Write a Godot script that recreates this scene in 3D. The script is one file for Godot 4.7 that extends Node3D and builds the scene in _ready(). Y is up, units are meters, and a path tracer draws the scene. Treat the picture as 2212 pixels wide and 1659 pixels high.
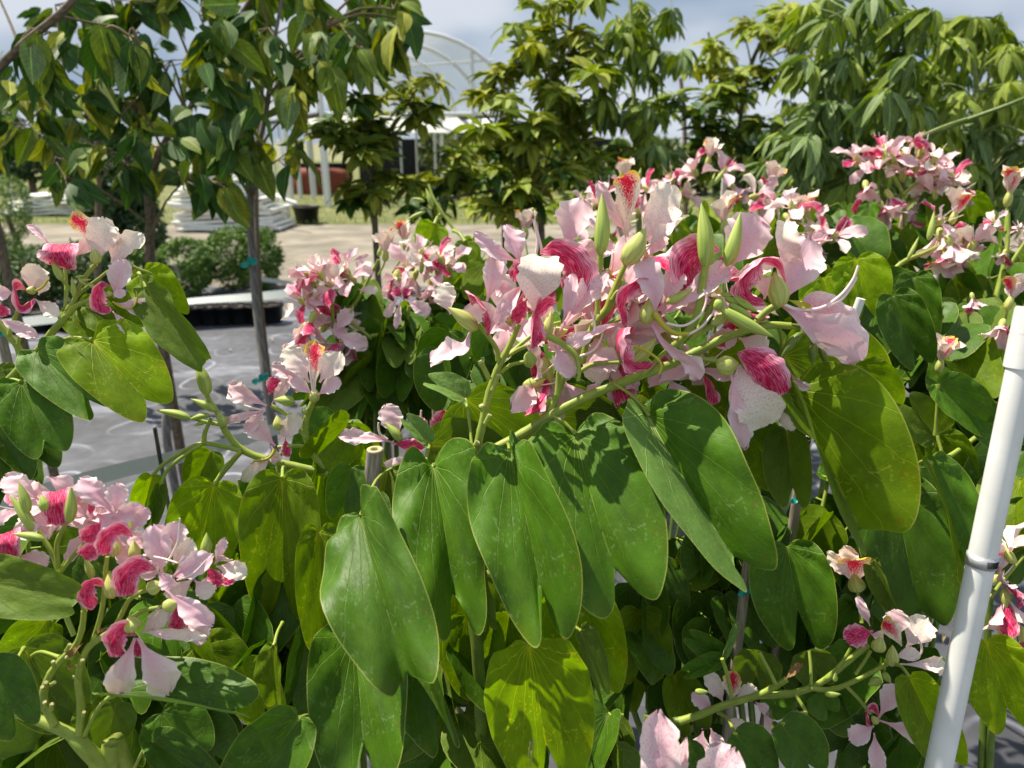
extends Node3D

# ---------------------------------------------------------------- camera, sky, sun
const VFOV := 56.8
const CAM := Vector3(0, 1.6, 0)
const PITCH := 19.0
const FPX := 1534.0          # focal length in photo units (2212 wide)
var M := {}
var cam_basis := Basis(Vector3.RIGHT, deg_to_rad(-PITCH))
var kx := 0.0
var ky := 0.0
var ks := 1.0
var rng := RandomNumberGenerator.new()
var leaf_kit := []
var petal_kit := []
var blade_kit := []
var palm_kit := []
var whorl_kit := []
var unit_tube: Mesh
var used := {}

func setup_view():
	var c := Camera3D.new()
	c.name = "camera"
	c.position = CAM
	c.rotation_degrees = Vector3(-PITCH, 0, 0)
	c.near = 0.05
	c.far = 400.0
	var at := CameraAttributesPhysical.new()
	at.frustum_focal_length = 22.2
	at.frustum_near = 0.05
	at.frustum_far = 400.0
	at.frustum_focus_distance = 0.86
	at.exposure_aperture = 5.2
	c.attributes = at
	c.fov = VFOV
	c.current = true
	add_child(c)
	var env := Environment.new()
	env.background_mode = Environment.BG_SKY
	var sky := Sky.new()
	var pm := PanoramaSkyMaterial.new()
	pm.panorama = sky_image()
	sky.sky_material = pm
	env.sky = sky
	env.tonemap_mode = Environment.TONE_MAPPER_LINEAR
	env.tonemap_exposure = 1.52
	env.sdfgi_enabled = true
	env.ssao_enabled = true
	env.ssil_enabled = true
	var we := WorldEnvironment.new()
	we.name = "environment"
	we.environment = env
	add_child(we)
	var sun := DirectionalLight3D.new()
	sun.name = "sun"
	var s := Vector3(-0.42, 0.84, -0.26).normalized()
	sun.look_at_from_position(s * 20.0, Vector3.ZERO, Vector3(0, 0, 1))
	sun.light_energy = 1.6
	sun.light_color = Color(1.0, 0.965, 0.90)
	sun.light_angular_distance = 0.5
	sun.shadow_enabled = true
	sun.sky_mode = DirectionalLight3D.SKY_MODE_LIGHT_ONLY
	add_child(sun)

func sky_image() -> Texture2D:
	var w := 768
	var h := 384
	var n := FastNoiseLite.new()
	n.seed = 11
	n.noise_type = FastNoiseLite.TYPE_SIMPLEX_SMOOTH
	n.fractal_octaves = 5
	n.frequency = 1.0
	var by := PackedFloat32Array()
	by.resize(w * h * 3)
	var k := 0
	for j in h:
		var el := (0.5 - (j + 0.5) / h) * PI
		var sy := sin(el)
		var cy := cos(el)
		for i in w:
			var az := (i + 0.5) / w * TAU
			var d := Vector3(cos(az) * cy, sy, sin(az) * cy)
			var e := maxf(sy, 0.0)
			var q := d / (0.30 + e)
			var f := n.get_noise_3d(q.x * 1.1, q.y * 0.8, q.z * 1.1)
			var g := n.get_noise_3d(q.x * 0.45 + 9.0, 3.0, q.z * 0.45)
			var cl := smoothstep(-0.30, 0.30, f * 0.9 + g * 0.6)
			var blue := Vector3(0.13, 0.20, 0.31).lerp(Vector3(0.22, 0.29, 0.38), exp(-e * 3.5))
			var white := Vector3(0.50, 0.53, 0.58)
			var c := blue.lerp(white, cl * 0.75 + 0.1)
			if sy < 0.0:
				c = Vector3(0.35, 0.36, 0.33)
			by[k] = c.x
			by[k + 1] = c.y
			by[k + 2] = c.z
			k += 3
	var im := Image.create_from_data(w, h, false, Image.FORMAT_RGBF, by.to_byte_array())
	return ImageTexture.create_from_image(im)

# ---------------------------------------------------------------- naming and adding
func numbered(called: String) -> String:
	var n: int = used.get(called, 0)
	used[called] = n + 1
	return called if n == 0 else "%s_%03d" % [called, n]

func tag(o, label: String, category: String, group := ""):
	o.set_meta("label", label)
	o.set_meta("category", category)
	if group != "":
		o.set_meta("group", group)

func thing(called: String, label: String, category: String, at: Vector3, group := "") -> Node3D:
	var o := Node3D.new()
	o.name = numbered(called)
	add_child(o)
	o.position = at
	tag(o, label, category, group)
	return o

func put(par, called: String, mesh: Mesh, mat, t := Transform3D()) -> MeshInstance3D:
	var o := MeshInstance3D.new()
	o.name = called if par != self else numbered(called)
	o.mesh = mesh
	if mat != null:
		o.material_override = mat
	par.add_child(o, true)
	if par == self:
		o.transform = t
	else:
		o.transform = Transform3D(t.basis, t.origin - par.global_position)
		if par is MeshInstance3D:
			o.transform = par.global_transform.affine_inverse() * t
	return o

func structure(o):
	o.set_meta("kind", "structure")
	return o

func knot(par, called: String, at: Vector3) -> Node3D:
	var o := Node3D.new()
	o.name = called
	par.add_child(o, true)
	o.global_position = at
	return o

# ---------------------------------------------------------------- places
func K(x: float, y: float, s: float):
	kx = x
	ky = y
	ks = s

func V(x: float, y: float, d: float) -> Vector3:
	var px := kx + x * ks
	var py := ky + y * ks
	return CAM + cam_basis * Vector3((px - 1106.0) / FPX * d, (829.5 - py) / FPX * d, -d)

func G(x: float, y: float) -> Vector3:   # where a sight line meets the ground
	var r := V(x, y, 1.0) - CAM
	return CAM + r * (-CAM.y / r.y)

func u2m(w: float, d: float) -> float:
	return w * ks / FPX * d

# ---------------------------------------------------------------- meshes
func tube_mesh(pts: Array, rad: Array, sides := 7, cap := true) -> Mesh:
	var st := SurfaceTool.new()
	st.begin(Mesh.PRIMITIVE_TRIANGLES)
	var n := pts.size()
	var up := Vector3(0.13, 0.31, 0.94)
	var dist := 0.0
	for i in n:
		var tan: Vector3 = (pts[min(i + 1, n - 1)] - pts[max(i - 1, 0)]).normalized()
		var x := up.cross(tan)
		if x.length() < 0.05:
			x = Vector3(0.9, 0.2, 0.1).cross(tan)
		x = x.normalized()
		up = tan.cross(x).normalized()
		if i > 0:
			dist += (pts[i] - pts[i - 1]).length()
		for j in sides + 1:
			var a := TAU * j / sides
			var nn := x * cos(a) + up * sin(a)
			st.set_normal(nn)
			st.set_uv(Vector2(float(j) / sides, dist * 12.0))
			st.add_vertex(pts[i] + nn * rad[i])
	for i in n - 1:
		for j in sides:
			var a := i * (sides + 1) + j
			var b := a + sides + 1
			for q in [a, b, a + 1, a + 1, b, b + 1]:
				st.add_index(q)
	if cap:
		for e in [0, n - 1]:
			var base: int = n * (sides + 1) + (0 if e == 0 else sides + 1)
			var tn: Vector3 = (pts[1] - pts[0] if e == 0 else pts[n - 1] - pts[n - 2]).normalized() * (-1.0 if e == 0 else 1.0)
			st.set_normal(tn)
			st.set_uv(Vector2(0.5, 0.5))
			st.add_vertex(pts[e])
			for j in sides:
				var a := TAU * j / sides
				var tan2: Vector3 = tn
				st.set_normal(tan2)
				st.set_uv(Vector2(0.5, 0.5))
				st.add_vertex(ring_point(pts, rad, e, j, sides))
			for j in sides:
				var p: int = base + 1 + j
				var q2: int = base + 1 + (j + 1) % sides
				if e == 0:
					st.add_index(base); st.add_index(p); st.add_index(q2)
				else:
					st.add_index(base); st.add_index(q2); st.add_index(p)
	return st.commit()

func ring_point(pts: Array, rad: Array, e: int, j: int, sides: int) -> Vector3:
	var n := pts.size()
	var tan: Vector3 = (pts[min(e + 1, n - 1)] - pts[max(e - 1, 0)]).normalized()
	var x := Vector3(0.13, 0.31, 0.94).cross(tan)
	if x.length() < 0.05:
		x = Vector3(0.9, 0.2, 0.1).cross(tan)
	x = x.normalized()
	var up := tan.cross(x).normalized()
	var a := TAU * j / sides
	return pts[e] + (x * cos(a) + up * sin(a)) * rad[e]

func cat(pts: Array, sub: int) -> Array:
	var out := []
	var n := pts.size()
	for i in n - 1:
		var p0 = pts[max(i - 1, 0)]
		var p1 = pts[i]
		var p2 = pts[i + 1]
		var p3 = pts[min(i + 2, n - 1)]
		for k in sub:
			var t := float(k) / sub
			out.append(0.5 * (2.0 * p1 + (p2 - p0) * t + (2.0 * p0 - 5.0 * p1 + 4.0 * p2 - p3) * t * t + (3.0 * p1 - p0 - 3.0 * p2 + p3) * t * t * t))
	out.append(pts[n - 1])
	return out

func limb(par, called: String, mat, pts: Array, r0: float, r1: float, sub := 4, sides := 7, knob := 0.0) -> MeshInstance3D:
	var p := cat(pts, sub)
	var r := []
	for i in p.size():
		var t := float(i) / (p.size() - 1)
		var k := 1.0
		if knob > 0.0:
			k += knob * pow(absf(cos(t * PI * (pts.size() - 1))), 10.0)
		r.append(lerpf(r0, r1, t) * k)
	return put(par, called, tube_mesh(p, r, sides), mat)

# a stem drawn along places [x, y, x, y, ...] at a depth that runs from d0 to d1
func stem(par, called: String, mat, xy: Array, d0: float, d1: float, w0: float, w1: float, knob := 0.0) -> MeshInstance3D:
	var pts := []
	var n := xy.size() / 2
	for i in n:
		var d := lerpf(d0, d1, float(i) / (n - 1))
		pts.append(V(xy[2 * i], xy[2 * i + 1], d))
	return limb(par, called, mat, pts, u2m(w0, d0) * 0.5, u2m(w1, d1) * 0.5, 5, 9, knob)

# outline of half a two-lobed leaf; x across from the midrib, y along it
func half_outline(sinus: float) -> Array:
	var c := [Vector2(0, 0), Vector2(0.10, -0.065), Vector2(0.25, -0.06), Vector2(0.385, 0.05), Vector2(0.46, 0.20), Vector2(0.475, 0.38), Vector2(0.445, 0.58), Vector2(0.385, 0.77), Vector2(0.30, 0.92), Vector2(0.205, 1.0), Vector2(0.115, 0.97), Vector2(0.055, lerpf(sinus, 0.97, 0.55)), Vector2(0.0, sinus)]
	return cat(c, 3)

func leaf_mesh(L: float, W: float, fa: float, fb: float, bend: float, wave: float, phase: float, cross: float, sinus: float, rows := 5, step := 1, fa2 := 999.0, fb2 := 999.0) -> Mesh:
	var full := half_outline(sinus)
	var o := []
	for i in range(0, full.size(), step):
		o.append(full[i])
	if o[o.size() - 1] != full[full.size() - 1]:
		o.append(full[full.size() - 1])
	var b := deg_to_rad(bend)
	if absf(b) < 0.001:
		b = 0.001
	var tipv := Vector2(sin(b) / b, -(1.0 - cos(b)) / b)
	var rot := -atan2(tipv.y, tipv.x)
	var sc := L / tipv.length()
	var am := ArrayMesh.new()
	for h in 2:
		var sg := -1.0 if h == 0 else 1.0
		var f0 := deg_to_rad(fa if h == 0 else fb)
		var f1 := deg_to_rad(fa2 if h == 0 else fb2) if (fa2 if h == 0 else fb2) < 900.0 else f0
		var st := SurfaceTool.new()
		st.begin(Mesh.PRIMITIVE_TRIANGLES)
		var n := o.size()
		for i in n:
			var t := float(i) / (n - 1)
			var ym := sinus * t
			for j in rows + 1:
				var s := float(j) / rows
				s = 1.0 - (1.0 - s) * (1.0 - s) * 0.4 - (1.0 - s) * 0.6
				var x: float = o[i].x * s * (1.0 + wave * 1.3 * sin(t * 10.5 + phase * 2.3 + h * 2.6) * smoothstep(0.05, 0.3, t))
				var y: float = lerpf(ym, o[i].y, s)
				var ang := lerpf(f0, f1, smoothstep(0.05, 0.8, y)) * smoothstep(0.0, 0.12, x + 0.03) + deg_to_rad(cross) * x * 0.5 / 0.475
				var lat := x * cos(ang) * W / 0.95
				var z := x * sin(ang) * W / 0.95
				z += wave * L * s * s * sin(t * TAU * 1.6 + phase + h * 2.1) * smoothstep(0.0, 0.2, t)
				z += wave * 0.35 * L * s * s * sin(t * TAU * 4.3 + phase * 1.7 + h)
				z += 0.019 * L * sin(atan2(x, y + 0.02) * 11.0) * smoothstep(0.02, 0.15, x) * (1.15 - y)
				z += 0.012 * L * sin(x * 21.0 + phase * 3.0) * sin(y * 14.0 + phase) * s
				var cy := sin(b * y) / b
				var cz := -(1.0 - cos(b * y)) / b
				var p := Vector2(cy * sc, cz * sc) + Vector2(sin(b * y), cos(b * y)) * z
				p = p.rotated(rot)
				st.set_uv(Vector2(0.5 + sg * x / 1.2, (y + 0.15) / 1.25))
				st.set_uv2(Vector2(s, t))
				st.add_vertex(Vector3(sg * lat, p.x, p.y))
		for i in n - 1:
			for j in rows:
				var q := i * (rows + 1) + j
				var r := q + rows + 1
				var idx := [q, q + 1, r, q + 1, r + 1, r] if sg < 0.0 else [q, r, q + 1, q + 1, r, r + 1]
				for v in idx:
					st.add_index(v)
		st.generate_normals()
		st.commit(am)
	return am

func aim(base: Vector3, tip: Vector3, roll: float, face := CAM) -> Transform3D:
	var y := (tip - base).normalized()
	var z := face - base
	z = (z - y * z.dot(y)).normalized()
	z = z.rotated(y, deg_to_rad(roll))
	return Transform3D(Basis(y.cross(z), y, z), base)

# a two-lobed leaf between two places; a is the half on the right of a leaf that hangs, b the half on the left
func leaf(par, bx: float, by: float, tx: float, ty: float, w: float, d: float, dd: float, roll: float, fa: float, fb: float, ma: String, mb := "", o := {}) -> MeshInstance3D:
	var base := V(bx, by, d)
	var tip := V(tx, ty, d + dd)
	var L := (tip - base).length()
	var m := leaf_mesh(L, u2m(w, d) * 0.87, fa, fb, o.get("bend", 12.0), o.get("wave", 0.02), o.get("ph", rng.randf() * 6.0), o.get("cross", 10.0), o.get("sinus", 0.74), 7, 1, o.get("fa2", 999.0), o.get("fb2", 999.0))
	m.surface_set_material(0, M[ma])
	m.surface_set_material(1, M[mb if mb != "" else ma])
	var n := put(par, "leaf", m, null, aim(base, tip, roll))
	if o.has("pet"):
		var q = o.pet
		var from := V(q[0], q[1], q[2] if q.size() > 2 else d + 0.01)
		var mid := from.lerp(base, 0.55) + Vector3(0, (from - base).length() * 0.10, 0)
		var r := u2m(o.get("pw", 9.0 / ks), d) * 0.5
		var pp := cat([from, mid, base], 5)
		var rr := []
		for i in pp.size():
			var t := float(i) / (pp.size() - 1)
			rr.append(r * (0.8 + 0.5 * smoothstep(0.75, 1.0, t) + 0.3 * (1.0 - smoothstep(0.0, 0.15, t))))
		put(n, "petiole", tube_mesh(pp, rr, 7), M.stem)
	return n

func petal_mesh(L: float, W: float, bend: float, curl: float, ruf: float, twist: float, phase: float, claw: float, rows := 22, cols := 10, path := []) -> Mesh:
	var st := SurfaceTool.new()
	st.begin(Mesh.PRIMITIVE_TRIANGLES)
	var b := deg_to_rad(bend)
	if absf(b) < 0.001:
		b = 0.001
	var tipv := Vector2(sin(b) / b, -(1.0 - cos(b)) / b)
	var rot := -atan2(tipv.y, tipv.x)
	var sc := L / tipv.length()
	for i in rows + 1:
		var t := float(i) / rows
		var wd := lerpf(0.10, 1.0, smoothstep(claw * 0.35, claw + 0.40, t)) * sqrt(maxf(0.0, 1.0 - pow(maxf(0.0, (t - 0.62) / 0.385), 2.6)))
		wd *= 1.0 + 0.05 * sin(t * 31.0 + phase) * smoothstep(0.3, 0.6, t)
		for j in cols + 1:
			var v := float(j) / cols * 2.0 - 1.0
			var sdj := 1.0 + 0.07 * sin(t * 37.0 + phase * 2.0 + signf(v) * 1.3) * smoothstep(0.35, 0.7, t)
			var x := v * 0.5 * W * wd * sdj
			var yy := t + 0.05 * (1.0 - v * v) * smoothstep(0.7, 1.0, t) * 0.5 + 0.030 * sin(v * 6.0 + phase) * smoothstep(0.75, 1.0, t) + 0.018 * sin(v * 17.0 + phase * 3.0) * smoothstep(0.85, 1.0, t)
			var ca := deg_to_rad(curl) * absf(v) * wd * 0.5
			var lat := x * cos(ca)
			var z := absf(x) * sin(ca)
			z += ruf * L * v * v * wd * sin(t * 8.5 + phase + (1.7 if v > 0.0 else 0.0))
			z += ruf * 0.35 * L * absf(v * v * v) * wd * sin(t * 23.0 + phase * 1.9 + v * 2.0)
			z += 0.010 * L * sin(v * 9.0 + t * 3.0 + phase) * wd
			z += ruf * 0.22 * L * v * v * wd * sin(t * 41.0 + phase * 0.7 + v * 5.0)
			z += 0.012 * L * sin(t * 19.0 + v * 4.0 + phase * 2.0) * smoothstep(0.35, 0.8, t)
			var tw := deg_to_rad(twist) * t
			var l2 := lat * cos(tw) - z * sin(tw)
			var z2 := lat * sin(tw) + z * cos(tw)
			st.set_uv(Vector2(v * 0.5 * minf(1.0, wd + 0.12) + 0.5, t))
			if path.size() > 1:
				var fi := clampf(yy, 0.0, 1.0) * (path.size() - 1)
				var i0 := mini(int(fi), path.size() - 2)
				var fr: Transform3D = path[i0].interpolate_with(path[i0 + 1], fi - i0)
				st.add_vertex(fr.origin + fr.basis.x * l2 + fr.basis.z * z2)
			else:
				var p := Vector2(sin(b * yy) / b * sc, -(1.0 - cos(b * yy)) / b * sc) + Vector2(sin(b * yy), cos(b * yy)) * z2
				p = p.rotated(rot)
				st.add_vertex(Vector3(l2, p.x, p.y))
	for i in rows:
		for j in cols:
			var q := i * (cols + 1) + j
			var r := q + cols + 1
			for k in [q, r, q + 1, q + 1, r, r + 1]:
				st.add_index(k)
	st.generate_normals()
	return st.commit()

# one petal from its claw to its tip
func pt(fl, mat: String, bx: float, by: float, tx: float, ty: float, w: float, d: float, dd := 0.0, roll := 0.0, bend := 25.0, curl := 40.0, o := {}) -> MeshInstance3D:
	var base := V(bx, by, d)
	var tip := V(tx, ty, d + dd)
	var L := (tip - base).length()
	var m := petal_mesh(L, u2m(w, d) * 0.86, bend, curl, o.get("ruf", 0.085), o.get("twist", rng.randf_range(-14, 14)), o.get("ph", rng.randf() * 6.0), o.get("claw", 0.18))
	return put(fl, "petal", m, M[mat], aim(base, tip, roll))

# a petal that runs along a bent course of places [x, y, depth, ...]
func pt_path(fl, mat: String, xyd: Array, w: float, roll := 0.0, curl := 40.0, claw := 0.1, ruf := 0.05) -> MeshInstance3D:
	var pts := []
	for i in xyd.size() / 3:
		pts.append(V(xyd[3 * i], xyd[3 * i + 1], xyd[3 * i + 2]))
	var p := cat(pts, 6)
	var fr := []
	var L := 0.0
	var z := Vector3.ZERO
	for i in p.size():
		var y: Vector3 = (p[min(i + 1, p.size() - 1)] - p[max(i - 1, 0)]).normalized()
		if i == 0:
			z = CAM - p[0]
			z = (z - y * z.dot(y)).normalized().rotated(y, deg_to_rad(roll))
		else:
			z = (z - y * z.dot(y)).normalized()
			L += (p[i] - p[i - 1]).length()
		fr.append(Transform3D(Basis(y.cross(z), y, z), p[i] - p[0]))
	var m := petal_mesh(L, u2m(w, xyd[2]), 0.0, curl, ruf, 0.0, rng.randf() * 6.0, claw, 26, 8, fr)
	return put(fl, "petal", m, M[mat], Transform3D(Basis(), p[0]))

# a bud or calyx: a spindle between two places
func pod_mesh(L: float, W: float, fat: float, ridge: float, bow := 0.0, sides := 12, rings := 12) -> Mesh:
	var st := SurfaceTool.new()
	st.begin(Mesh.PRIMITIVE_TRIANGLES)
	for i in rings + 1:
		var t := float(i) / rings
		var r := 0.0
		if t < fat:
			r = sqrt(maxf(0.0, 1.0 - pow(1.0 - t / fat, 2.2))) * 0.86 + 0.14
		else:
			r = pow(maxf(0.0, 1.0 - pow((t - fat) / (1.0 - fat), 1.45)), 0.95)
		r = maxf(r, 0.02) * W * 0.5
		for j in sides + 1:
			var a := TAU * j / sides
			var rr := r * (1.0 + ridge * cos(a * 5.0))
			st.set_uv(Vector2(float(j) / sides, t))
			st.set_smooth_group(0)
			st.add_vertex(Vector3(cos(a) * rr + bow * L * sin(t * PI), t * L, sin(a) * rr))
	for i in rings:
		for j in sides:
			var q := i * (sides + 1) + j
			var r2 := q + sides + 1
			for k in [q, q + 1, r2, q + 1, r2 + 1, r2]:
				st.add_index(k)
	st.generate_normals()
	return st.commit()

func pod(par, called: String, mat: String, bx: float, by: float, tx: float, ty: float, w: float, d: float, dd := 0.0, fat := 0.4, bow := 0.02) -> MeshInstance3D:
	var base := V(bx, by, d)
	var tip := V(tx, ty, d + dd)
	return put(par, called, pod_mesh((tip - base).length(), u2m(w, d), fat, 0.05, bow), M[mat], aim(base, tip, 0.0))

func box_mesh(s: Vector3) -> Mesh:
	var m := BoxMesh.new()
	m.size = s
	return m

func segment(a: Vector3, b: Vector3, r: float) -> Transform3D:
	var y := b - a
	var n := y.normalized()
	var x := n.cross(Vector3(0.3, 0.2, 0.93)).normalized()
	return Transform3D(Basis(x * r, y, x.cross(n) * r), a)
# ---------------------------------------------------------------- materials
func noise(seed_: int, freq: float, oct := 4, kind := FastNoiseLite.TYPE_SIMPLEX_SMOOTH) -> FastNoiseLite:
	var n := FastNoiseLite.new()
	n.seed = seed_
	n.frequency = freq
	n.noise_type = kind
	n.fractal_octaves = oct
	if kind == FastNoiseLite.TYPE_CELLULAR:
		n.fractal_type = FastNoiseLite.FRACTAL_NONE
		n.cellular_return_type = FastNoiseLite.RETURN_DISTANCE2_SUB
	return n

func rgb_tex(by: PackedByteArray, w: int, h: int) -> ImageTexture:
	var im := Image.create_from_data(w, h, false, Image.FORMAT_RGB8, by)
	im.generate_mipmaps()
	return ImageTexture.create_from_image(im)

func put3(by: PackedByteArray, k: int, c: Vector3):
	by[k] = int(clampf(c.x, 0, 1) * 255.0)
	by[k + 1] = int(clampf(c.y, 0, 1) * 255.0)
	by[k + 2] = int(clampf(c.z, 0, 1) * 255.0)

func plain(c: Color, rough := 0.6, metal := 0.0) -> StandardMaterial3D:
	var m := StandardMaterial3D.new()
	m.albedo_color = c
	m.roughness = rough
	m.metallic = metal
	return m

# noisy colour over any surface, in the object's own space
func mottled(a: Color, b: Color, scale: float, seed_: int, rough := 0.8, bump := 0.0, stretch := Vector3.ONE) -> StandardMaterial3D:
	var m := StandardMaterial3D.new()
	var t := NoiseTexture2D.new()
	t.width = 256
	t.height = 256
	t.seamless = true
	t.noise = noise(seed_, 0.02, 5)
	var g := Gradient.new()
	g.set_color(0, a)
	g.set_color(1, b)
	t.color_ramp = g
	m.albedo_texture = t
	m.roughness = rough
	m.uv1_triplanar = true
	m.uv1_world_triplanar = true
	m.uv1_scale = Vector3.ONE * scale * stretch
	if bump > 0.0:
		var t2 := NoiseTexture2D.new()
		t2.width = 256
		t2.height = 256
		t2.seamless = true
		t2.noise = noise(seed_ + 5, 0.03, 5)
		m.heightmap_enabled = true
		m.heightmap_texture = t2
		m.heightmap_scale = bump
	return m

const VEINS := [0.0, 0.14, 0.34, 0.62, 0.98, 1.45, 2.0]

func leaf_textures():
	var S := 640
	var top := PackedByteArray()
	var under := PackedByteArray()
	var hgt := PackedByteArray()
	top.resize(S * S * 3)
	under.resize(S * S * 3)
	hgt.resize(S * S * 3)
	var n1 := noise(3, 2.2, 4)
	var n2 := noise(8, 9.0, 3)
	var cell := noise(5, 14.0, 1, FastNoiseLite.TYPE_CELLULAR)
	var cell2 := noise(15, 38.0, 1, FastNoiseLite.TYPE_CELLULAR)
	var sp := noise(21, 16.0, 2)
	var spb := noise(22, 1.6, 2)
	var dn := noise(31, 5.0, 2)
	var k := 0
	for j in S:
		var y := (j + 0.5) / S * 1.25 - 0.15
		for i in S:
			var x := ((i + 0.5) / S - 0.5) * 1.2
			var r := sqrt(x * x + y * y) + 1e-5
			var th := absf(atan2(x, y))
			th += 0.22 * th * (1.0 - th * 0.35) * r + dn.get_noise_2d(x, y) * 0.03
			var main := 0.0
			var sec := 0.0
			for v in 7:
				var dv := absf(th - VEINS[v]) * r
				var wv := (0.0070 if v == 0 else 0.0042) * (1.25 - 0.85 * minf(r, 1.2))
				main = maxf(main, (1.0 - smoothstep(wv * 0.35, wv, dv)) * (1.0 if v == 0 else 0.9))
				if v < 6 and th >= VEINS[v] and th < VEINS[v + 1]:
					var f: float = (th - VEINS[v]) / (VEINS[v + 1] - VEINS[v])
					var q := r * 7.5 - absf(f - 0.45) * 1.5 + dn.get_noise_2d(x * 1.3 + v * 3.0, y * 1.3) * 1.2 + v * 0.37
					var sd := absf(q - floor(q) - 0.5) / 7.5
					sec = maxf(sec, 1.0 - smoothstep(0.0012, 0.0045, sd))
			var net := 1.0 - smoothstep(0.0, 0.12, cell.get_noise_2d(x, y) + 1.0)
			var net2 := 1.0 - smoothstep(0.0, 0.16, cell2.get_noise_2d(x, y) + 1.0)
			var a := n1.get_noise_2d(x, y)
			var b := n2.get_noise_2d(x, y)
			var c := Vector3(0.350, 0.500, 0.090) * (1.0 + 0.16 * a + 0.08 * b)
			c = c.lerp(Vector3(0.42, 0.53, 0.14), clampf(0.5 * (r - 0.75), 0, 0.3))
			c = c.lerp(Vector3(0.42, 0.57, 0.20), net * 0.20 + net2 * 0.10)
			c = c.lerp(Vector3(0.48, 0.61, 0.26), sec * 0.46)
			c = c.lerp(Vector3(0.60, 0.68, 0.30), main * 0.75)
			# chalky residue left by spray water
			var s := smoothstep(0.30, 0.52, sp.get_noise_2d(x, y)) * smoothstep(-0.05, 0.35, spb.get_noise_2d(x, y))
			c = c.lerp(Vector3(0.56, 0.64, 0.50), s * 0.65)
			var br := smoothstep(0.50, 0.60, n2.get_noise_2d(x * 0.9 + 7.0, y * 0.9)) * smoothstep(0.1, 0.4, spb.get_noise_2d(x + 4.0, y))
			c = c.lerp(Vector3(0.46, 0.42, 0.18), br * 0.5)
			c = c.lerp(Vector3(0.58, 0.60, 0.16), smoothstep(0.05, 0.45, spb.get_noise_2d(x * 0.8 - 3.0, y * 0.8)) * smoothstep(0.6, 1.05, r) * 0.45)
			put3(top, k, c)
			var u := Vector3(0.455, 0.575, 0.27) * (1.0 + 0.10 * a + 0.05 * b)
			u = u.lerp(Vector3(0.56, 0.66, 0.40), net * 0.25 + net2 * 0.12)
			u = u.lerp(Vector3(0.64, 0.71, 0.45), sec * 0.6)
			u = u.lerp(Vector3(0.76, 0.79, 0.50), main * 0.9)
			put3(under, k, u)
			var h := 0.62 + 0.14 * b - 0.40 * main - 0.10 * sec - 0.05 * net2 + 0.10 * a
			put3(hgt, k, Vector3(h, h, h))
			k += 3
	return [rgb_tex(top, S, S), rgb_tex(under, S, S), rgb_tex(hgt, S, S)]

func rim_texture() -> ImageTexture:
	var im := Image.create(128, 4, false, Image.FORMAT_RGBA8)
	for i in 128:
		var a := smoothstep(0.978, 0.994, (i + 0.5) / 128.0)
		for j in 4:
			im.set_pixel(i, j, Color(0.74, 0.75, 0.38, a * 0.6))
	return ImageTexture.create_from_image(im)

func leaf_mat(tex, hgt, rim, tint: Color, back: Color, rough: float, bump: float) -> StandardMaterial3D:
	var m := StandardMaterial3D.new()
	m.albedo_texture = tex
	m.albedo_color = tint
	m.roughness = rough
	m.metallic_specular = 0.36
	m.backlight_enabled = true
	m.backlight = back
	m.heightmap_enabled = true
	m.heightmap_texture = hgt
	m.heightmap_scale = bump
	if rim != null:
		m.detail_enabled = true
		m.detail_albedo = rim
		m.detail_uv_layer = BaseMaterial3D.DETAIL_UV_2
		m.detail_blend_mode = BaseMaterial3D.BLEND_MODE_MIX
	m.cull_mode = BaseMaterial3D.CULL_DISABLED
	m.texture_repeat = true
	return m

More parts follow.
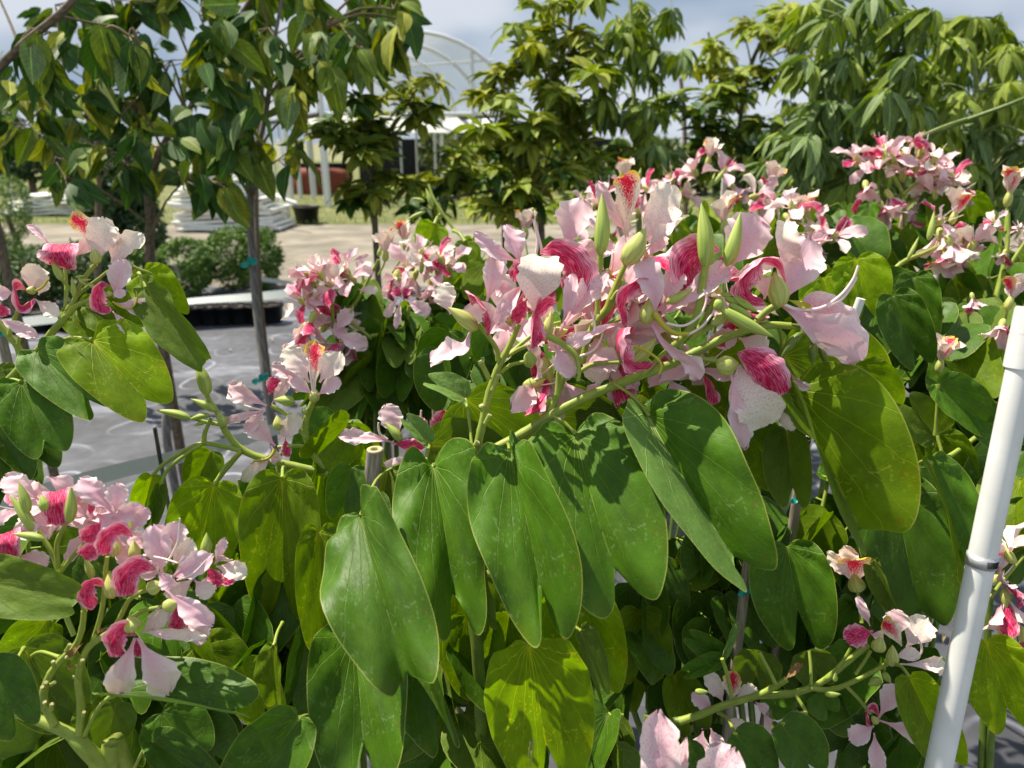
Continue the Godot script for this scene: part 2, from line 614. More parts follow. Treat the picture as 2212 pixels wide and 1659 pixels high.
# petal prints: 0 pale pink, 1 pink with specks, 2 cream, 3 crimson flames, 4 red throat with a yellow lip, 5 mauve
func petal_texture(kind: int) -> ImageTexture:
	var S := 320
	var by := PackedByteArray()
	by.resize(S * S * 3)
	var n1 := noise(40 + kind, 3.0, 3)
	var st := noise(50 + kind, 1.0, 2)
	var fine := noise(60 + kind, 1.0, 1)
	var fleck := noise(70 + kind, 1.0, 1)
	var k := 0
	for j in S:
		var v := (j + 0.5) / S
		for i in S:
			var u := (i + 0.5) / S * 2.0 - 1.0
			var au := absf(u)
			# fan-like coordinates so that streaks spread from the claw
			var fan := u / (0.35 + 0.75 * smoothstep(0.0, 0.7, v))
			var streak := st.get_noise_2d(fan * 24.0, v * 4.2)
			var speck := fine.get_noise_2d(fan * 26.0, v * 21.0)
			var vein := absf(fract(fan * 6.5 + 0.25 * n1.get_noise_2d(u * 2.0, v * 2.0)) - 0.5) * 2.0
			var vv := 1.0 - smoothstep(0.0, 0.14, 1.0 - vein)
			var a := n1.get_noise_2d(u, v)
			var pale := Vector3(0.95, 0.815, 0.83)
			var c := pale
			if kind == 0 or kind == 1 or kind == 5:
				if kind == 5:
					pale = Vector3(0.935, 0.79, 0.825)
				c = pale.lerp(Vector3(0.975, 0.925, 0.90), smoothstep(0.35, 1.0, au) * 0.65 + 0.2 * a)
				c = c.lerp(Vector3(0.93, 0.64, 0.74), (1.0 - smoothstep(0.0, 0.55, au)) * (0.80 - v * 0.8) * 0.7)
				c = c.lerp(Vector3(0.90, 0.70, 0.77), vv * 0.14)
				var th := 0.50 if kind == 1 else 0.72
				var m := smoothstep(th, th + 0.12, speck + 0.42 * (1.0 - au) * (1.0 - v * 0.6) - 0.16)
				c = c.lerp(Vector3(0.80, 0.30, 0.48), m * (0.62 if kind == 1 else 0.4))
			elif kind == 2:
				c = Vector3(0.97, 0.93, 0.86).lerp(Vector3(0.97, 0.84, 0.85), smoothstep(0.1, 0.9, 1.0 - v) * 0.75)
				c = c.lerp(Vector3(0.90, 0.85, 0.76), vv * 0.30)
				var m := smoothstep(0.40, 0.55, speck + 0.45 * (0.55 - v))
				c = c.lerp(Vector3(0.80, 0.42, 0.50), m * 0.45)
				c = c.lerp(Vector3(0.82, 0.72, 0.52), smoothstep(0.35, 0.6, a) * smoothstep(0.8, 1.0, v) * 0.6)
			elif kind == 3:
				var crim := Vector3(0.82, 0.04, 0.34).lerp(Vector3(0.68, 0.02, 0.24), smoothstep(-0.3, 0.4, a))
				var edge := maxf(au, smoothstep(0.80, 1.06, v))
				var m := smoothstep(-0.14, 0.12, streak * 0.8 + 0.70 - pow(edge, 1.8) * 1.15 - (1.0 - smoothstep(0.0, 0.42, v)) * 0.55)
				c = Vector3(0.955, 0.70, 0.77).lerp(Vector3(0.97, 0.86, 0.84), 1.0 - smoothstep(0.1, 0.5, v))
				c = c.lerp(crim, m)
				var fl := smoothstep(0.14, 0.34, fleck.get_noise_2d(fan * 36.0, v * 5.0) + 0.50 * pow(edge, 2.0) - 0.16)
				c = c.lerp(Vector3(0.965, 0.76, 0.80), fl * 0.75)
			elif kind == 4:
				var red := Vector3(0.83, 0.09, 0.24)
				var m := smoothstep(-0.08, 0.08, streak * 0.6 + speck * 0.5 + 0.50 - pow(au, 1.6) * 1.2 - (1.0 - smoothstep(0.10, 0.70, v)) * 0.8 - smoothstep(0.88, 0.99, v) * 1.2)
				c = Vector3(0.97, 0.93, 0.85).lerp(Vector3(0.95, 0.80, 0.30), smoothstep(0.55, 0.85, v) * smoothstep(0.45, 0.85, maxf(au, smoothstep(0.80, 1.0, v))))
				c = c.lerp(red, m)
			put3(by, k, c)
			k += 3
	return rgb_tex(by, S, S)

func fract(x: float) -> float:
	return x - floor(x)

func petal_bump() -> ImageTexture:
	var S := 256
	var by := PackedByteArray()
	by.resize(S * S * 3)
	var n1 := noise(77, 1.0, 3)
	var k := 0
	for j in S:
		var v := (j + 0.5) / S
		for i in S:
			var u := (i + 0.5) / S * 2.0 - 1.0
			var fan := u / (0.35 + 0.75 * smoothstep(0.0, 0.7, v))
			var h := 0.5 + 0.38 * n1.get_noise_2d(fan * 11.0, v * 3.0) + 0.06 * sin(fan * 46.0)
			put3(by, k, Vector3(h, h, h))
			k += 3
	return rgb_tex(by, S, S)

func petal_mat(kind: int, hb) -> StandardMaterial3D:
	var m := StandardMaterial3D.new()
	m.albedo_texture = petal_texture(kind)
	m.roughness = 0.62
	m.metallic_specular = 0.3
	m.backlight_enabled = true
	m.backlight = Color(0.62, 0.60, 0.60)
	m.heightmap_enabled = true
	m.heightmap_texture = hb
	m.heightmap_scale = 0.03
	m.cull_mode = BaseMaterial3D.CULL_DISABLED
	return m

# streaked green of buds, stems and calyces
func green_mat(a: Vector3, b: Vector3, seed_: int, fu: float, fv: float, rough := 0.55, dots := 0.0) -> StandardMaterial3D:
	var S := 128
	var by := PackedByteArray()
	by.resize(S * S * 3)
	var n1 := noise(seed_, 1.0, 3)
	var n2 := noise(seed_ + 1, 1.0, 1)
	var k := 0
	for j in S:
		for i in S:
			var u := (i + 0.5) / S
			var v := (j + 0.5) / S
			var an := u * TAU
			var f := n1.get_noise_3d(cos(an) * fu, sin(an) * fu, v * fv)
			var c := a.lerp(b, clampf(0.5 + f * 1.1, 0, 1))
			var g := n2.get_noise_3d(cos(an) * 9.0, sin(an) * 9.0, v * 40.0)
			c = c.lerp(Vector3(0.82, 0.82, 0.60), smoothstep(0.55, 0.7, g) * dots)
			put3(by, k, c)
			k += 3
	var m := StandardMaterial3D.new()
	m.albedo_texture = rgb_tex(by, S, S)
	m.roughness = rough
	m.backlight_enabled = true
	m.backlight = Color(0.25, 0.25, 0.1)
	return m

func fabric_mat() -> StandardMaterial3D:
	var S := 1024
	var by := PackedByteArray()
	by.resize(S * S * 3)
	var n1 := noise(90, 0.006, 5)
	var n2 := noise(91, 0.05, 3)
	var lum := PackedFloat32Array()
	lum.resize(S * S)
	for j in S:
		for i in S:
			lum[j * S + i] = 0.29 + 0.10 * n1.get_noise_2d(i, j) + 0.05 * n2.get_noise_2d(i, j) + (0.03 if i % 48 < 1 or j % 48 < 1 else 0.0) + 0.16 * smoothstep(0.22, 0.5, n1.get_noise_2d(i * 0.7 + 400.0, j * 2.2))  # broad pale streaks paint wavy light reflections into the fabric colour
	# pale rings of dried silt where pots once stood, laid out in rows
	var r2 := RandomNumberGenerator.new()
	r2.seed = 5
	for a in 16:
		for b in 16:
			var cx := (a + 0.5 + r2.randf_range(-0.15, 0.15) + (0.5 if b % 2 else 0.0)) * S / 16.0
			var cy := (b + 0.5 + r2.randf_range(-0.12, 0.12)) * S / 16.0
			var rad := r2.randf_range(19, 23)
			var amp := r2.randf_range(0.08, 0.36)
			var from := r2.randf() * TAU
			for y in range(-28, 29):
				for x in range(-28, 29):
					var d := sqrt(x * x + y * y)
					var ring := 1.0 - smoothstep(0.4, 2.6, absf(d - rad + 2.0 * sin(atan2(y, x) * 3.0 + from)))
					ring *= 0.55 + 0.45 * sin(atan2(y, x) + from)
					if ring > 0.01:
						var q := posmod(int(cy) + y, S) * S + posmod(int(cx) + x, S)
						lum[q] += ring * amp
	for q in S * S:
		var l := lum[q]
		put3(by, q * 3, Vector3(l * 0.98, l * 1.0, l * 1.08))
	var m := StandardMaterial3D.new()
	m.albedo_texture = rgb_tex(by, S, S)
	m.roughness = 0.72
	return m

func weave_mat(c: Color) -> StandardMaterial3D:
	var im := Image.create(64, 64, false, Image.FORMAT_RGB8)
	for j in 64:
		for i in 64:
			var f := 0.90 + 0.10 * sin(i * TAU / 8.0) * sin(j * TAU / 8.0)
			im.set_pixel(i, j, Color(c.r * f, c.g * f, c.b * f))
	var m := StandardMaterial3D.new()
	m.albedo_texture = ImageTexture.create_from_image(im)
	m.roughness = 0.6
	m.backlight_enabled = true
	m.backlight = Color(0.35, 0.35, 0.35)
	return m

func make_materials():
	var t = leaf_textures()
	var rim := rim_texture()
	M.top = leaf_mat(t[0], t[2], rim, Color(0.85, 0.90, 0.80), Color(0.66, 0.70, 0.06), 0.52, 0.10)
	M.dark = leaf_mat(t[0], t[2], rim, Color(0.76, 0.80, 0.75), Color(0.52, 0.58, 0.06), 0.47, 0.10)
	M.lime = leaf_mat(t[0], t[2], rim, Color(1.50, 1.34, 0.48), Color(0.96, 0.99, 0.03), 0.55, 0.09)  # tint brightened to paint in the glow of sun through backlit leaves
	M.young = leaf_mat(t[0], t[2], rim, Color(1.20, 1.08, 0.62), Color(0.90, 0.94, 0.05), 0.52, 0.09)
	M.under = leaf_mat(t[1], t[2], rim, Color(0.86, 0.86, 0.60), Color(0.80, 0.84, 0.06), 0.6, -0.16)
	M.pale = leaf_mat(t[1], t[2], rim, Color(0.92, 0.96, 0.92), Color(0.5, 0.55, 0.2), 0.6, -0.16)
	var hb := petal_bump()
	M.pink = petal_mat(0, hb)
	M.speck = petal_mat(1, hb)
	M.cream = petal_mat(2, hb)
	M.flame = petal_mat(3, hb)
	M.flame.heightmap_scale = 0.012
	M.throat = petal_mat(4, hb)
	M.mauve = petal_mat(5, hb)
	M.stem = green_mat(Vector3(0.52, 0.60, 0.20), Vector3(0.64, 0.70, 0.28), 100, 0.7, 3.0, 0.5, 0.4)
	M.stemdark = green_mat(Vector3(0.34, 0.44, 0.15), Vector3(0.44, 0.52, 0.18), 103, 0.7, 3.0, 0.5, 0.3)
	M.bud = green_mat(Vector3(0.56, 0.66, 0.26), Vector3(0.72, 0.76, 0.38), 106, 2.2, 1.0, 0.55)
	M.calyx = green_mat(Vector3(0.66, 0.70, 0.32), Vector3(0.80, 0.79, 0.48), 109, 2.2, 1.0, 0.6)
	M.wilt = green_mat(Vector3(0.42, 0.30, 0.16), Vector3(0.62, 0.50, 0.30), 112, 2.0, 6.0, 0.8)
	M.stamen = plain(Color(0.96, 0.86, 0.84), 0.5)
	M.anther = plain(Color(0.72, 0.70, 0.18), 0.6)
	M.cut = plain(Color(0.72, 0.68, 0.50), 0.8)
	M.bamboo = green_mat(Vector3(0.50, 0.46, 0.40), Vector3(0.66, 0.62, 0.55), 115, 2.5, 2.0, 0.75)
	M.greystake = green_mat(Vector3(0.40, 0.38, 0.36), Vector3(0.55, 0.53, 0.50), 118, 2.0, 1.0, 0.8)
	M.bark = green_mat(Vector3(0.34, 0.29, 0.23), Vector3(0.50, 0.44, 0.36), 121, 2.0, 3.0, 0.85)
	M.twig = green_mat(Vector3(0.40, 0.34, 0.24), Vector3(0.52, 0.46, 0.32), 124, 1.5, 3.0, 0.8)
	M.shoot = green_mat(Vector3(0.46, 0.52, 0.26), Vector3(0.58, 0.62, 0.36), 127, 1.5, 3.0, 0.6)
	M.pvc = mottled(Color(0.86, 0.86, 0.84), Color(0.95, 0.95, 0.94), 3.0, 170, 0.32)
	M.steel = plain(Color(0.80, 0.80, 0.80), 0.45, 0.7)
	M.galv = plain(Color(0.84, 0.85, 0.86), 0.5, 0.1)
	M.tie = plain(Color(0.02, 0.60, 0.55), 0.45)
	M.pot = plain(Color(0.035, 0.035, 0.04), 0.45)
	M.soil = mottled(Color(0.16, 0.12, 0.09), Color(0.34, 0.28, 0.22), 6.0, 140, 0.95)
	M.strap = weave_mat(Color(0.80, 0.83, 0.80))
	M.fabric = fabric_mat()
	M.gravel = mottled(Color(0.42, 0.395, 0.345), Color(0.62, 0.585, 0.52), 0.22, 150, 0.95, 2.0)
	M.earth = mottled(Color(0.42, 0.44, 0.28), Color(0.60, 0.58, 0.42), 0.2, 152, 0.95)
	M.grass = mottled(Color(0.30, 0.34, 0.14), Color(0.52, 0.51, 0.30), 0.3, 154, 0.9)
	M.film = plain(Color(0.93, 0.94, 0.95, 0.34), 0.4)
	M.film.transparency = BaseMaterial3D.TRANSPARENCY_ALPHA
	M.film.cull_mode = BaseMaterial3D.CULL_DISABLED
	M.white = mottled(Color(0.88, 0.88, 0.84), Color(0.97, 0.97, 0.94), 1.5, 156, 0.6)
	M.shade = mottled(Color(0.10, 0.10, 0.11), Color(0.20, 0.20, 0.22), 1.0, 158, 0.9)
	M.orange = plain(Color(0.50, 0.24, 0.17), 0.8)
	M.blade_dark = blade_mat(Color(0.23, 0.35, 0.15), Color(0.55, 0.60, 0.08), 0.42, 201)
	M.blade_mid = blade_mat(Color(0.42, 0.49, 0.18), Color(0.62, 0.66, 0.10), 0.5, 203)
	M.blade_olive = blade_mat(Color(0.57, 0.59, 0.22), Color(0.72, 0.73, 0.12), 0.55, 205)
	M.blade_blue = blade_mat(Color(0.43, 0.51, 0.31), Color(0.52, 0.60, 0.2), 0.45, 207)
	M.blade_light = blade_mat(Color(0.56, 0.62, 0.27), Color(0.76, 0.80, 0.15), 0.5, 209)

# green of the slender tree leaves: a pale midrib and arching side veins
func blade_mat(c: Color, back: Color, rough: float, seed_: int) -> StandardMaterial3D:
	var S := 128
	var by := PackedByteArray()
	by.resize(S * S * 3)
	var n := noise(seed_, 3.0, 3)
	var k := 0
	for j in S:
		for i in S:
			var u := (i + 0.5) / S * 2.0 - 1.0
			var v := (j + 0.5) / S
			var f := 1.0 + 0.18 * n.get_noise_2d(u, v)
			var q := fract(v * 9.0 - absf(u) * 2.2)
			var vn := maxf(1.0 - smoothstep(0.02, 0.07, absf(u)), (1.0 - smoothstep(0.0, 0.13, absf(q - 0.5))) * 0.4)
			var b := Vector3(c.r, c.g, c.b) * f
			put3(by, k, b.lerp(b * 1.35 + Vector3(0.06, 0.06, 0.02), vn))
			k += 3
	var m := StandardMaterial3D.new()
	m.albedo_texture = rgb_tex(by, S, S)
	m.roughness = rough + 0.08
	m.metallic_specular = 0.3
	m.backlight_enabled = true
	m.backlight = back
	m.cull_mode = BaseMaterial3D.CULL_DISABLED
	return m
# ---------------------------------------------------------------- shared leaf and petal shapes
func blade_into(st: SurfaceTool, T: Transform3D, L: float, W: float, fold: float, bend: float, rows := 8):
	var b := deg_to_rad(bend)
	if absf(b) < 0.01:
		b = 0.01
	var f := deg_to_rad(fold)
	for h in 2:
		var sg := -1.0 if h == 0 else 1.0
		for i in rows:
			var q := []
			for e in 2:
				var t := float(i + e) / rows
				var wd := pow(sin(PI * pow(t, 0.82)), 0.85) * (1.0 - 0.25 * t) if t > 0.0 and t < 1.0 else 0.0
				wd += 0.02 * sin(t * 25.0)
				wd = maxf(wd, 0.015)
				for s in [0.0, 1.0]:
					var x: float = s * wd * W * 0.5
					var z: float = x * sin(f) + 0.012 * L * s * sin(t * 17.0 + h * 2.0)
					var y := sin(b * t) / b * L
					var dz := -(1.0 - cos(b * t)) / b * L
					q.append([Vector3(sg * x * cos(f), y + sin(b * t) * z, dz + cos(b * t) * z), Vector2(0.5 + sg * s * 0.5 * minf(1.0, wd + 0.1), t), Vector3(-sg * sin(f), sin(b * t), cos(b * t) * cos(f)).normalized()])
			var flip: bool = (q[1][0] - q[0][0]).cross(q[2][0] - q[0][0]).dot(q[0][2] + q[1][2]) > 0.0
			for k in ([0, 2, 1, 1, 2, 3] if flip else [0, 1, 2, 1, 3, 2]):
				st.set_normal(T.basis * q[k][2])
				st.set_uv(q[k][1])
				st.add_vertex(T * q[k][0])

func make_kits():
	rng.seed = 4
	for i in 10:
		var fa := rng.randf_range(5, 48)
		var fb := rng.randf_range(5, 48)
		leaf_kit.append(leaf_mesh(1.0, rng.randf_range(0.86, 1.02), fa, fb, rng.randf_range(-5, 45), rng.randf_range(0.015, 0.05), i * 1.7, rng.randf_range(-20, 40), rng.randf_range(0.66, 0.82), 4, 2))
	for i in 8:
		petal_kit.append(petal_mesh(1.0, rng.randf_range(0.45, 0.62), rng.randf_range(10, 95), rng.randf_range(10, 80), 0.08, rng.randf_range(-30, 30), i * 2.1, rng.randf_range(0.12, 0.25), 10, 6))
	for i in 7:
		var st := SurfaceTool.new()
		st.begin(Mesh.PRIMITIVE_TRIANGLES)
		blade_into(st, Transform3D(), 1.0, rng.randf_range(0.42, 0.58), rng.randf_range(5, 35), rng.randf_range(-10, 55))
		blade_kit.append(st.commit())
	for i in 5:
		var st := SurfaceTool.new()
		st.begin(Mesh.PRIMITIVE_TRIANGLES)
		for k in 5:
			var az := deg_to_rad((k - 2) * 52.0 + rng.randf_range(-10, 10))
			var dr := deg_to_rad(rng.randf_range(15, 45) + i * 5.0)
			var y := Vector3(sin(az) * cos(dr), cos(az) * cos(dr), -sin(dr)).normalized()
			var z := Vector3(sin(az) * sin(dr), cos(az) * sin(dr), cos(dr)).normalized()
			var len := (1.0 - 0.12 * absf(k - 2)) * rng.randf_range(0.85, 1.05)
			blade_into(st, Transform3D(Basis(y.cross(z), y, z), y * 0.10), len, len * rng.randf_range(0.34, 0.42), rng.randf_range(8, 30), rng.randf_range(10, 60), 7)
			# stalk of the leaflet
			for q in [Vector3.ZERO, y * 0.11, y * 0.11 + y.cross(z) * 0.012]:
				st.set_normal(z)
				st.set_uv(Vector2(0.5, 0.1))
				st.add_vertex(q)
		palm_kit.append(st.commit())
	# flat whorls of broad blunt leaves
	for i in 5:
		var st := SurfaceTool.new()
		st.begin(Mesh.PRIMITIVE_TRIANGLES)
		var num := 5 + i % 3
		for k in num:
			var az := TAU * k / num + rng.randf_range(-0.25, 0.25)
			var dr := deg_to_rad(rng.randf_range(-18, 22))
			var y := Vector3(sin(az) * cos(dr), cos(az) * cos(dr), -sin(dr)).normalized()
			var z := Vector3(sin(az) * sin(dr), cos(az) * sin(dr), cos(dr)).normalized()
			var len := rng.randf_range(0.65, 1.1)
			blade_into(st, Transform3D(Basis(y.cross(z), y, z), y * 0.06), len, len * rng.randf_range(0.44, 0.58), rng.randf_range(8, 35), rng.randf_range(5, 55), 7)
		whorl_kit.append(st.commit())
	unit_tube = tube_mesh([Vector3.ZERO, Vector3(0, 0.5, 0), Vector3(0, 1, 0)], [1.0, 0.9, 1.0], 6, false)

func nearest_on(line: Array, p: Vector3) -> Vector3:
	var best: Vector3 = line[0]
	var bd := 1e9
	for i in line.size() - 1:
		var c := Geometry3D.get_closest_point_to_segment(p, line[i], line[i + 1])
		var dd := c.distance_squared_to(p)
		if dd < bd:
			bd = dd
			best = c
	return best

# ---------------------------------------------------------------- bauhinias of the rows behind
func bauhinia(label: String, x: float, y: float, d: float, group := "") -> Node3D:
	var p := V(x, y, d)
	var o := thing("orchid_tree", label, "orchid tree", Vector3(p.x, 0, p.z), group)
	return o

func trunk_to(pl: Node3D, p: Vector3, r := 0.008):
	var g := pl.global_position
	limb(pl, "stem", M.stemdark, [g, g.lerp(p, 0.4) + Vector3(0.02, 0.05, 0.01), g.lerp(p, 0.8) + Vector3(-0.01, 0.04, 0), p], r * 1.3, r * 0.7, 4, 6)

# leaves round one shoot of a plant
func fill(pl: Node3D, cx: float, cy: float, rx: float, ry: float, d0: float, d1: float, n: int, size: float, mats: Array):
	var dm := (d0 + d1) * 0.5
	var a := V(cx + rng.randf_range(-0.3, 0.3) * rx, cy + ry * 0.95, dm)
	var b := V(cx, cy, dm)
	var c := V(cx + rng.randf_range(-0.4, 0.4) * rx, cy - ry * 0.8, dm)
	var line := cat([a, b, c], 4)
	trunk_to(pl, a, 0.006)
	limb(pl, "stem", M.stem, [a, b, c], 0.0042, 0.0028, 4, 6)
	for i in n:
		var r := sqrt(rng.randf())
		var th := rng.randf() * TAU
		var p := V(cx + cos(th) * r * rx, cy + sin(th) * r * ry, rng.randf_range(d0, d1))
		var dir := (cam_basis * Vector3(rng.randf_range(-0.75, 0.75), -1.0 + rng.randf() * 0.5, rng.randf_range(-0.35, 0.55))).normalized()
		var L := size * rng.randf_range(0.75, 1.15)
		spot_leaf(pl, p, dir, rng.randf_range(-60, 60), L, mats[rng.randi() % mats.size()], line)

func spot_leaf(pl: Node3D, p: Vector3, dir: Vector3, roll: float, L: float, mat: String, line: Array):
	var t := aim(p, p + dir, roll, CAM + Vector3(0, 1.2, 0))
	var m: Mesh = leaf_kit[rng.randi() % leaf_kit.size()]
	var o := put(pl, "leaf", m, M[mat], Transform3D(t.basis.scaled_local(Vector3.ONE * L), p))
	if line.size() > 1:
		var q := nearest_on(line, p)
		if q.distance_to(p) > 0.004:
			put(o, "petiole", unit_tube, M.stem, segment(q, p, 0.0016))

func petal_at(fl, kit: int, mat: String, p: Vector3, dir: Vector3, inward: Vector3, L: float):
	var y := dir.normalized()
	var z := (inward - y * inward.dot(y)).normalized()
	put(fl, "petal", petal_kit[kit % petal_kit.size()], M[mat], Transform3D(Basis(y.cross(z), y, z).scaled_local(Vector3.ONE * L), p))

# a whole flower: kind 0 open and seen from the side, 1 a pale cup with a red throat, 2 spent and drooping
func flower(pl: Node3D, x: float, y: float, d: float, s: float, kind: int, stalk := []) -> Node3D:
	var p := V(x, y, d)
	var fl := knot(pl, "flower", p)
	var ax := (cam_basis * Vector3(rng.randf_range(-0.8, 0.8), rng.randf_range(0.1, 1.0), rng.randf_range(-0.2, 0.9))).normalized()
	if kind == 1:
		ax = (cam_basis * Vector3(rng.randf_range(-0.3, 0.3), 1.0, rng.randf_range(0.0, 0.35))).normalized()
	elif kind == 2:
		ax = (cam_basis * Vector3(rng.randf_range(-0.5, 0.5), -0.8, rng.randf_range(0.1, 0.6))).normalized()
	var u := ax.cross(Vector3(0.2, 0.3, 0.9)).normalized()
	var w := ax.cross(u).normalized()
	var ph := rng.randf() * TAU
	for i in 5:
		var a := ph + TAU * i / 5.0 + rng.randf_range(-0.2, 0.2)
		var cone := deg_to_rad(rng.randf_range(50, 105))
		if kind == 1:
			cone = deg_to_rad(rng.randf_range(14, 40))
		elif kind == 2:
			cone = deg_to_rad(rng.randf_range(15, 55))
		var rad := u * cos(a) + w * sin(a)
		var dir := ax * cos(cone) + rad * sin(cone)
		var mat: String = ["pink", "speck", "mauve", "pink", "cream"][rng.randi() % 5]
		if kind == 1:
			mat = "cream"
		if i == 0:
			mat = "throat" if kind == 1 else "flame"
		petal_at(fl, rng.randi(), mat, p, dir, ax, s * rng.randf_range(0.8, 1.1))
	var c := ax * -0.25 * s
	put(fl, "calyx", pod_mesh(s * 0.62, s * 0.26, 0.4, 0.05), M.calyx, Transform3D(Basis(u, ax, u.cross(ax)), p + c))
	for i in 2:
		var q1 := p + ax * s * 0.3 + u * s * 0.1 * (i * 2 - 1)
		put(fl, "stamen", tube_mesh(cat([p, q1, p + ax * s * 0.75 + (u * (i - 0.5) + w * 0.4) * s * 0.4], 3), [0.0009, 0.0009, 0.0009, 0.0009, 0.0008, 0.0007, 0.0006], 5), M.stamen)
	if stalk.size() >= 3:
		var q := V(stalk[0], stalk[1], stalk[2])
		limb(pl, "stalk", M.stem, [q, q.lerp(p, 0.6) - Vector3(0, 0.01, 0), p - ax * s * 0.2], 0.0026, 0.0022, 4, 6)
	return fl

# ---------------------------------------------------------------- trees behind
func tree(called: String, label: String, xyd: Array, w0: float, w1: float, mat: String, group := "") -> Dictionary:
	var pts := []
	for i in xyd.size() / 3:
		pts.append(V(xyd[3 * i], xyd[3 * i + 1], xyd[3 * i + 2]))
	var root := Vector3(pts[0].x, 0, pts[0].z)
	var o := thing(called, label, "tree", root, group)
	if pts[0].y > 0.3:
		pts.push_front(root)
	limb(o, "trunk", M[mat], pts, u2m(w0, xyd[2]) * 0.5, u2m(w1, xyd[2]) * 0.5, 5, 9)
	return {"node": o, "line": cat(pts, 4), "n": 0, "mat": mat, "rest": []}

func branch(tr: Dictionary, xyd: Array, w0: float, w1: float):
	var pts := []
	for i in xyd.size() / 3:
		pts.append(V(xyd[3 * i], xyd[3 * i + 1], xyd[3 * i + 2]))
	limb(tr.node, "branch", M[tr.mat], pts, u2m(w0, xyd[2]) * 0.5, u2m(w1, xyd[2]) * 0.5, 4, 7)
	tr.line.append_array(cat(pts, 3))

# leaves in a clump: form 0 slender hanging leaves, 1 hand-shaped leaves
func foliage(tr: Dictionary, form: int, cx: float, cy: float, rx: float, ry: float, d0: float, d1: float, n: int, size: float, mats: Array, droop := 0.7):
	var dm := (d0 + d1) * 0.5
	var hub := V(cx, cy, dm)
	var from := nearest_on(tr.line, hub + Vector3(0, -0.15, 0))
	var twigs := []
	limb(tr.node, "branch", M.twig if form == 0 else M.shoot, [from, from.lerp(hub, 0.5) + Vector3(0, 0.03, 0), hub], 0.006, 0.003, 3, 5)
	n = int(n * (1.55 if form == 0 else 1.5))
	size *= 1.12 if form == 0 else 1.06
	var nt := maxi(3, n / 7)
	for k in nt:
		var th := rng.randf() * TAU
		var r := 0.45 + 0.5 * rng.randf()
		var e := V(cx + cos(th) * r * rx, cy + sin(th) * r * ry, rng.randf_range(d0, d1))
		twigs.append([hub, e])
		put(tr.node, "twig", unit_tube, M.twig if form == 0 else M.shoot, segment(hub, e, 0.0022))
	for i in n:
		var tw = twigs[i % nt]
		var p: Vector3 = tw[0].lerp(tw[1], 0.25 + 0.85 * sqrt(rng.randf())) + Vector3(rng.randf_range(-1, 1), rng.randf_range(-1, 1), rng.randf_range(-1, 1)) * u2m(minf(rx, ry) * 0.22, dm)
		var L := size * rng.randf_range(0.7, 1.2)
		var out: Vector3 = (tw[1] - tw[0]).normalized() + Vector3(rng.randf_range(-0.7, 0.7), rng.randf_range(-0.4, 0.4), rng.randf_range(-0.7, 0.7))
		out = (out.normalized() * (1.0 - droop) + Vector3(rng.randf_range(-0.35, 0.35), -1.0, rng.randf_range(-0.35, 0.35)) * droop).normalized()
		var mat: String = mats[rng.randi() % mats.size()]
		tr.n += 1
		if form == 0:
			var t := aim(p, p + out, rng.randf_range(-75, 75), p + Vector3(rng.randf_range(-1, 1), 1.0, rng.randf_range(-0.5, 1.5)))
			hang(tr, blade_kit, mat, Transform3D(t.basis.scaled_local(Vector3.ONE * L), p))
		else:
			var up := Vector3(rng.randf_range(-0.45, 0.45), 1.0, rng.randf_range(-0.3, 0.6)).normalized()
			var o2 := Vector3(out.x, 0.0, out.z) + Vector3(rng.randf_range(-0.5, 0.5), 0.0, rng.randf_range(-0.5, 0.5))
			var y := (o2 - up * o2.dot(up)).normalized()
			hang(tr, palm_kit if form == 1 else whorl_kit, mat, Transform3D(Basis(y.cross(up), y, up).scaled_local(Vector3.ONE * L), p))

# the first 290 leaves of a tree are parts of their own, the rest one part
func hang(tr: Dictionary, kit: Array, mat: String, t: Transform3D):
	var m: Mesh = kit[rng.randi() % kit.size()]
	if tr.n <= 290:
		put(tr.node, "leaf", m, M[mat], t)
	else:
		tr.rest.append([kit[0], mat, t])

func finish(tr: Dictionary):
	if tr.rest.is_empty():
		return
	var by := {}
	for e in tr.rest:
		if not by.has(e[1]):
			by[e[1]] = SurfaceTool.new()
		by[e[1]].append_from(e[0], 0, Transform3D(e[2].basis, e[2].origin - tr.node.global_position))
	var am := ArrayMesh.new()
	var k := 0
	for key in by:
		by[key].commit(am)
		am.surface_set_material(k, M[key])
		k += 1
	var o := MeshInstance3D.new()
	o.name = "foliage"
	o.mesh = am
	tr.node.add_child(o)
	o.set_meta("kind", "stuff")

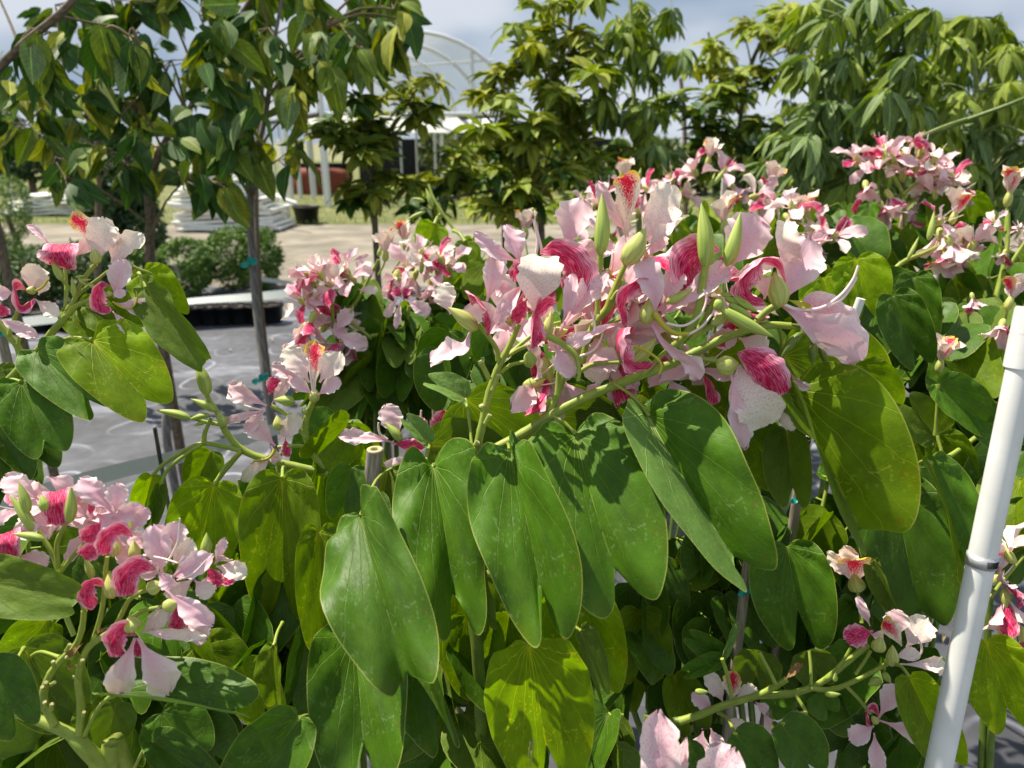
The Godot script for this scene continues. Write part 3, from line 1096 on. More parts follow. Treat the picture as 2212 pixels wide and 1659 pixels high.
# far greenery: trunk and a crown of many small leaf faces
func far_tree(called: String, label: String, category: String, x: float, d: float, crown: Array, n: int, leaf_size: float, cols: Array, group := ""):
	var p := V(x, 404, d)
	var o := thing(called, label, category, Vector3(p.x, 0, p.z), group)
	var g := o.position
	var q := V(crown[0][0], crown[0][1], d)
	limb(o, "trunk", M.bark, [g, g.lerp(q, 0.5), q], d * 0.006, d * 0.003, 3, 6)
	var st := SurfaceTool.new()
	st.begin(Mesh.PRIMITIVE_TRIANGLES)
	blade_into(st, Transform3D(), 1.0, 0.5, 15.0, 30.0, 3)
	var mm := MultiMesh.new()
	mm.transform_format = MultiMesh.TRANSFORM_3D
	mm.use_colors = true
	mm.mesh = st.commit()
	mm.instance_count = n
	var area := 0.0
	for c in crown:
		area += c[2] * c[3]
	var k := 0
	var clumps := noise(rng.randi() % 1000, 0.02, 2)
	for c in crown:
		var m: int = int(n * c[2] * c[3] / area)
		if c == crown[crown.size() - 1]:
			m = n - k
		var depth: float = u2m((c[2] + c[3]) * 0.5, d)
		var i := 0
		var tries := 0
		while i < m and k < n:
			tries += 1
			var v := Vector3(rng.randf_range(-1, 1), rng.randf_range(-1, 1), rng.randf_range(-1, 1))
			if v.length() > 1.0:
				continue
			v = v.normalized() * pow(v.length(), 0.5)
			var px: float = c[0] + v.x * c[2]
			var py: float = c[1] + v.y * c[3]
			if clumps.get_noise_3d(px, py, v.z * 60.0) < -0.12 and tries < m * 12:
				continue
			var w := V(px, py, d) + Vector3(0, 0, v.z * depth)
			var b := Basis.from_euler(Vector3(rng.randf() * TAU, rng.randf() * TAU, rng.randf() * TAU)).scaled(Vector3.ONE * leaf_size * rng.randf_range(0.6, 1.3))
			mm.set_instance_transform(k, Transform3D(b, w - g))
			var col: Color = cols[rng.randi() % cols.size()]
			mm.set_instance_color(k, col)
			k += 1
			i += 1
	var mi := MultiMeshInstance3D.new()
	mi.name = "crown"
	mi.multimesh = mm
	mi.material_override = M.tinted
	mi.set_meta("kind", "stuff")
	o.add_child(mi)
# ---------------------------------------------------------------- ground, yard, greenhouse
func sheet(called: String, x0: float, x1: float, z0: float, z1: float, y: float, mat, uv := 1.0) -> MeshInstance3D:
	var m := PlaneMesh.new()
	m.size = Vector2(x1 - x0, z1 - z0)
	var o := MeshInstance3D.new()
	o.name = called
	o.mesh = m
	var mt: StandardMaterial3D = mat
	if uv != 1.0:
		mt = mat.duplicate()
		mt.uv1_scale = Vector3((x1 - x0) / uv, (z1 - z0) / uv, 1)
	o.material_override = mt
	o.position = Vector3((x0 + x1) / 2, y, (z0 + z1) / 2)
	add_child(o)
	return structure(o)

func ground():
	sheet("ground", -200, 200, -260, 60, -0.008, M.earth)
	sheet("gravel_path", -40, 40, -14.8, -7.9, -0.004, M.gravel)
	sheet("ground_cover_fabric", -14, 14, -8.1, 4, 0.0, M.fabric, 6.4)
	sheet("grass_strip", -60, 60, -60, -14.4, 0.0, M.grass)
	# grass along the far edge of the gravel
	K(0, 0, 1)
	var st := SurfaceTool.new()
	st.begin(Mesh.PRIMITIVE_TRIANGLES)
	blade_into(st, Transform3D(), 1.0, 0.10, 10.0, 40.0, 2)
	var mm := MultiMesh.new()
	mm.transform_format = MultiMesh.TRANSFORM_3D
	mm.use_colors = true
	mm.mesh = st.commit()
	mm.instance_count = 9000
	for i in 9000:
		var b := Basis(Vector3.UP, rng.randf() * TAU) * Basis(Vector3.RIGHT, rng.randf_range(-0.5, 0.5))
		var z := -14.3 - pow(rng.randf(), 1.6) * 6.0
		mm.set_instance_transform(i, Transform3D(b.scaled(Vector3.ONE * rng.randf_range(0.05, 0.14)), Vector3(rng.randf_range(-13, 9), 0.0, z)))
		mm.set_instance_color(i, Color(0.10, 0.20, 0.02).lerp(Color(0.25, 0.32, 0.05), rng.randf()))
	var mi := MultiMeshInstance3D.new()
	mi.name = "grass"
	mi.multimesh = mm
	mi.material_override = M.tinted
	add_child(mi)
	mi.set_meta("kind", "stuff")
	mi.set_meta("label", "tufts of green grass growing along the far edge of the gravel path")
	mi.set_meta("category", "grass")

func litter():
	# fallen petals and dry leaves on the fabric, too many and too small to tell apart
	var mm := MultiMesh.new()
	mm.transform_format = MultiMesh.TRANSFORM_3D
	mm.use_colors = true
	mm.mesh = petal_kit[2]
	mm.instance_count = 260
	var cols := [Color(0.75, 0.55, 0.57), Color(0.30, 0.20, 0.09), Color(0.42, 0.33, 0.15), Color(0.20, 0.15, 0.08), Color(0.62, 0.55, 0.42)]
	for i in 260:
		var b := Basis(Vector3.UP, rng.randf() * TAU) * Basis(Vector3.RIGHT, -PI / 2 + rng.randf_range(-0.2, 0.2))
		mm.set_instance_transform(i, Transform3D(b.scaled(Vector3.ONE * rng.randf_range(0.02, 0.06)), Vector3(rng.randf_range(-4.5, 2.5), 0.012, rng.randf_range(-7.8, -0.8))))
		mm.set_instance_color(i, cols[rng.randi() % 5])
	var mi := MultiMeshInstance3D.new()
	mi.name = "fallen_petals"
	mi.multimesh = mm
	mi.material_override = M.tinted
	add_child(mi)
	mi.set_meta("kind", "stuff")
	mi.set_meta("label", "fallen petals and dry leaf bits scattered on the grey fabric")
	mi.set_meta("category", "litter")

func pole(called: String, label: String, category: String, a: Vector3, b: Vector3, r: float, mat, group := "") -> MeshInstance3D:
	var o := put(self, called, tube_mesh([a, a.lerp(b, 0.5), b], [r, r, r], 10), mat)
	tag(o, label, category, group)
	return o

func pot_at(x: float, y: float, label: String, r: float, h: float):
	var g := G(x, y)
	var o := thing("nursery_pot", label, "pot", g, "black nursery pots in rows")
	var st := [Vector2(r * 0.82, 0.004), Vector2(r * 0.97, h * 0.86), Vector2(r * 1.06, h * 0.86), Vector2(r * 1.06, h), Vector2(r * 0.98, h), Vector2(r * 0.95, h * 0.9)]
	put(o, "pot_wall", lathe(st, 18), M.pot, Transform3D(Basis(), g))
	put(o, "soil", lathe([Vector2(r * 0.95, h * 0.9), Vector2(r * 0.4, h * 0.92), Vector2(0.001, h * 0.93)], 18), M.soil, Transform3D(Basis(), g))

func lathe(prof: Array, sides: int) -> Mesh:
	var st := SurfaceTool.new()
	st.begin(Mesh.PRIMITIVE_TRIANGLES)
	for p in prof:
		for j in sides + 1:
			var a := TAU * j / sides
			st.set_uv(Vector2(float(j) / sides, p.y))
			st.add_vertex(Vector3(cos(a) * p.x, p.y, sin(a) * p.x))
	for i in prof.size() - 1:
		for j in sides:
			var q := i * (sides + 1) + j
			var r := q + sides + 1
			for k in [q, q + 1, r, q + 1, r + 1, r]:
				st.add_index(k)
	st.generate_normals()
	return st.commit()

# a flat band stretched between places, standing on its edge
func band(label: String, xyd: Array, w: float, tilt := 0.0):
	var pts := []
	for i in xyd.size() / 3:
		pts.append(V(xyd[3 * i], xyd[3 * i + 1], xyd[3 * i + 2]))
	var p := cat(pts, 6)
	var st := SurfaceTool.new()
	st.begin(Mesh.PRIMITIVE_TRIANGLES)
	var run := 0.0
	for i in p.size():
		if i > 0:
			run += p[i].distance_to(p[i - 1])
		var y: Vector3 = (p[min(i + 1, p.size() - 1)] - p[max(i - 1, 0)]).normalized()
		var side := Vector3.UP.rotated(y, deg_to_rad(tilt + 12.0 * sin(run * 3.0)))
		for s in [-1.0, 1.0]:
			st.set_uv(Vector2(run / w * 1.0, s * 0.5 + 0.5) * 2.0)
			st.add_vertex(p[i] + side * w * 0.5 * s)
	for i in p.size() - 1:
		for k in [0, 2, 1, 1, 2, 3]:
			st.add_index(i * 2 + k)
	st.generate_normals()
	var o := put(self, "strap", st.commit(), M.strap)
	tag(o, label, "strap")

func shrub(label: String, x: float, y: float, rx: float, ry: float, n: int, cols: Array):
	var g := G(x, y + ry)
	var d := -(cam_basis.inverse() * (g - CAM)).z
	far_tree("potted_shrub", label, "shrub", x, d, [[x, y, rx, ry]], n * 6, 0.045, cols, "low shrubs behind the pale band")

func yard():
	litter()
	K(0, 0, 1)
	# row of pots under the pale band at the near edge of the gravel
	var px := [-20.0, 36.0, 95.0, 150.0, 395.0, 425.0, 458.0, 490.0, 523.0, 556.0, 590.0]
	for i in px.size():
		var yy: float = 716.0 - px[i] * 0.034
		var lab: String = ["black pot cut off by the picture's left edge under the pale band", "black pot under the pale band behind the left orchid tree stem", "black pot under the band just left of the hanging green leaves", "black pot under the band half hidden by the hanging green leaves", "black pot under the band just right of the hanging yellow green leaf", "black pot right of the first one past the yellow green leaf", "third black pot to the right of the yellow green leaf", "black pot under the band with a pale tag hanging in front", "black pot just left of the staked trunk with the teal tie", "black pot right behind the staked trunk with the teal tie", "black pot right of the staked trunk, last of the row"][i]
		pot_at(px[i], yy, lab, 0.105, 0.175)
	K(0, 0, 1)
	band("flat pale grey band running along the tops of the far row of pots", [-40, 705, 5.9, 150, 684, 6.05, 400, 652, 6.3, 560, 640, 6.5, 720, 624, 6.9], 0.095, -55)
	band("thin pale band stretched over the gravel behind the pots", [540, 600, 7.6, 620, 611, 7.6, 700, 628, 7.5], 0.05)
	band("woven white strap stretched slanting across the grey fabric behind the pink flowers", [-20, 1094, 1.5, 120, 1056, 1.62, 247, 1020, 1.76, 400, 983, 1.95, 520, 950, 2.15, 663, 906, 2.5, 720, 890, 2.65], 0.040, -14)
	# low shrubs behind the pots
	var g1 := [Color(0.08, 0.20, 0.02), Color(0.13, 0.26, 0.03), Color(0.05, 0.13, 0.02), Color(0.18, 0.26, 0.03)]
	var g2 := [Color(0.05, 0.12, 0.03), Color(0.09, 0.17, 0.04), Color(0.13, 0.2, 0.05)]
	shrub("low green shrub with small leaves right of the grey trunk's foot", 395, 580, 62, 66, 900, g1)
	shrub("bright green shrub with small leaves behind the teal tied trunk", 500, 555, 60, 70, 900, g1)
	shrub("low shrub with small leaves just right of the teal tied trunk", 566, 560, 42, 66, 600, g1)
	shrub("dark green low shrub behind the pink flowers at the left edge", 60, 600, 80, 70, 1000, g2)
	shrub("dark green low shrub behind the upper left flowers", 180, 590, 70, 72, 900, g2)
	shrub("low shrub left of the grey trunk, behind the cream flower", 280, 585, 60, 64, 900, g1)
	shrub("light green bush at the left edge above the dark shrubs", 15, 465, 40, 90, 700, g1)
	# pile of white plastic sheeting
	K(0, 0, 1)
	var pile := thing("sheeting_pile", "pile of folded white plastic sheeting between the two trunks", "sheeting", G(520, 492))
	var pg := pile.position
	for i in 17:
		var w := 1.9 - 0.03 * i - (0.10 * maxf(0, i - 8))
		var t := Transform3D(Basis(Vector3.UP, rng.randf_range(-0.05, 0.05)) * Basis(Vector3(0, 0, 1), rng.randf_range(-0.02, 0.02)), pg + Vector3(rng.randf_range(-0.1, 0.1) - 0.02 * i, 0.035 + i * 0.067, rng.randf_range(-0.08, 0.08)))
		put(pile, "sheet", fold_mesh(w, 1.1, 0.030, i), M.white, t)
	var pile2 := thing("sheeting_pile", "low heap of white plastic left of the dark bush", "sheeting", G(130, 462))
	for i in 6:
		put(pile2, "sheet", fold_mesh(1.9 - i * 0.15, 1.0, 0.03, i + 30), M.white, Transform3D(Basis(Vector3.UP, rng.randf_range(-0.2, 0.2)), pile2.position + Vector3(rng.randf_range(-0.2, 0.2), 0.05 + i * 0.075, 0)))
	# big black tubs
	K(0, 0, 1)
	for e in [[578, 488, 0.26, 0.30, "big black tub standing on the grass by the white post"], [664, 482, 0.26, 0.34, "big black tub with clods of soil right of the white post"]]:
		pot_at(e[0], e[1], e[4], e[2], e[3])
	# white posts
	K(0, 0, 1)
	var a := V(610, 345, 14)
	pole("post", "tall white plastic post standing beside the black tub", "post", Vector3(a.x, 0, a.z), a + Vector3(0, 0.4, 0), 0.045, M.pvc)
	pole("plank", "white plank leaning over the big black tubs", "plank", V(578, 418, 13.5), V(642, 439, 12.9), 0.03, M.pvc)
	greenhouse()
	# wooded edge of the yard
	var far_g := [Color(0.035, 0.08, 0.025), Color(0.06, 0.12, 0.03), Color(0.09, 0.15, 0.04), Color(0.04, 0.09, 0.045)]
	far_tree("bush", "large dark green bush behind the left grey trunk", "bush", 262, 9.0, [[255, 400, 75, 105], [290, 500, 60, 70], [225, 350, 50, 60]], 6500, 0.10, far_g)
	far_tree("distant_tree", "dark tree behind the left leaves at the picture's edge", "tree", 70, 22.0, [[60, 330, 75, 60], [150, 320, 60, 60], [0, 300, 50, 70]], 4000, 0.22, far_g)
	var warm := [Color(0.10, 0.15, 0.04), Color(0.16, 0.19, 0.05), Color(0.07, 0.12, 0.04), Color(0.13, 0.17, 0.07)]
	far_tree("distant_tree", "hazy olive tree beyond the greenhouse's right side", "tree", 1030, 24.0, [[1000, 330, 90, 70], [1110, 340, 90, 75], [1190, 380, 70, 60]], 4500, 0.28, warm)
	far_tree("distant_tree", "hazy olive tree under the middle trees", "tree", 1330, 22.0, [[1300, 385, 110, 60], [1440, 370, 100, 70]], 4500, 0.26, warm)
	far_tree("distant_tree", "dark far tree behind the trunks on the right", "tree", 1700, 20.0, [[1640, 360, 120, 75], [1800, 350, 120, 80]], 5000, 0.26, far_g)
	far_tree("distant_tree", "dark far tree behind the right hand drooping leaves", "tree", 2080, 20.0, [[2000, 330, 120, 90], [2150, 330, 110, 100]], 5000, 0.26, far_g)

func fold_mesh(w: float, dep: float, th: float, s: int) -> Mesh:
	var pts := []
	var rad := []
	for i in 9:
		var t := i / 8.0
		pts.append(Vector3((t - 0.5) * w, 0.02 * sin(t * 9.0 + s * 1.3), dep * 0.5 + 0.03 * sin(t * 7.0 + s)))
		rad.append(th * (1.0 + 0.25 * sin(t * 15.0 + s * 2.0)))
	var st := SurfaceTool.new()
	st.append_from(tube_mesh(pts, rad, 8), 0, Transform3D())
	st.append_from(box_mesh(Vector3(w * 0.985, th * 1.25, dep)), 0, Transform3D())
	return st.commit()

func greenhouse():
	K(0, 0, 1)
	var o := thing("greenhouse", "hoop greenhouse with bare grey arches and clear film beyond the gravel", "greenhouse", V(900, 404, 17) * Vector3(1, 0, 1))
	# long axis runs away to the left; the end arch faces right of the view
	var end := V(892, 247, 17.5)
	var across := Vector3(1, 0, 0.12).normalized()
	var along := Vector3(-0.42, 0, -0.91).normalized()
	var half := 2.42
	var rise := 1.84
	var gut := end.y
	var hoops := []
	for k in 7:
		var c := end + along * (k * 1.9)
		var pts := []
		for i in 19:
			var a := PI * i / 18.0
			pts.append(c + across * (-cos(a) * half) + Vector3(0, sin(a) * rise, 0))
		hoops.append(pts)
		var r := []
		for p in pts:
			r.append(0.048)
		put(o, "hoop", tube_mesh(pts, r, 8), M.galv)
		for s in [-1.0, 1.0]:
			var foot: Vector3 = c + across * half * s
			put(o, "post", tube_mesh([Vector3(foot.x, 0, foot.z), foot * Vector3(1, 0.5, 1), foot], [0.04, 0.04, 0.04], 8), M.galv)
	for s in [-1.0, 1.0]:
		var g0: Vector3 = end + across * half * s - along * 0.3
		var g1: Vector3 = g0 + along * 12.2
		put(o, "gutter", tube_mesh([g0, g0.lerp(g1, 0.5), g1], [0.07, 0.07, 0.07], 6), M.shade)
	var e0: Vector3 = end - across * half
	var e1: Vector3 = end + across * half
	put(o, "tie_bar", tube_mesh([e0 + Vector3(0, 0.02, 0), end, e1], [0.05, 0.05, 0.05], 6), M.galv)
	put(o, "tie_bar", tube_mesh([e0 + Vector3(0, 1.02, 0) + across * 0.35, end + Vector3(0, 1.10, 0), e1 + Vector3(0, 1.2, 0) - across * 0.4], [0.022, 0.022, 0.022], 6), M.galv)
	for f in [0.62]:
		var u: Vector3 = end + across * half * f
		put(o, "upright", tube_mesh([Vector3(u.x, 0, u.z), u, u + Vector3(0, rise * sqrt(1.0 - f * f), 0)], [0.045, 0.045, 0.045], 8), M.galv)
	put(o, "ridge_pipe", tube_mesh([end + Vector3(0, rise, 0), end + Vector3(0, rise, 0) + along * 6.0, end + Vector3(0, rise, 0) + along * 11.4], [0.025, 0.025, 0.025], 6), M.galv)
	var st := SurfaceTool.new()
	st.begin(Mesh.PRIMITIVE_TRIANGLES)
	for k in hoops.size():
		for i in 19:
			st.add_vertex(hoops[k][i] + (hoops[k][i] - (end + along * (k * 1.9))).normalized() * 0.045)
	for k in hoops.size() - 1:
		for i in 18:
			var q := k * 19 + i
			for j in [q, q + 1, q + 19, q + 1, q + 20, q + 19]:
				st.add_index(j)
	st.generate_normals()
	put(o, "film", st.commit(), M.film)
	# low white plastic roof of the bay behind
	var rs := SurfaceTool.new()
	rs.begin(Mesh.PRIMITIVE_TRIANGLES)
	for i in 13:
		var a := i / 12.0 * 1.35
		for s in 2:
			var q := V(640 if s == 0 else 1060, 286, 19.6)
			rs.add_vertex(q + Vector3(0, sin(a) * 0.55, -a * 0.9))
	for i in 12:
		for j in [i * 2, i * 2 + 1, i * 2 + 2, i * 2 + 1, i * 2 + 3, i * 2 + 2]:
			rs.add_index(j)
	rs.generate_normals()
	put(o, "low_roof", rs.commit(), M.white)
	# shaded bay below the gutter: dark cloth wall and stored goods
	K(0, 0, 1)
	var cl := put(self, "shade_cloth", drape_mesh(V(770, 300, 26), V(1330, 300, 26), 0.0, 5), M.shade)
	tag(cl, "dark grey shade cloth hung as a wall under the greenhouse gutter", "shade cloth")
	var cl2 := put(self, "shade_cloth", drape_mesh(V(610, 352, 27), V(760, 352, 27), 0.0, 9), M.shade)
	tag(cl2, "dark low cloth behind the grey posts left of the middle tree", "shade cloth")
	var hp := V(690, 372, 22) * Vector3(1, 0, 1)
	var hm := SurfaceTool.new()
	hm.begin(Mesh.PRIMITIVE_TRIANGLES)
	var hn := noise(180, 1.3, 3)
	for i in 13:
		for j in 25:
			var a := j / 24.0 * TAU
			var b := i / 12.0 * PI * 0.5
			var q := Vector3(cos(a) * pow(cos(b), 0.22) * 1.0, pow(sin(b), 0.6) * 0.75, sin(a) * pow(cos(b), 0.22) * 0.5)
			hm.add_vertex(q * (1.0 + 0.12 * hn.get_noise_3d(q.x, q.y, q.z)))
	for i in 12:
		for j in 24:
			var q := i * 25 + j
			for k in [q, q + 1, q + 25, q + 1, q + 26, q + 25]:
				hm.add_index(k)
	hm.generate_normals()
	var tr := put(self, "covered_heap", hm.commit(), M.orange, Transform3D(Basis(), hp))
	tag(tr, "orange red covered heap seen between the grey greenhouse posts", "heap")
	for e in [[622, 342, 18.0, "thin grey post just right of the white post"], [640, 330, 20.0, "thin grey post left of the orange red heap"], [700, 300, 17.0, "grey post in front of the orange red heap, with a dark arm"], [672, 320, 21.0, "thin far grey post beside the orange red heap"], [955, 330, 20.0, "white painted post under the greenhouse gutter"], [20, 400, 16.0, "thin white stake at the left edge by the bush"], [48, 410, 16.0, "thin white stake second from the left edge"], [68, 418, 16.0, "thin white stake left of the hanging yellow leaf"]]:
		var p := V(e[0], e[1], e[2])
		var far_left: bool = e[0] < 100
		pole("post", e[3], "post", Vector3(p.x, 0, p.z), p + Vector3(0, 0.0 if far_left else 1.5, 0), 0.03 if far_left else 0.055, M.pvc if e[0] == 955 or far_left else M.galv)

func drape_mesh(a: Vector3, b: Vector3, low: float, s: int) -> Mesh:
	var st := SurfaceTool.new()
	st.begin(Mesh.PRIMITIVE_TRIANGLES)
	var n := 40
	for i in n + 1:
		var t := float(i) / n
		var p := a.lerp(b, t)
		var z := 0.08 * sin(t * 60.0 + s) + 0.05 * sin(t * 131.0)
		st.add_vertex(Vector3(p.x, p.y, p.z + z))
		st.add_vertex(Vector3(p.x, low, p.z + z * 1.4))
	for i in n:
		for k in [0, 2, 1, 1, 2, 3]:
			st.add_index(i * 2 + k)
	st.generate_normals()
	return st.commit()

# ---------------------------------------------------------------- young trees in the next rows
func trees():
	K(0, 0, 1)
	var dk := ["blade_dark", "blade_dark", "blade_mid", "blade_mid", "blade_dark", "blade_blue", "blade_olive", "blade_dark"]
	# left tree, forked grey trunk
	var t1 := tree("staked_tree", "leafy young tree with a forked grey trunk on the left", [330, 610, 2.9, 325, 480, 2.9, 318, 395, 2.9], 24, 19, "bark")
	branch(t1, [318, 395, 2.9, 300, 330, 2.95, 290, 200, 3.0, 288, 60, 3.1, 290, -60, 3.2], 16, 9)
	branch(t1, [320, 395, 2.9, 355, 310, 2.85, 375, 275, 2.8, 430, 205, 2.75, 480, 100, 2.7, 540, 0, 2.7, 590, -70, 2.7], 15, 7)
	branch(t1, [375, 275, 2.8, 400, 215, 2.9, 425, 165, 2.95], 9, 5)
	branch(t1, [300, 330, 2.95, 200, 260, 2.8, 60, 210, 2.6, -40, 240, 2.5], 10, 5)
	for e in [[90, 190, 90, 70, 22], [60, 270, 60, 50, 12], [190, 110, 90, 80, 24], [180, 240, 90, 70, 24], [300, 70, 90, 80, 22], [290, 220, 80, 80, 20], [250, 330, 80, 60, 16], [370, 130, 80, 90, 24], [340, 320, 70, 60, 12], [400, 250, 70, 70, 16], [140, 380, 40, 50, 5], [400, 390, 50, 60, 9], [240, 0, 130, 50, 16], [430, 30, 70, 70, 14], [120, 10, 100, 40, 12], [340, -20, 100, 50, 14]]:
		foliage(t1, 0, e[0], e[1], e[2], e[3], 2.35, 3.1, e[4], 0.125, dk, 0.38)
	# the near branch that crosses the top left corner
	var t0 := tree("staked_tree", "tree at the left edge whose bare brown branch crosses the corner", [-60, 250, 1.9, -20, 170, 1.9, 45, 100, 1.9, 130, 30, 1.9, 165, -10, 1.9], 22, 14, "bark")
	branch(t0, [42, 100, 1.9, 22, 50, 1.95, 0, 0, 2.0], 7, 5)
	branch(t0, [130, 35, 1.9, 190, 48, 1.95, 250, 60, 1.95, 300, 95, 1.95], 6, 4)
	for e in [[110, 70, 55, 40, 7], [205, 80, 55, 50, 9], [70, 130, 50, 40, 7], [280, 80, 50, 30, 7]]:
		foliage(t0, 0, e[0], e[1], e[2], e[3], 1.8, 2.1, e[4], 0.125, dk, 0.75)
	# second tree, thin straight trunk with teal ties
	var t2 := tree("staked_tree", "tall young tree on a thin trunk with two teal ties", [585, 900, 2.65, 560, 720, 2.65, 545, 560, 2.65, 541, 420, 2.65, 556, 330, 2.65], 19, 14, "greystake")
	branch(t2, [556, 330, 2.65, 580, 210, 2.65, 585, 130, 2.65, 605, 20, 2.7, 615, -60, 2.7], 13, 6)
	branch(t2, [582, 205, 2.65, 640, 130, 2.55, 700, 60, 2.5], 8, 4)
	for e in [[500, 110, 80, 90, 22], [580, 60, 80, 70, 22], [590, 170, 80, 70, 18], [500, 220, 70, 80, 18], [560, 290, 70, 60, 14], [470, 330, 60, 60, 12], [640, 250, 60, 70, 12], [660, 110, 70, 90, 22], [740, 60, 70, 70, 20], [800, 40, 70, 60, 18], [850, 20, 40, 55, 9], [730, 150, 60, 70, 12], [600, 345, 40, 40, 3], [440, 290, 50, 60, 7], [455, 390, 50, 50, 4], [780, 100, 50, 50, 8], [560, -10, 90, 50, 14], [700, -10, 90, 50, 14], [810, -20, 70, 40, 9], [862, 40, 22, 45, 4]]:
		foliage(t2, 0, e[0], e[1], e[2], e[3], 2.2, 2.95, e[4], 0.13, ["blade_dark", "blade_dark", "blade_mid", "blade_blue", "blade_mid", "blade_olive"], 0.5)
	for e in [[541, 567], [566, 817]]:
		tie(t2.node, e[0], e[1], 2.62, 24)
	var s1 := thing("stake", "thin weathered stake standing behind the strap under the hanging leaves", "stake", V(362, 940, 2.9) * Vector3(1, 0, 1))
	limb(s1, "pole", M.greystake, [V(362, 940, 2.9) * Vector3(1, 0, 1), V(362, 960, 2.9), V(360, 880, 2.9)], 0.019, 0.017, 3, 8)
	# middle trees with leaves in flat whorls
	var ol := ["blade_dark", "blade_mid", "blade_olive", "blade_mid", "blade_olive"]
	var t3 := tree("whorl_tree", "young tree with flat whorls of dark leaves left of the centre", [812, 520, 3.1, 808, 420, 3.1, 804, 300, 3.1, 803, 190, 3.1, 800, 120, 3.1], 15, 8, "bark")
	branch(t3, [805, 330, 3.1, 860, 260, 3.1, 905, 180, 3.1], 8, 4)
	for e in [[790, 215, 55, 18, 6], [880, 180, 70, 12, 6], [900, 225, 55, 22, 7], [780, 270, 70, 30, 11], [850, 290, 70, 25, 10], [740, 310, 55, 40, 9], [830, 340, 80, 35, 11], [880, 250, 50, 20, 6], [770, 400, 60, 40, 9], [850, 400, 70, 40, 11], [790, 440, 60, 40, 8], [720, 260, 40, 30, 5]]:
		foliage(t3, 2, e[0], e[1], e[2], e[3], 2.8, 3.3, e[4], 0.10, ol, 0.2)
	var t4 := tree("whorl_tree", "bushy young tree with yellowish top leaves in the middle", [1170, 560, 3.3, 1165, 440, 3.3, 1160, 330, 3.3, 1190, 200, 3.3, 1230, 60, 3.3, 1250, -80, 3.3], 17, 9, "bark")
	branch(t4, [1162, 330, 3.3, 1080, 280, 3.2, 1040, 240, 3.2], 8, 4)
	branch(t4, [1165, 400, 3.3, 1010, 420, 3.1, 930, 440, 3.1], 8, 4)
	for e in [[1130, 80, 60, 30, 7], [1190, 20, 60, 40, 8], [1260, -10, 60, 40, 8], [1260, 80, 70, 50, 12], [1190, 120, 60, 40, 10], [1110, 140, 60, 30, 8], [1250, 150, 70, 40, 10], [1080, 210, 60, 25, 8], [1170, 200, 70, 30, 10], [1240, 220, 60, 40, 8], [1050, 270, 70, 30, 10], [1130, 280, 80, 35, 13], [1210, 290, 70, 40, 11]]:
		foliage(t4, 2, e[0], e[1], e[2], e[3], 2.8, 3.5, e[4], 0.115, ["blade_olive", "blade_light", "blade_light", "blade_mid", "blade_olive"], 0.15)
	for e in [[1010, 330, 60, 40, 9], [1090, 350, 80, 40, 12], [1180, 370, 80, 45, 12], [1250, 350, 60, 40, 8], [960, 390, 60, 40, 9], [1060, 420, 80, 40, 12], [1160, 440, 80, 40, 11], [950, 450, 50, 30, 6]]:
		foliage(t4, 2, e[0], e[1], e[2], e[3], 2.9, 3.6, e[4], 0.115, ["blade_olive", "blade_mid", "blade_dark", "blade_olive", "blade_light"], 0.3)
	var t5 := tree("drooping_tree", "tall tree with drooping fingered leaves right of the middle", [1380, 560, 3.5, 1375, 420, 3.5, 1370, 250, 3.5, 1365, 100, 3.5, 1360, -60, 3.5], 15, 9, "shoot")
	for e in [[1330, 30, 60, 40, 9], [1400, 40, 60, 50, 10], [1300, 120, 60, 40, 8], [1380, 130, 70, 50, 11], [1450, 20, 40, 40, 5], [1350, 200, 70, 40, 10], [1440, 110, 40, 40, 6], [1290, 230, 60, 40, 8], [1380, 270, 70, 40, 10], [1310, 310, 70, 40, 10], [1400, 340, 70, 40, 10], [1340, 390, 70, 40, 10]]:
		foliage(t5, 1, e[0], e[1], e[2], e[3], 3.1, 3.8, e[4], 0.13, ["blade_mid", "blade_light", "blade_mid", "blade_blue"], 0.75)
	var t6 := tree("whorl_tree", "sunlit yellow green tree at the right of the gap in the sky", [1600, 560, 4.2, 1598, 400, 4.2, 1600, 250, 4.2, 1630, 120, 4.2, 1690, 30, 4.2], 14, 8, "bark")
	branch(t6, [1600, 250, 4.2, 1550, 160, 4.2, 1530, 70, 4.2], 7, 4)
	for e in [[1540, 110, 50, 40, 8], [1600, 70, 60, 35, 9], [1680, 30, 60, 25, 9], [1740, 50, 60, 40, 9], [1510, 150, 35, 20, 4], [1590, 140, 70, 40, 11], [1670, 100, 70, 40, 11], [1750, 110, 60, 40, 9]]:
		foliage(t6, 2, e[0], e[1], e[2], e[3], 3.8, 4.5, e[4], 0.115, ["blade_olive", "blade_light", "blade_olive"], 0.1)
	for e in [[1450, 230, 60, 40, 10], [1540, 230, 70, 50, 12], [1620, 200, 70, 40, 11], [1500, 300, 80, 50, 12], [1600, 290, 80, 50, 12], [1450, 350, 60, 40, 9], [1540, 380, 80, 40, 10]]:
		foliage(t6, 2, e[0], e[1], e[2], e[3], 3.8, 4.6, e[4], 0.135, ["blade_light", "blade_mid", "blade_mid", "blade_dark"], 0.6)
	# big drooping tree on the right
	var bl := ["blade_blue", "blade_blue", "blade_mid", "blade_light", "blade_blue"]
	var t7 := tree("drooping_tree", "large tree with long drooping blue green leaflets on the right", [1862, 520, 2.7, 1857, 350, 2.7, 1855, 200, 2.7, 1850, 50, 2.7, 1852, -60, 2.7], 18, 12, "stemdark")
	branch(t7, [1856, 330, 2.7, 1800, 260, 2.65, 1740, 200, 2.6, 1655, 110, 2.6], 8, 4)
	branch(t7, [1856, 300, 2.7, 1975, 300, 2.5, 2080, 262, 2.4, 2190, 222, 2.3, 2260, 190, 2.3], 9, 7)
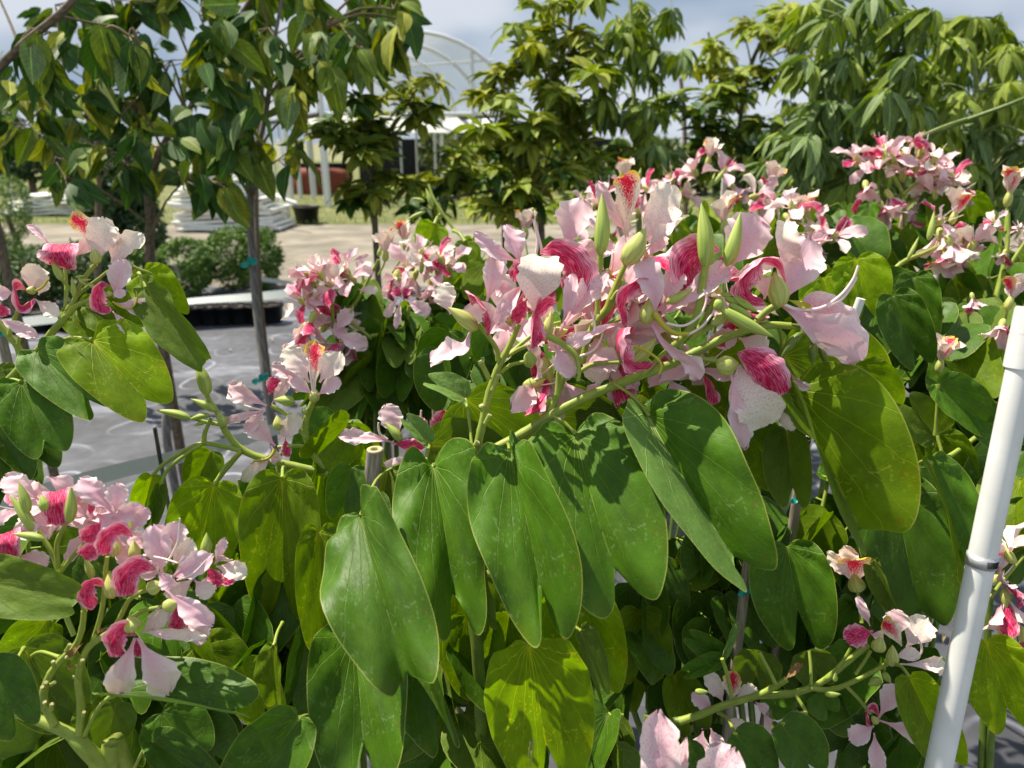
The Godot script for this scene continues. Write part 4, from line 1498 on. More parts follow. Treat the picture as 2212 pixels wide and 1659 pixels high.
	for e in [[1770, 20, 40, 45, 5], [1830, 20, 60, 50, 9], [1930, 10, 70, 40, 8], [2000, 40, 50, 50, 6], [1770, 150, 60, 50, 8], [1850, 130, 70, 50, 10], [1940, 140, 70, 50, 10], [1740, 230, 60, 50, 8], [1820, 240, 70, 50, 10], [1910, 230, 70, 50, 10], [1990, 210, 60, 60, 8], [1780, 320, 70, 50, 10], [1880, 320, 80, 50, 11], [1700, 320, 60, 50, 8], [1980, 310, 60, 40, 7], [1720, 400, 70, 40, 8], [1820, 400, 80, 40, 8]]:
		foliage(t7, 1, e[0], e[1], e[2], e[3], 2.35, 3.1, e[4], 0.155, bl, 0.9)
	var t8 := tree("drooping_tree", "dome crowned tree with light green fingered leaves at the right edge", [2130, 520, 3.2, 2128, 350, 3.2, 2110, 200, 3.2, 2100, 60, 3.2], 16, 9, "shoot")
	branch(t8, [2120, 300, 3.2, 2160, 270, 3.0, 2240, 300, 2.9], 8, 5)
	branch(t8, [2125, 380, 3.2, 2180, 310, 3.0, 2230, 280, 2.9], 8, 5)
	for e in [[2070, 40, 60, 25, 8], [2130, 50, 60, 35, 9], [2060, 110, 60, 40, 9], [2140, 120, 60, 40, 9], [2195, 110, 40, 40, 6], [2040, 180, 60, 40, 9], [2120, 190, 70, 50, 11], [2200, 180, 50, 50, 8]]:
		foliage(t8, 1, e[0], e[1], e[2], e[3], 2.9, 3.6, e[4], 0.15, ["blade_light", "blade_mid", "blade_light", "blade_mid"], 0.7)
	for e in [[2080, 270, 70, 40, 10], [2170, 260, 60, 50, 9], [2060, 340, 70, 50, 10], [2150, 350, 70, 50, 10], [2210, 330, 40, 60, 7], [2100, 420, 70, 40, 8], [2180, 430, 60, 40, 7]]:
		foliage(t8, 1, e[0], e[1], e[2], e[3], 2.9, 3.6, e[4], 0.15, bl, 0.85)
	# the next row of trees, seen through the gaps
	var b1 := tree("staked_tree", "leafy tree of the next row, behind the forked trunk", [215, 640, 4.3, 212, 400, 4.3, 205, 150, 4.3, 200, -40, 4.3], 16, 9, "bark")
	for e in [[60, 120, 110, 90, 14], [60, 260, 110, 90, 14], [180, 60, 110, 80, 14], [200, 200, 110, 90, 14], [320, 120, 100, 90, 14], [330, 260, 100, 90, 14], [430, 130, 80, 90, 12], [420, 300, 80, 80, 12], [120, 340, 100, 60, 10], [250, 350, 90, 60, 10]]:
		foliage(b1, 0, e[0], e[1], e[2], e[3], 3.7, 4.7, e[4], 0.14, dk, 0.40)
	var b2 := tree("staked_tree", "leafy tree of the next row, behind the tall thin trunk", [562, 640, 4.2, 554, 400, 4.2, 570, 150, 4.2, 590, -40, 4.2], 12, 8, "bark")
	for e in [[540, 80, 90, 80, 12], [540, 220, 90, 80, 11], [640, 90, 80, 80, 11], [700, 40, 80, 60, 10], [620, 200, 60, 50, 6], [790, 70, 60, 60, 5]]:
		foliage(b2, 0, e[0], e[1], e[2], e[3], 3.7, 4.6, e[4], 0.15, dk, 0.78)
	var b3 := tree("whorl_tree", "dark tree of the next row, behind the yellowish middle tree", [1090, 640, 5.0, 1090, 420, 5.0, 1095, 250, 5.0, 1100, 150, 5.0], 14, 8, "bark")
	for e in [[1080, 300, 70, 40, 5], [1170, 290, 70, 40, 5], [1050, 370, 80, 40, 7], [1150, 370, 80, 40, 7], [1250, 350, 70, 50, 7], [980, 410, 80, 50, 10], [1080, 440, 90, 40, 11], [1190, 430, 90, 40, 11], [880, 400, 60, 40, 5]]:
		foliage(b3, 2, e[0], e[1], e[2], e[3], 4.4, 5.6, e[4], 0.15, ["blade_mid", "blade_light", "blade_olive"], 0.5)
	var b4 := tree("drooping_tree", "dark tree of the next row, behind the yellow green crown", [1480, 640, 5.4, 1480, 420, 5.4, 1478, 250, 5.4, 1470, 170, 5.4], 14, 8, "bark")
	for e in [[1570, 260, 80, 60, 11], [1660, 250, 80, 60, 11], [1400, 340, 90, 50, 11], [1500, 350, 90, 50, 12], [1600, 360, 90, 50, 12], [1690, 360, 80, 50, 11], [1300, 400, 90, 40, 10], [1420, 420, 90, 30, 9], [1550, 420, 90, 30, 9]]:
		foliage(b4, 1, e[0], e[1], e[2], e[3], 4.8, 6.0, e[4] * 1.5, 0.13, ["blade_dark", "blade_mid", "blade_olive"], 0.7)
	var b5 := tree("drooping_tree", "dark tree of the next row, behind the drooping blue green leaflets", [1950, 640, 4.2, 1950, 420, 4.2, 1948, 250, 4.2, 1940, 100, 4.2], 14, 8, "bark")
	for e in [[1780, 150, 80, 70, 10], [1880, 160, 80, 70, 11], [1980, 170, 80, 70, 11], [2080, 180, 80, 70, 11], [2180, 200, 70, 80, 10], [1750, 270, 80, 60, 10], [1850, 280, 80, 60, 11], [1950, 290, 80, 60, 11], [2050, 300, 80, 60, 11], [2150, 310, 80, 60, 11], [1780, 380, 90, 50, 10], [1900, 390, 90, 50, 10], [2020, 400, 90, 50, 10], [2140, 410, 80, 50, 10]]:
		foliage(b5, 1, e[0], e[1], e[2], e[3], 3.5, 4.8, e[4] * 1.15, 0.12, ["blade_mid", "blade_mid", "blade_blue", "blade_dark"], 0.85)
	for t in [t0, t1, t2, t3, t4, t5, t6, t7, t8, b1, b2, b3, b4, b5]:
		finish(t)

func tie(par, x: float, y: float, d: float, w: float):
	var p := V(x, y, d)
	var r := u2m(w, d) * 0.5
	var m := TorusMesh.new()
	m.inner_radius = r * 0.75
	m.outer_radius = r * 1.1
	m.rings = 16
	m.ring_segments = 6
	var t := put(par, "tie", m, M.tie, Transform3D(Basis(Vector3(0, 0, 1), 0.25).scaled(Vector3(1, 2.4, 1)), p))
	# the knot and the loose ends of the tape
	for e in [Vector3(-1.2, -0.5, 0.6), Vector3(1.3, 0.3, 0.5), Vector3(0.4, 0.9, 0.9)]:
		var b: Vector3 = p + e * r
		put(t, "tape_end", petal_mesh(r * 1.6, r * 1.1, 60, 30, 0.1, 40, e.x, 0.05, 6, 4), M.tie, aim(p + Vector3(0, 0, r * 0.7), b + Vector3(0, 0, r * 0.3), 20))
# ---------------------------------------------------------------- the orchid tree in the middle
func stub(pl, x: float, y: float, tx: float, ty: float, d: float, w: float):
	var a := V(x, y, d)
	var b := V(tx, ty, d - 0.004)
	var r := u2m(w, d) * 0.5
	var s := put(pl, "stub", tube_mesh(cat([a, a.lerp(b, 0.5), b], 3), [r * 1.2, r, r, r, r, r * 1.05, r * 1.1], 8), M.stem)
	put(s, "cut_end", tube_mesh([b, b.lerp(a, -0.05), b.lerp(a, -0.1)], [r * 0.9, r * 0.9, r * 0.8], 8), M.cut)

func main_plant():
	K(0, 0, 1)
	var pl := bauhinia("orchid tree in the middle with large green leaves hanging under pink flowers", 1006, 1500, 0.95)
	var g := pl.global_position
	K(0, 0, 1)
	limb(pl, "stem", M.stemdark, [g, V(1040, 1600, 0.90), V(1012, 1250, 0.86), V(1003, 1090, 0.825), V(1004, 1026, 0.815)], 0.009, 0.0058, 5, 9)
	# the main branch
	K(737.3, 553, 0.3333)
	stem(pl, "stem", M.stem, [798, 1440, 850, 1350, 960, 1270, 1180, 1150, 1360, 1030, 1580, 915, 1790, 830, 2000, 750, 2160, 690], 0.815, 0.79, 68, 60, 0.10)
	K(1474.7, 553, 0.3333)
	stem(pl, "stem", M.stem, [-55, 690, 90, 620, 220, 555, 380, 490, 560, 450, 700, 455], 0.79, 0.775, 60, 46, 0.08)
	stem(pl, "stem", M.stem, [695, 455, 800, 480, 900, 550, 1000, 610, 1085, 670, 1112, 720], 0.775, 0.80, 34, 22)
	K(737.3, 553, 0.3333)
	stem(pl, "stem", M.stem, [800, 1420, 870, 1270, 905, 1130, 930, 1010, 960, 880, 1010, 740, 1060, 640, 1110, 540, 1150, 440], 0.80, 0.775, 58, 36, 0.12)
	stem(pl, "stem", M.stem, [1015, 680, 1010, 610, 960, 530, 885, 440], 0.78, 0.765, 34, 30)
	stem(pl, "stem", M.stem, [1075, 650, 1160, 600, 1260, 572], 0.785, 0.80, 30, 26)
	stem(pl, "stem", M.stem, [1040, 750, 1100, 705, 1190, 685], 0.785, 0.77, 28, 24)
	stem(pl, "stem", M.stem, [1085, 640, 1180, 560, 1300, 470, 1420, 430], 0.80, 0.82, 30, 24)
	stem(pl, "stem", M.stem, [1350, 1010, 1395, 900, 1425, 820, 1450, 760], 0.805, 0.80, 56, 46)
	stem(pl, "stem", M.stem, [1560, 700, 1600, 520, 1650, 430, 1720, 360, 1790, 270, 1830, 230], 0.80, 0.775, 44, 34)
	stem(pl, "stem", M.stem, [1545, 750, 1640, 700, 1800, 690], 0.79, 0.78, 32, 24)
	stem(pl, "stem", M.stem, [1640, 500, 1760, 430, 1850, 400], 0.785, 0.775, 30, 28)
	stem(pl, "stem", M.stem, [1950, 770, 2080, 640, 2200, 540], 0.785, 0.78, 34, 30)
	for e in [[960, 800, 905, 690, 0.775, 34], [980, 870, 1015, 778, 0.765, 30], [920, 1000, 908, 968, 0.77, 34], [935, 1085, 962, 1032, 0.765, 32], [855, 1240, 884, 1208, 0.77, 34], [1400, 900, 1412, 755, 0.785, 38], [1330, 960, 1355, 925, 0.785, 26]]:
		stub(pl, e[0], e[1], e[2], e[3], e[4], e[5])
	# raceme stem that climbs through the flowers
	K(892.9, 345.6, 0.2777)
	stem(pl, "stem", M.stem, [1340, 1420, 1420, 1260, 1500, 1160, 1540, 1060, 1600, 920, 1650, 810], 0.785, 0.775, 62, 44)
	stem(pl, "stem", M.stem, [1430, 1200, 1440, 1020, 1450, 860, 1455, 740], 0.765, 0.755, 40, 52)
	stem(pl, "stem", M.stem, [1540, 1090, 1590, 1020, 1660, 1045, 1740, 1090], 0.775, 0.77, 26, 18)
	K(1324.8, 403.2, 0.3472)
	stem(pl, "stem", M.stem, [375, 990, 450, 920, 520, 800, 548, 640, 575, 490], 0.775, 0.75, 50, 46)
	stem(pl, "stem", M.stem, [480, 950, 560, 850, 610, 740, 630, 690], 0.775, 0.765, 46, 30)
	stem(pl, "stem", M.stem, [490, 940, 620, 860, 740, 800], 0.775, 0.775, 36, 28)
	stem(pl, "stem", M.stem, [855, 870, 960, 770, 1030, 735], 0.775, 0.765, 46, 44)
	stem(pl, "stem", M.stem, [395, 1075, 480, 1065, 650, 1085], 0.78, 0.76, 36, 30)
	# ---- leaves
	K(0, 0, 1)
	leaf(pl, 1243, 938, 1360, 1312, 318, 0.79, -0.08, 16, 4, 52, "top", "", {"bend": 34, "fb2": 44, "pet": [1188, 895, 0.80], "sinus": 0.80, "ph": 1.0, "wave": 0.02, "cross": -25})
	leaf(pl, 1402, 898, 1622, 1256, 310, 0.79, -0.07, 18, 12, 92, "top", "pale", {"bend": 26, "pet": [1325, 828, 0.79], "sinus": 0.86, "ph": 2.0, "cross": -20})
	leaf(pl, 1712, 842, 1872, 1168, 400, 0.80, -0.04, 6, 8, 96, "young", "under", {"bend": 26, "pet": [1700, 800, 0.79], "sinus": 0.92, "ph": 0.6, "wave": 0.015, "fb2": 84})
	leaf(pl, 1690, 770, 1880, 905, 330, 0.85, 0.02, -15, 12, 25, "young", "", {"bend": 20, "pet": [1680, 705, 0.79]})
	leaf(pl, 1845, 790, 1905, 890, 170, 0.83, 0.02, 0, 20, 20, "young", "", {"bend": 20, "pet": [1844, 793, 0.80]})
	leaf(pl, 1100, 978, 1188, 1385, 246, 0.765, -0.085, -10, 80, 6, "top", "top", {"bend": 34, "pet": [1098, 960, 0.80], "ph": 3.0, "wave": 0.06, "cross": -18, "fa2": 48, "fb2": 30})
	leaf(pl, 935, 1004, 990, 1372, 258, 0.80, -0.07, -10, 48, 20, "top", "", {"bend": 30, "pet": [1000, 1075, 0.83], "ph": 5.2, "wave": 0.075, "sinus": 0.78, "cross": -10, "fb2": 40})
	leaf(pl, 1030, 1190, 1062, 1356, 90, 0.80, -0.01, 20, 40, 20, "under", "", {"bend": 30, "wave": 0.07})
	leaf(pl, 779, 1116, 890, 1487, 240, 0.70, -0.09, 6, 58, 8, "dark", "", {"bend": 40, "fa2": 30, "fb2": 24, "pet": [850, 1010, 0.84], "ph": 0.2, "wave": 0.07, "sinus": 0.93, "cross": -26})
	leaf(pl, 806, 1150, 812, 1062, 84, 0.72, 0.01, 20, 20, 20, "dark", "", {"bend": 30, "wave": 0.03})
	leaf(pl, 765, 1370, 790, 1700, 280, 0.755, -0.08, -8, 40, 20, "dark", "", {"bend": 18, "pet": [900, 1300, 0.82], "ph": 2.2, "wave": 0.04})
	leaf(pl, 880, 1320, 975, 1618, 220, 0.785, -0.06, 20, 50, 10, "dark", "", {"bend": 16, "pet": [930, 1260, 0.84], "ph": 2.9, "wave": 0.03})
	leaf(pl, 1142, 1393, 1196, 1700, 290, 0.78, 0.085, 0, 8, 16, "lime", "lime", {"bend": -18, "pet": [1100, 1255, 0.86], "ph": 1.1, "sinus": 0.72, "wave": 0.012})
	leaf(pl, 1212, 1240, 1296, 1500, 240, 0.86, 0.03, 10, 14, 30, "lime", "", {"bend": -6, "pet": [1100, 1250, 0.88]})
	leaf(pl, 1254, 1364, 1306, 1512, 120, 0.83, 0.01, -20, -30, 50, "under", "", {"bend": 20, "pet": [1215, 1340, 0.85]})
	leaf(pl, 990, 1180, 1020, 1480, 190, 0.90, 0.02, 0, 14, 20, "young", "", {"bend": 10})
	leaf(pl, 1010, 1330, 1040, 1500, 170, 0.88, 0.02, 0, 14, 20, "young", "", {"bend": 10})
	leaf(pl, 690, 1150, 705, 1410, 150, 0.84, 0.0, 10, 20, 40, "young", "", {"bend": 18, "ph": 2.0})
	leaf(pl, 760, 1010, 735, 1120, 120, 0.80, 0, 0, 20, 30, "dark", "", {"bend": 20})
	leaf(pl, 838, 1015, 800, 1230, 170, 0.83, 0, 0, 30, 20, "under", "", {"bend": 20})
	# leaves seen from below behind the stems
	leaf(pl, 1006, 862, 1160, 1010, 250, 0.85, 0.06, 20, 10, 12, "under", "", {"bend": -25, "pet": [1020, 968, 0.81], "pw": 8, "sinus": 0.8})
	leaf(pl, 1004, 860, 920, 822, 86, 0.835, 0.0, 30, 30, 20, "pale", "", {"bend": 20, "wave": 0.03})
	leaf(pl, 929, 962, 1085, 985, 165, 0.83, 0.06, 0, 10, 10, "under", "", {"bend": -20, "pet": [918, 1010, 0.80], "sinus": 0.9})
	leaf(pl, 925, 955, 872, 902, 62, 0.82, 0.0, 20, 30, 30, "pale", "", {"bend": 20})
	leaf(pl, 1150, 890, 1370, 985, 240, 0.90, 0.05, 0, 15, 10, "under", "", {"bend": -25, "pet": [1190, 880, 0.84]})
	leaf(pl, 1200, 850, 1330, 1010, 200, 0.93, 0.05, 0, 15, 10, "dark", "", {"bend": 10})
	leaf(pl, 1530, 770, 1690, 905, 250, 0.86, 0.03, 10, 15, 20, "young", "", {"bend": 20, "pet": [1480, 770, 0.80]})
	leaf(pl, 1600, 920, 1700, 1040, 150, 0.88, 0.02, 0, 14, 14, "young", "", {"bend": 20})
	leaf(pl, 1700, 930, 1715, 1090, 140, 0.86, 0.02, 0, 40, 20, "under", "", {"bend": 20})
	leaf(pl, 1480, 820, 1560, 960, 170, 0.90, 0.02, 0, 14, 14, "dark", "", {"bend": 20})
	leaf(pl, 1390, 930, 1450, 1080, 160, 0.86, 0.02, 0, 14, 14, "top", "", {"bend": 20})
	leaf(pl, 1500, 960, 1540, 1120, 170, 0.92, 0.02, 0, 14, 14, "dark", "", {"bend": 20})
	# ---- buds and calyces
	K(892.9, 345.6, 0.2777)
	pod(pl, "bud", "bud", 1452, 750, 1466, 255, 122, 0.755, 0.0, 0.42)
	pod(pl, "bud", "calyx", 1640, 815, 1808, 525, 165, 0.745, 0.0, 0.42)
	pod(pl, "calyx", "calyx", 498, 1322, 268, 1145, 118, 0.755, -0.005, 0.42)
	pod(pl, "calyx", "calyx", 1800, 1275, 1840, 1070, 130, 0.755, 0.0, 0.4)
	pod(pl, "calyx", "calyx", 1700, 1580, 1892, 1385, 112, 0.765, 0.0, 0.4)
	pod(pl, "calyx", "calyx", 1010, 1410, 1075, 1170, 95, 0.765, 0.0, 0.4)
	pod(pl, "calyx", "bud", 905, 1600, 900, 1480, 105, 0.765, -0.02, 0.4)
	pod(pl, "calyx", "bud", 1600, 1030, 1612, 880, 90, 0.785, 0.0, 0.4)
	K(1324.8, 403.2, 0.3472)
	pod(pl, "bud", "bud", 575, 505, 547, 98, 108, 0.748, 0.0, 0.42)
	pod(pl, "bud", "bud", 705, 496, 793, 152, 92, 0.75, 0.0, 0.35)
	pod(pl, "calyx", "calyx", 1035, 752, 1000, 530, 128, 0.755, 0.0, 0.45)
	pod(pl, "bud", "bud", 665, 755, 1003, 938, 80, 0.745, -0.01, 0.5)
	pod(pl, "bud", "bud", 720, 730, 868, 815, 52, 0.75, 0.0, 0.5)
	pod(pl, "bud", "bud", 745, 680, 902, 782, 52, 0.752, 0.0, 0.5)
	pod(pl, "bud", "bud", 690, 690, 850, 740, 48, 0.755, 0.0, 0.5)
	pod(pl, "bud", "bud", 640, 770, 668, 680, 62, 0.745, 0.0, 0.5)
	pod(pl, "bud", "bud", 670, 672, 780, 668, 36, 0.755, 0.0, 0.5)
	pod(pl, "bud", "calyx", 610, 860, 720, 770, 66, 0.765, 0.0, 0.5)
	pod(pl, "bud", "calyx", 330, 720, 500, 632, 64, 0.76, 0.0, 0.4)
	pod(pl, "bud", "bud", 1500, 890, 1580, 938, 40, 0.79, 0.0, 0.4)
	pod(pl, "calyx", "calyx", 640, 1120, 782, 1098, 128, 0.755, 0.0, 0.5)
	pod(pl, "bud", "stemdark", 1172, 905, 1038, 1068, 58, 0.77, 0.0, 0.5)
	pod(pl, "bud", "stemdark", 1254, 945, 1240, 1118, 54, 0.775, 0.0, 0.5)
	pod(pl, "bud", "stemdark", 1290, 960, 1332, 1122, 46, 0.78, 0.0, 0.5)
	stem(pl, "stalk", M.stemdark, [1085, 860, 1160, 870, 1178, 915], 0.775, 0.77, 24, 22)
	stem(pl, "stalk", M.stemdark, [1180, 880, 1240, 910, 1256, 950], 0.775, 0.775, 24, 22)
	stem(pl, "stalk", M.stemdark, [1200, 885, 1270, 920, 1292, 965], 0.778, 0.78, 24, 22)
	# ---- flower with the tall red banner
	K(892.9, 345.6, 0.2777)
	var f := knot(pl, "flower", V(1700, 640, 0.77))
	pt_path(f, "throat", [1668, 600, 0.772, 1672, 420, 0.765, 1676, 260, 0.757, 1660, 160, 0.748, 1600, 132, 0.735], 205, 6, -25, 0.25, 0.03)
	pt(f, "cream", 1790, 660, 2000, 190, 350, 0.775, 0.01, 10, 30, 40, {"ruf": 0.09})
	pt(f, "cream", 1655, 640, 1585, 285, 110, 0.78, -0.01, 40, 20, 70)
	pt(f, "pink", 1650, 560, 1440, 180, 150, 0.79, -0.02, -10, 70, 60)
	pt(f, "cream", 1790, 735, 2130, 440, 150, 0.765, -0.01, -25, 45, 80, {"twist": 40})
	pt(f, "mauve", 1830, 760, 1930, 550, 180, 0.785, 0.0, 20, 20, 40)
	put(f, "stamen", tube_mesh(cat([V(1760, 700, 0.78), V(1840, 660, 0.77), V(1890, 625, 0.765)], 3), [0.0013, 0.0012, 0.0012, 0.0011, 0.001, 0.001, 0.001], 6), M.stamen)
	# ---- flower with the cream petal in front and the crimson one behind
	f = knot(pl, "flower", V(950, 1120, 0.75))
	pt_path(f, "cream", [935, 1175, 0.752, 955, 1010, 0.738, 985, 860, 0.732, 985, 745, 0.748], 340, 0, 28, 0.12, 0.03)
	pt_path(f, "flame", [985, 720, 0.785, 1100, 700, 0.765, 1220, 800, 0.757, 1260, 930, 0.758, 1190, 1050, 0.765], 300, -10, -40, 0.05, 0.06)
	pt(f, "flame", 950, 760, 775, 930, 210, 0.775, 0.0, 20, 40, 40)
	pt(f, "flame", 1430, 870, 1285, 1050, 220, 0.79, 0.0, -20, 40, 30)
	pt(f, "mauve", 830, 800, 480, 575, 150, 0.77, -0.01, -20, 60, 60, {"twist": -30})
	pt(f, "mauve", 840, 830, 725, 510, 215, 0.785, 0.01, 25, 25, 30, {"ruf": 0.1})
	pt(f, "pink", 1180, 690, 1310, 310, 330, 0.80, -0.01, -12, 25, 30, {"ruf": 0.10})
	pt(f, "pink", 1230, 790, 1555, 660, 210, 0.80, 0.0, -10, 30, 60, {"ruf": 0.11})
	stem(f, "stamen", M.stamen, [1000, 700, 975, 600, 950, 500, 930, 385], 0.775, 0.765, 24, 14)
	stem(f, "stamen", M.stamen, [955, 730, 965, 620, 945, 520, 925, 430], 0.775, 0.768, 22, 12)
	pod(f, "anther", "wilt", 932, 460, 922, 410, 24, 0.766)
	pod(f, "anther", "anther", 932, 395, 926, 368, 20, 0.765)
	# ---- leftmost flower with its green calyx
	f = knot(pl, "flower", V(500, 1290, 0.76))
	pt_path(f, "flame", [455, 1130, 0.772, 470, 1060, 0.757, 545, 1130, 0.744, 590, 1240, 0.746, 570, 1330, 0.757], 250, -30, 20, 0.02, 0.05)
	pt(f, "pink", 570, 1100, 650, 750, 225, 0.765, 0.0, 14, 40, 45, {"ruf": 0.08})
	pt(f, "cream", 290, 1200, 225, 965, 215, 0.765, 0.0, -10, 35, 35, {"ruf": 0.12})
	pt_path(f, "pink", [440, 1330, 0.762, 400, 1440, 0.752, 290, 1500, 0.75, 130, 1560, 0.757], 240, 25, 40, 0.3, 0.06)
	pt(f, "pink", 790, 1310, 585, 1325, 130, 0.775, 0.0, 30, 40, 60)
	# ---- flower behind the stem top, crimson tongues
	f = knot(pl, "flower", V(1080, 1150, 0.765))
	pt_path(f, "flame", [1120, 1115, 0.765, 1050, 1110, 0.752, 960, 1180, 0.745, 930, 1330, 0.742, 965, 1450, 0.75], 215, -10, 30, 0.10, 0.06)
	pt(f, "flame", 885, 1080, 790, 1260, 165, 0.765, 0.0, 10, 50, 50)
	pt(f, "speck", 870, 960, 640, 1280, 165, 0.758, -0.01, 25, 50, 60, {"twist": 40})
	pt(f, "mauve", 760, 1010, 645, 985, 170, 0.775, 0.0, 0, 30, 40)
	pt(f, "mauve", 1160, 1260, 1235, 895, 150, 0.745, -0.005, 20, 55, 70, {"twist": 35})
	pt(f, "speck", 1120, 1360, 1495, 870, 230, 0.765, -0.01, -20, 25, 50, {"claw": 0.3, "ruf": 0.09})
	pt(f, "pink", 1640, 1260, 1190, 1460, 130, 0.755, 0.0, 30, 30, 60)
	pt(f, "mauve", 1100, 1440, 1240, 1680, 190, 0.755, 0.0, 20, 30, 60)
	pt(f, "mauve", 1320, 1600, 1590, 1560, 270, 0.79, 0.0, -30, 20, 30)
	pt(f, "pink", 1190, 1370, 1320, 1370, 130, 0.775, 0.0, 20, 60, 80)
	stem(f, "stamen", M.stamen, [1260, 1470, 1370, 1400, 1410, 1290, 1380, 1180], 0.755, 0.75, 22, 14)
	stem(f, "stamen", M.stamen, [1290, 1530, 1400, 1480, 1460, 1390, 1475, 1320], 0.76, 0.755, 22, 14)
	stem(f, "calyx_strip", M.stem, [1050, 1370, 1160, 1430, 1260, 1520, 1290, 1640, 1280, 1720], 0.75, 0.75, 60, 26)
	# ---- wilted flower curling round a brown heart
	f = knot(pl, "flower", V(1680, 1340, 0.755))
	pt_path(f, "flame", [1720, 1390, 0.76, 1690, 1310, 0.748, 1600, 1330, 0.742, 1585, 1450, 0.742, 1650, 1570, 0.745, 1770, 1610, 0.75, 1850, 1570, 0.757], 165, 0, 60, 0.02, 0.08)
	pod(f, "withered_heart", "wilt", 1660, 1510, 1655, 1370, 70, 0.757)
	stem(f, "stamen", M.anther, [1690, 1440, 1800, 1480, 1890, 1540, 1930, 1600, 1910, 1670], 0.75, 0.745, 24, 18)
	# ---- twisted flower in the middle right
	f = knot(pl, "flower", V(1830, 1220, 0.755))
	pt_path(f, "flame", [1850, 1080, 0.76, 1830, 960, 0.75, 1720, 960, 0.742, 1630, 1060, 0.742, 1620, 1180, 0.748, 1650, 1290, 0.756], 140, 20, 50, 0.02, 0.06)
	pt_path(f, "mauve", [1880, 1200, 0.752, 1880, 1050, 0.742, 1830, 900, 0.74, 1780, 780, 0.752], 220, 15, 50, 0.2, 0.05)
	pt(f, "speck", 1935, 1110, 2080, 880, 230, 0.765, 0.0, -15, 20, 40)
	pt(f, "pink", 1790, 740, 1650, 980, 190, 0.79, 0.0, 20, 30, 40)
	pt(f, "mauve", 1880, 1180, 2120, 1080, 210, 0.775, 0.0, -20, 20, 40)
	K(1324.8, 403.2, 0.3472)
	pt_path(f, "mauve", [225, 815, 0.755, 300, 950, 0.748, 420, 1050, 0.746, 500, 1110, 0.748, 530, 1200, 0.757], 130, 30, 50, 0.3, 0.08)
	pt(f, "speck", 300, 805, 730, 515, 200, 0.768, -0.01, -18, 30, 50, {"claw": 0.3, "ruf": 0.08})
	stem(f, "stamen", M.stamen, [330, 850, 440, 865, 540, 800, 580, 700, 560, 640], 0.748, 0.745, 17, 12)
	stem(f, "stamen", M.stamen, [460, 925, 550, 870, 610, 800, 635, 760], 0.75, 0.748, 16, 12)
	stem(f, "calyx_strip", M.anther, [255, 785, 310, 860, 380, 910, 470, 915], 0.746, 0.748, 40, 22)
	# ---- crimson petal behind the tall bud, mauve sail
	f = knot(pl, "flower", V(680, 500, 0.785))
	pt_path(f, "flame", [660, 395, 0.792, 580, 390, 0.772, 500, 440, 0.765, 470, 530, 0.765, 510, 640, 0.775], 260, 10, -30, 0.02, 0.05)
	pt(f, "flame", 690, 420, 610, 580, 140, 0.785, 0.0, -20, 30, 30)
	pt(f, "mauve", 720, 500, 890, 180, 340, 0.79, 0.0, 8, 18, 22, {"ruf": 0.10, "claw": 0.1})
	pt(f, "cream", 730, 570, 990, 495, 150, 0.80, 0.0, -20, 30, 50)
	pt(f, "pink", 560, 790, 740, 760, 160, 0.79, 0.0, -20, 20, 30)
	# ---- right flower with arching stamens
	f = knot(pl, "flower", V(1050, 720, 0.765))
	pt_path(f, "flame", [1075, 620, 0.765, 1040, 500, 0.755, 950, 450, 0.746, 850, 500, 0.742, 800, 600, 0.744, 850, 690, 0.75, 940, 720, 0.757], 110, 15, 45, 0.02, 0.08)
	pt(f, "mauve", 1060, 715, 1215, 330, 330, 0.77, 0.005, 6, 22, 35, {"ruf": 0.09, "claw": 0.15})
	pt_path(f, "cream", [1170, 470, 0.768, 1110, 420, 0.758, 1085, 320, 0.755, 1090, 215, 0.762], 150, -25, 60, 0.02, 0.08)
	pt(f, "pink", 940, 700, 965, 560, 160, 0.79, 0.0, 0, 20, 30)
	pt_path(f, "mauve", [1055, 740, 0.762, 1180, 820, 0.745, 1330, 900, 0.738, 1460, 970, 0.742, 1545, 1080, 0.757], 300, 14, -50, 0.25, 0.07)
	pt_path(f, "speck", [1140, 765, 0.772, 1240, 720, 0.762, 1380, 790, 0.758, 1530, 860, 0.77], 190, -10, -40, 0.1, 0.07)
	stem(f, "stamen", M.stamen, [1045, 725, 1150, 765, 1290, 755, 1410, 680, 1490, 580, 1525, 490], 0.755, 0.74, 24, 16)
	stem(f, "stamen", M.stamen, [1330, 745, 1420, 700, 1490, 610, 1515, 560], 0.748, 0.742, 22, 12)
	pt(f, "anther", 1075, 700, 1225, 750, 44, 0.752, 0.0, 0, 30, 40).name = "calyx_strip"
	# ---- hanging faded flower
	f = knot(pl, "flower", V(775, 1110, 0.755))
	pt_path(f, "flame", [775, 1035, 0.758, 860, 1080, 0.742, 960, 1180, 0.736, 1030, 1300, 0.745], 250, 10, -50, 0.02, 0.03)
	pt_path(f, "cream", [780, 1110, 0.766, 820, 1230, 0.755, 900, 1350, 0.75, 970, 1480, 0.757], 300, 0, 25, 0.12, 0.06)
	pt(f, "pink", 733, 1170, 805, 1625, 190, 0.755, 0.0, -8, 20, 50, {"claw": 0.35, "twist": 10})
	pt(f, "pink", 1000, 1110, 1215, 1255, 95, 0.758, 0.0, 20, 30, 60)
	pt(f, "cream", 1020, 1360, 1120, 1515, 80, 0.76, 0.0, 20, 30, 60)
	pt(f, "pink", 880, 1000, 1020, 1130, 120, 0.775, 0.0, 20, 30, 60)
	# ---- the flowers further inside the cluster
	f = knot(pl, "flower", V(330, 1150, 0.83))
	pt(f, "pink", 350, 1190, 430, 1380, 190, 0.82, 0.0, 0, 20, 30)
	pt(f, "flame", 300, 1030, 340, 1160, 110, 0.83, 0.0, 0, 20, 30)
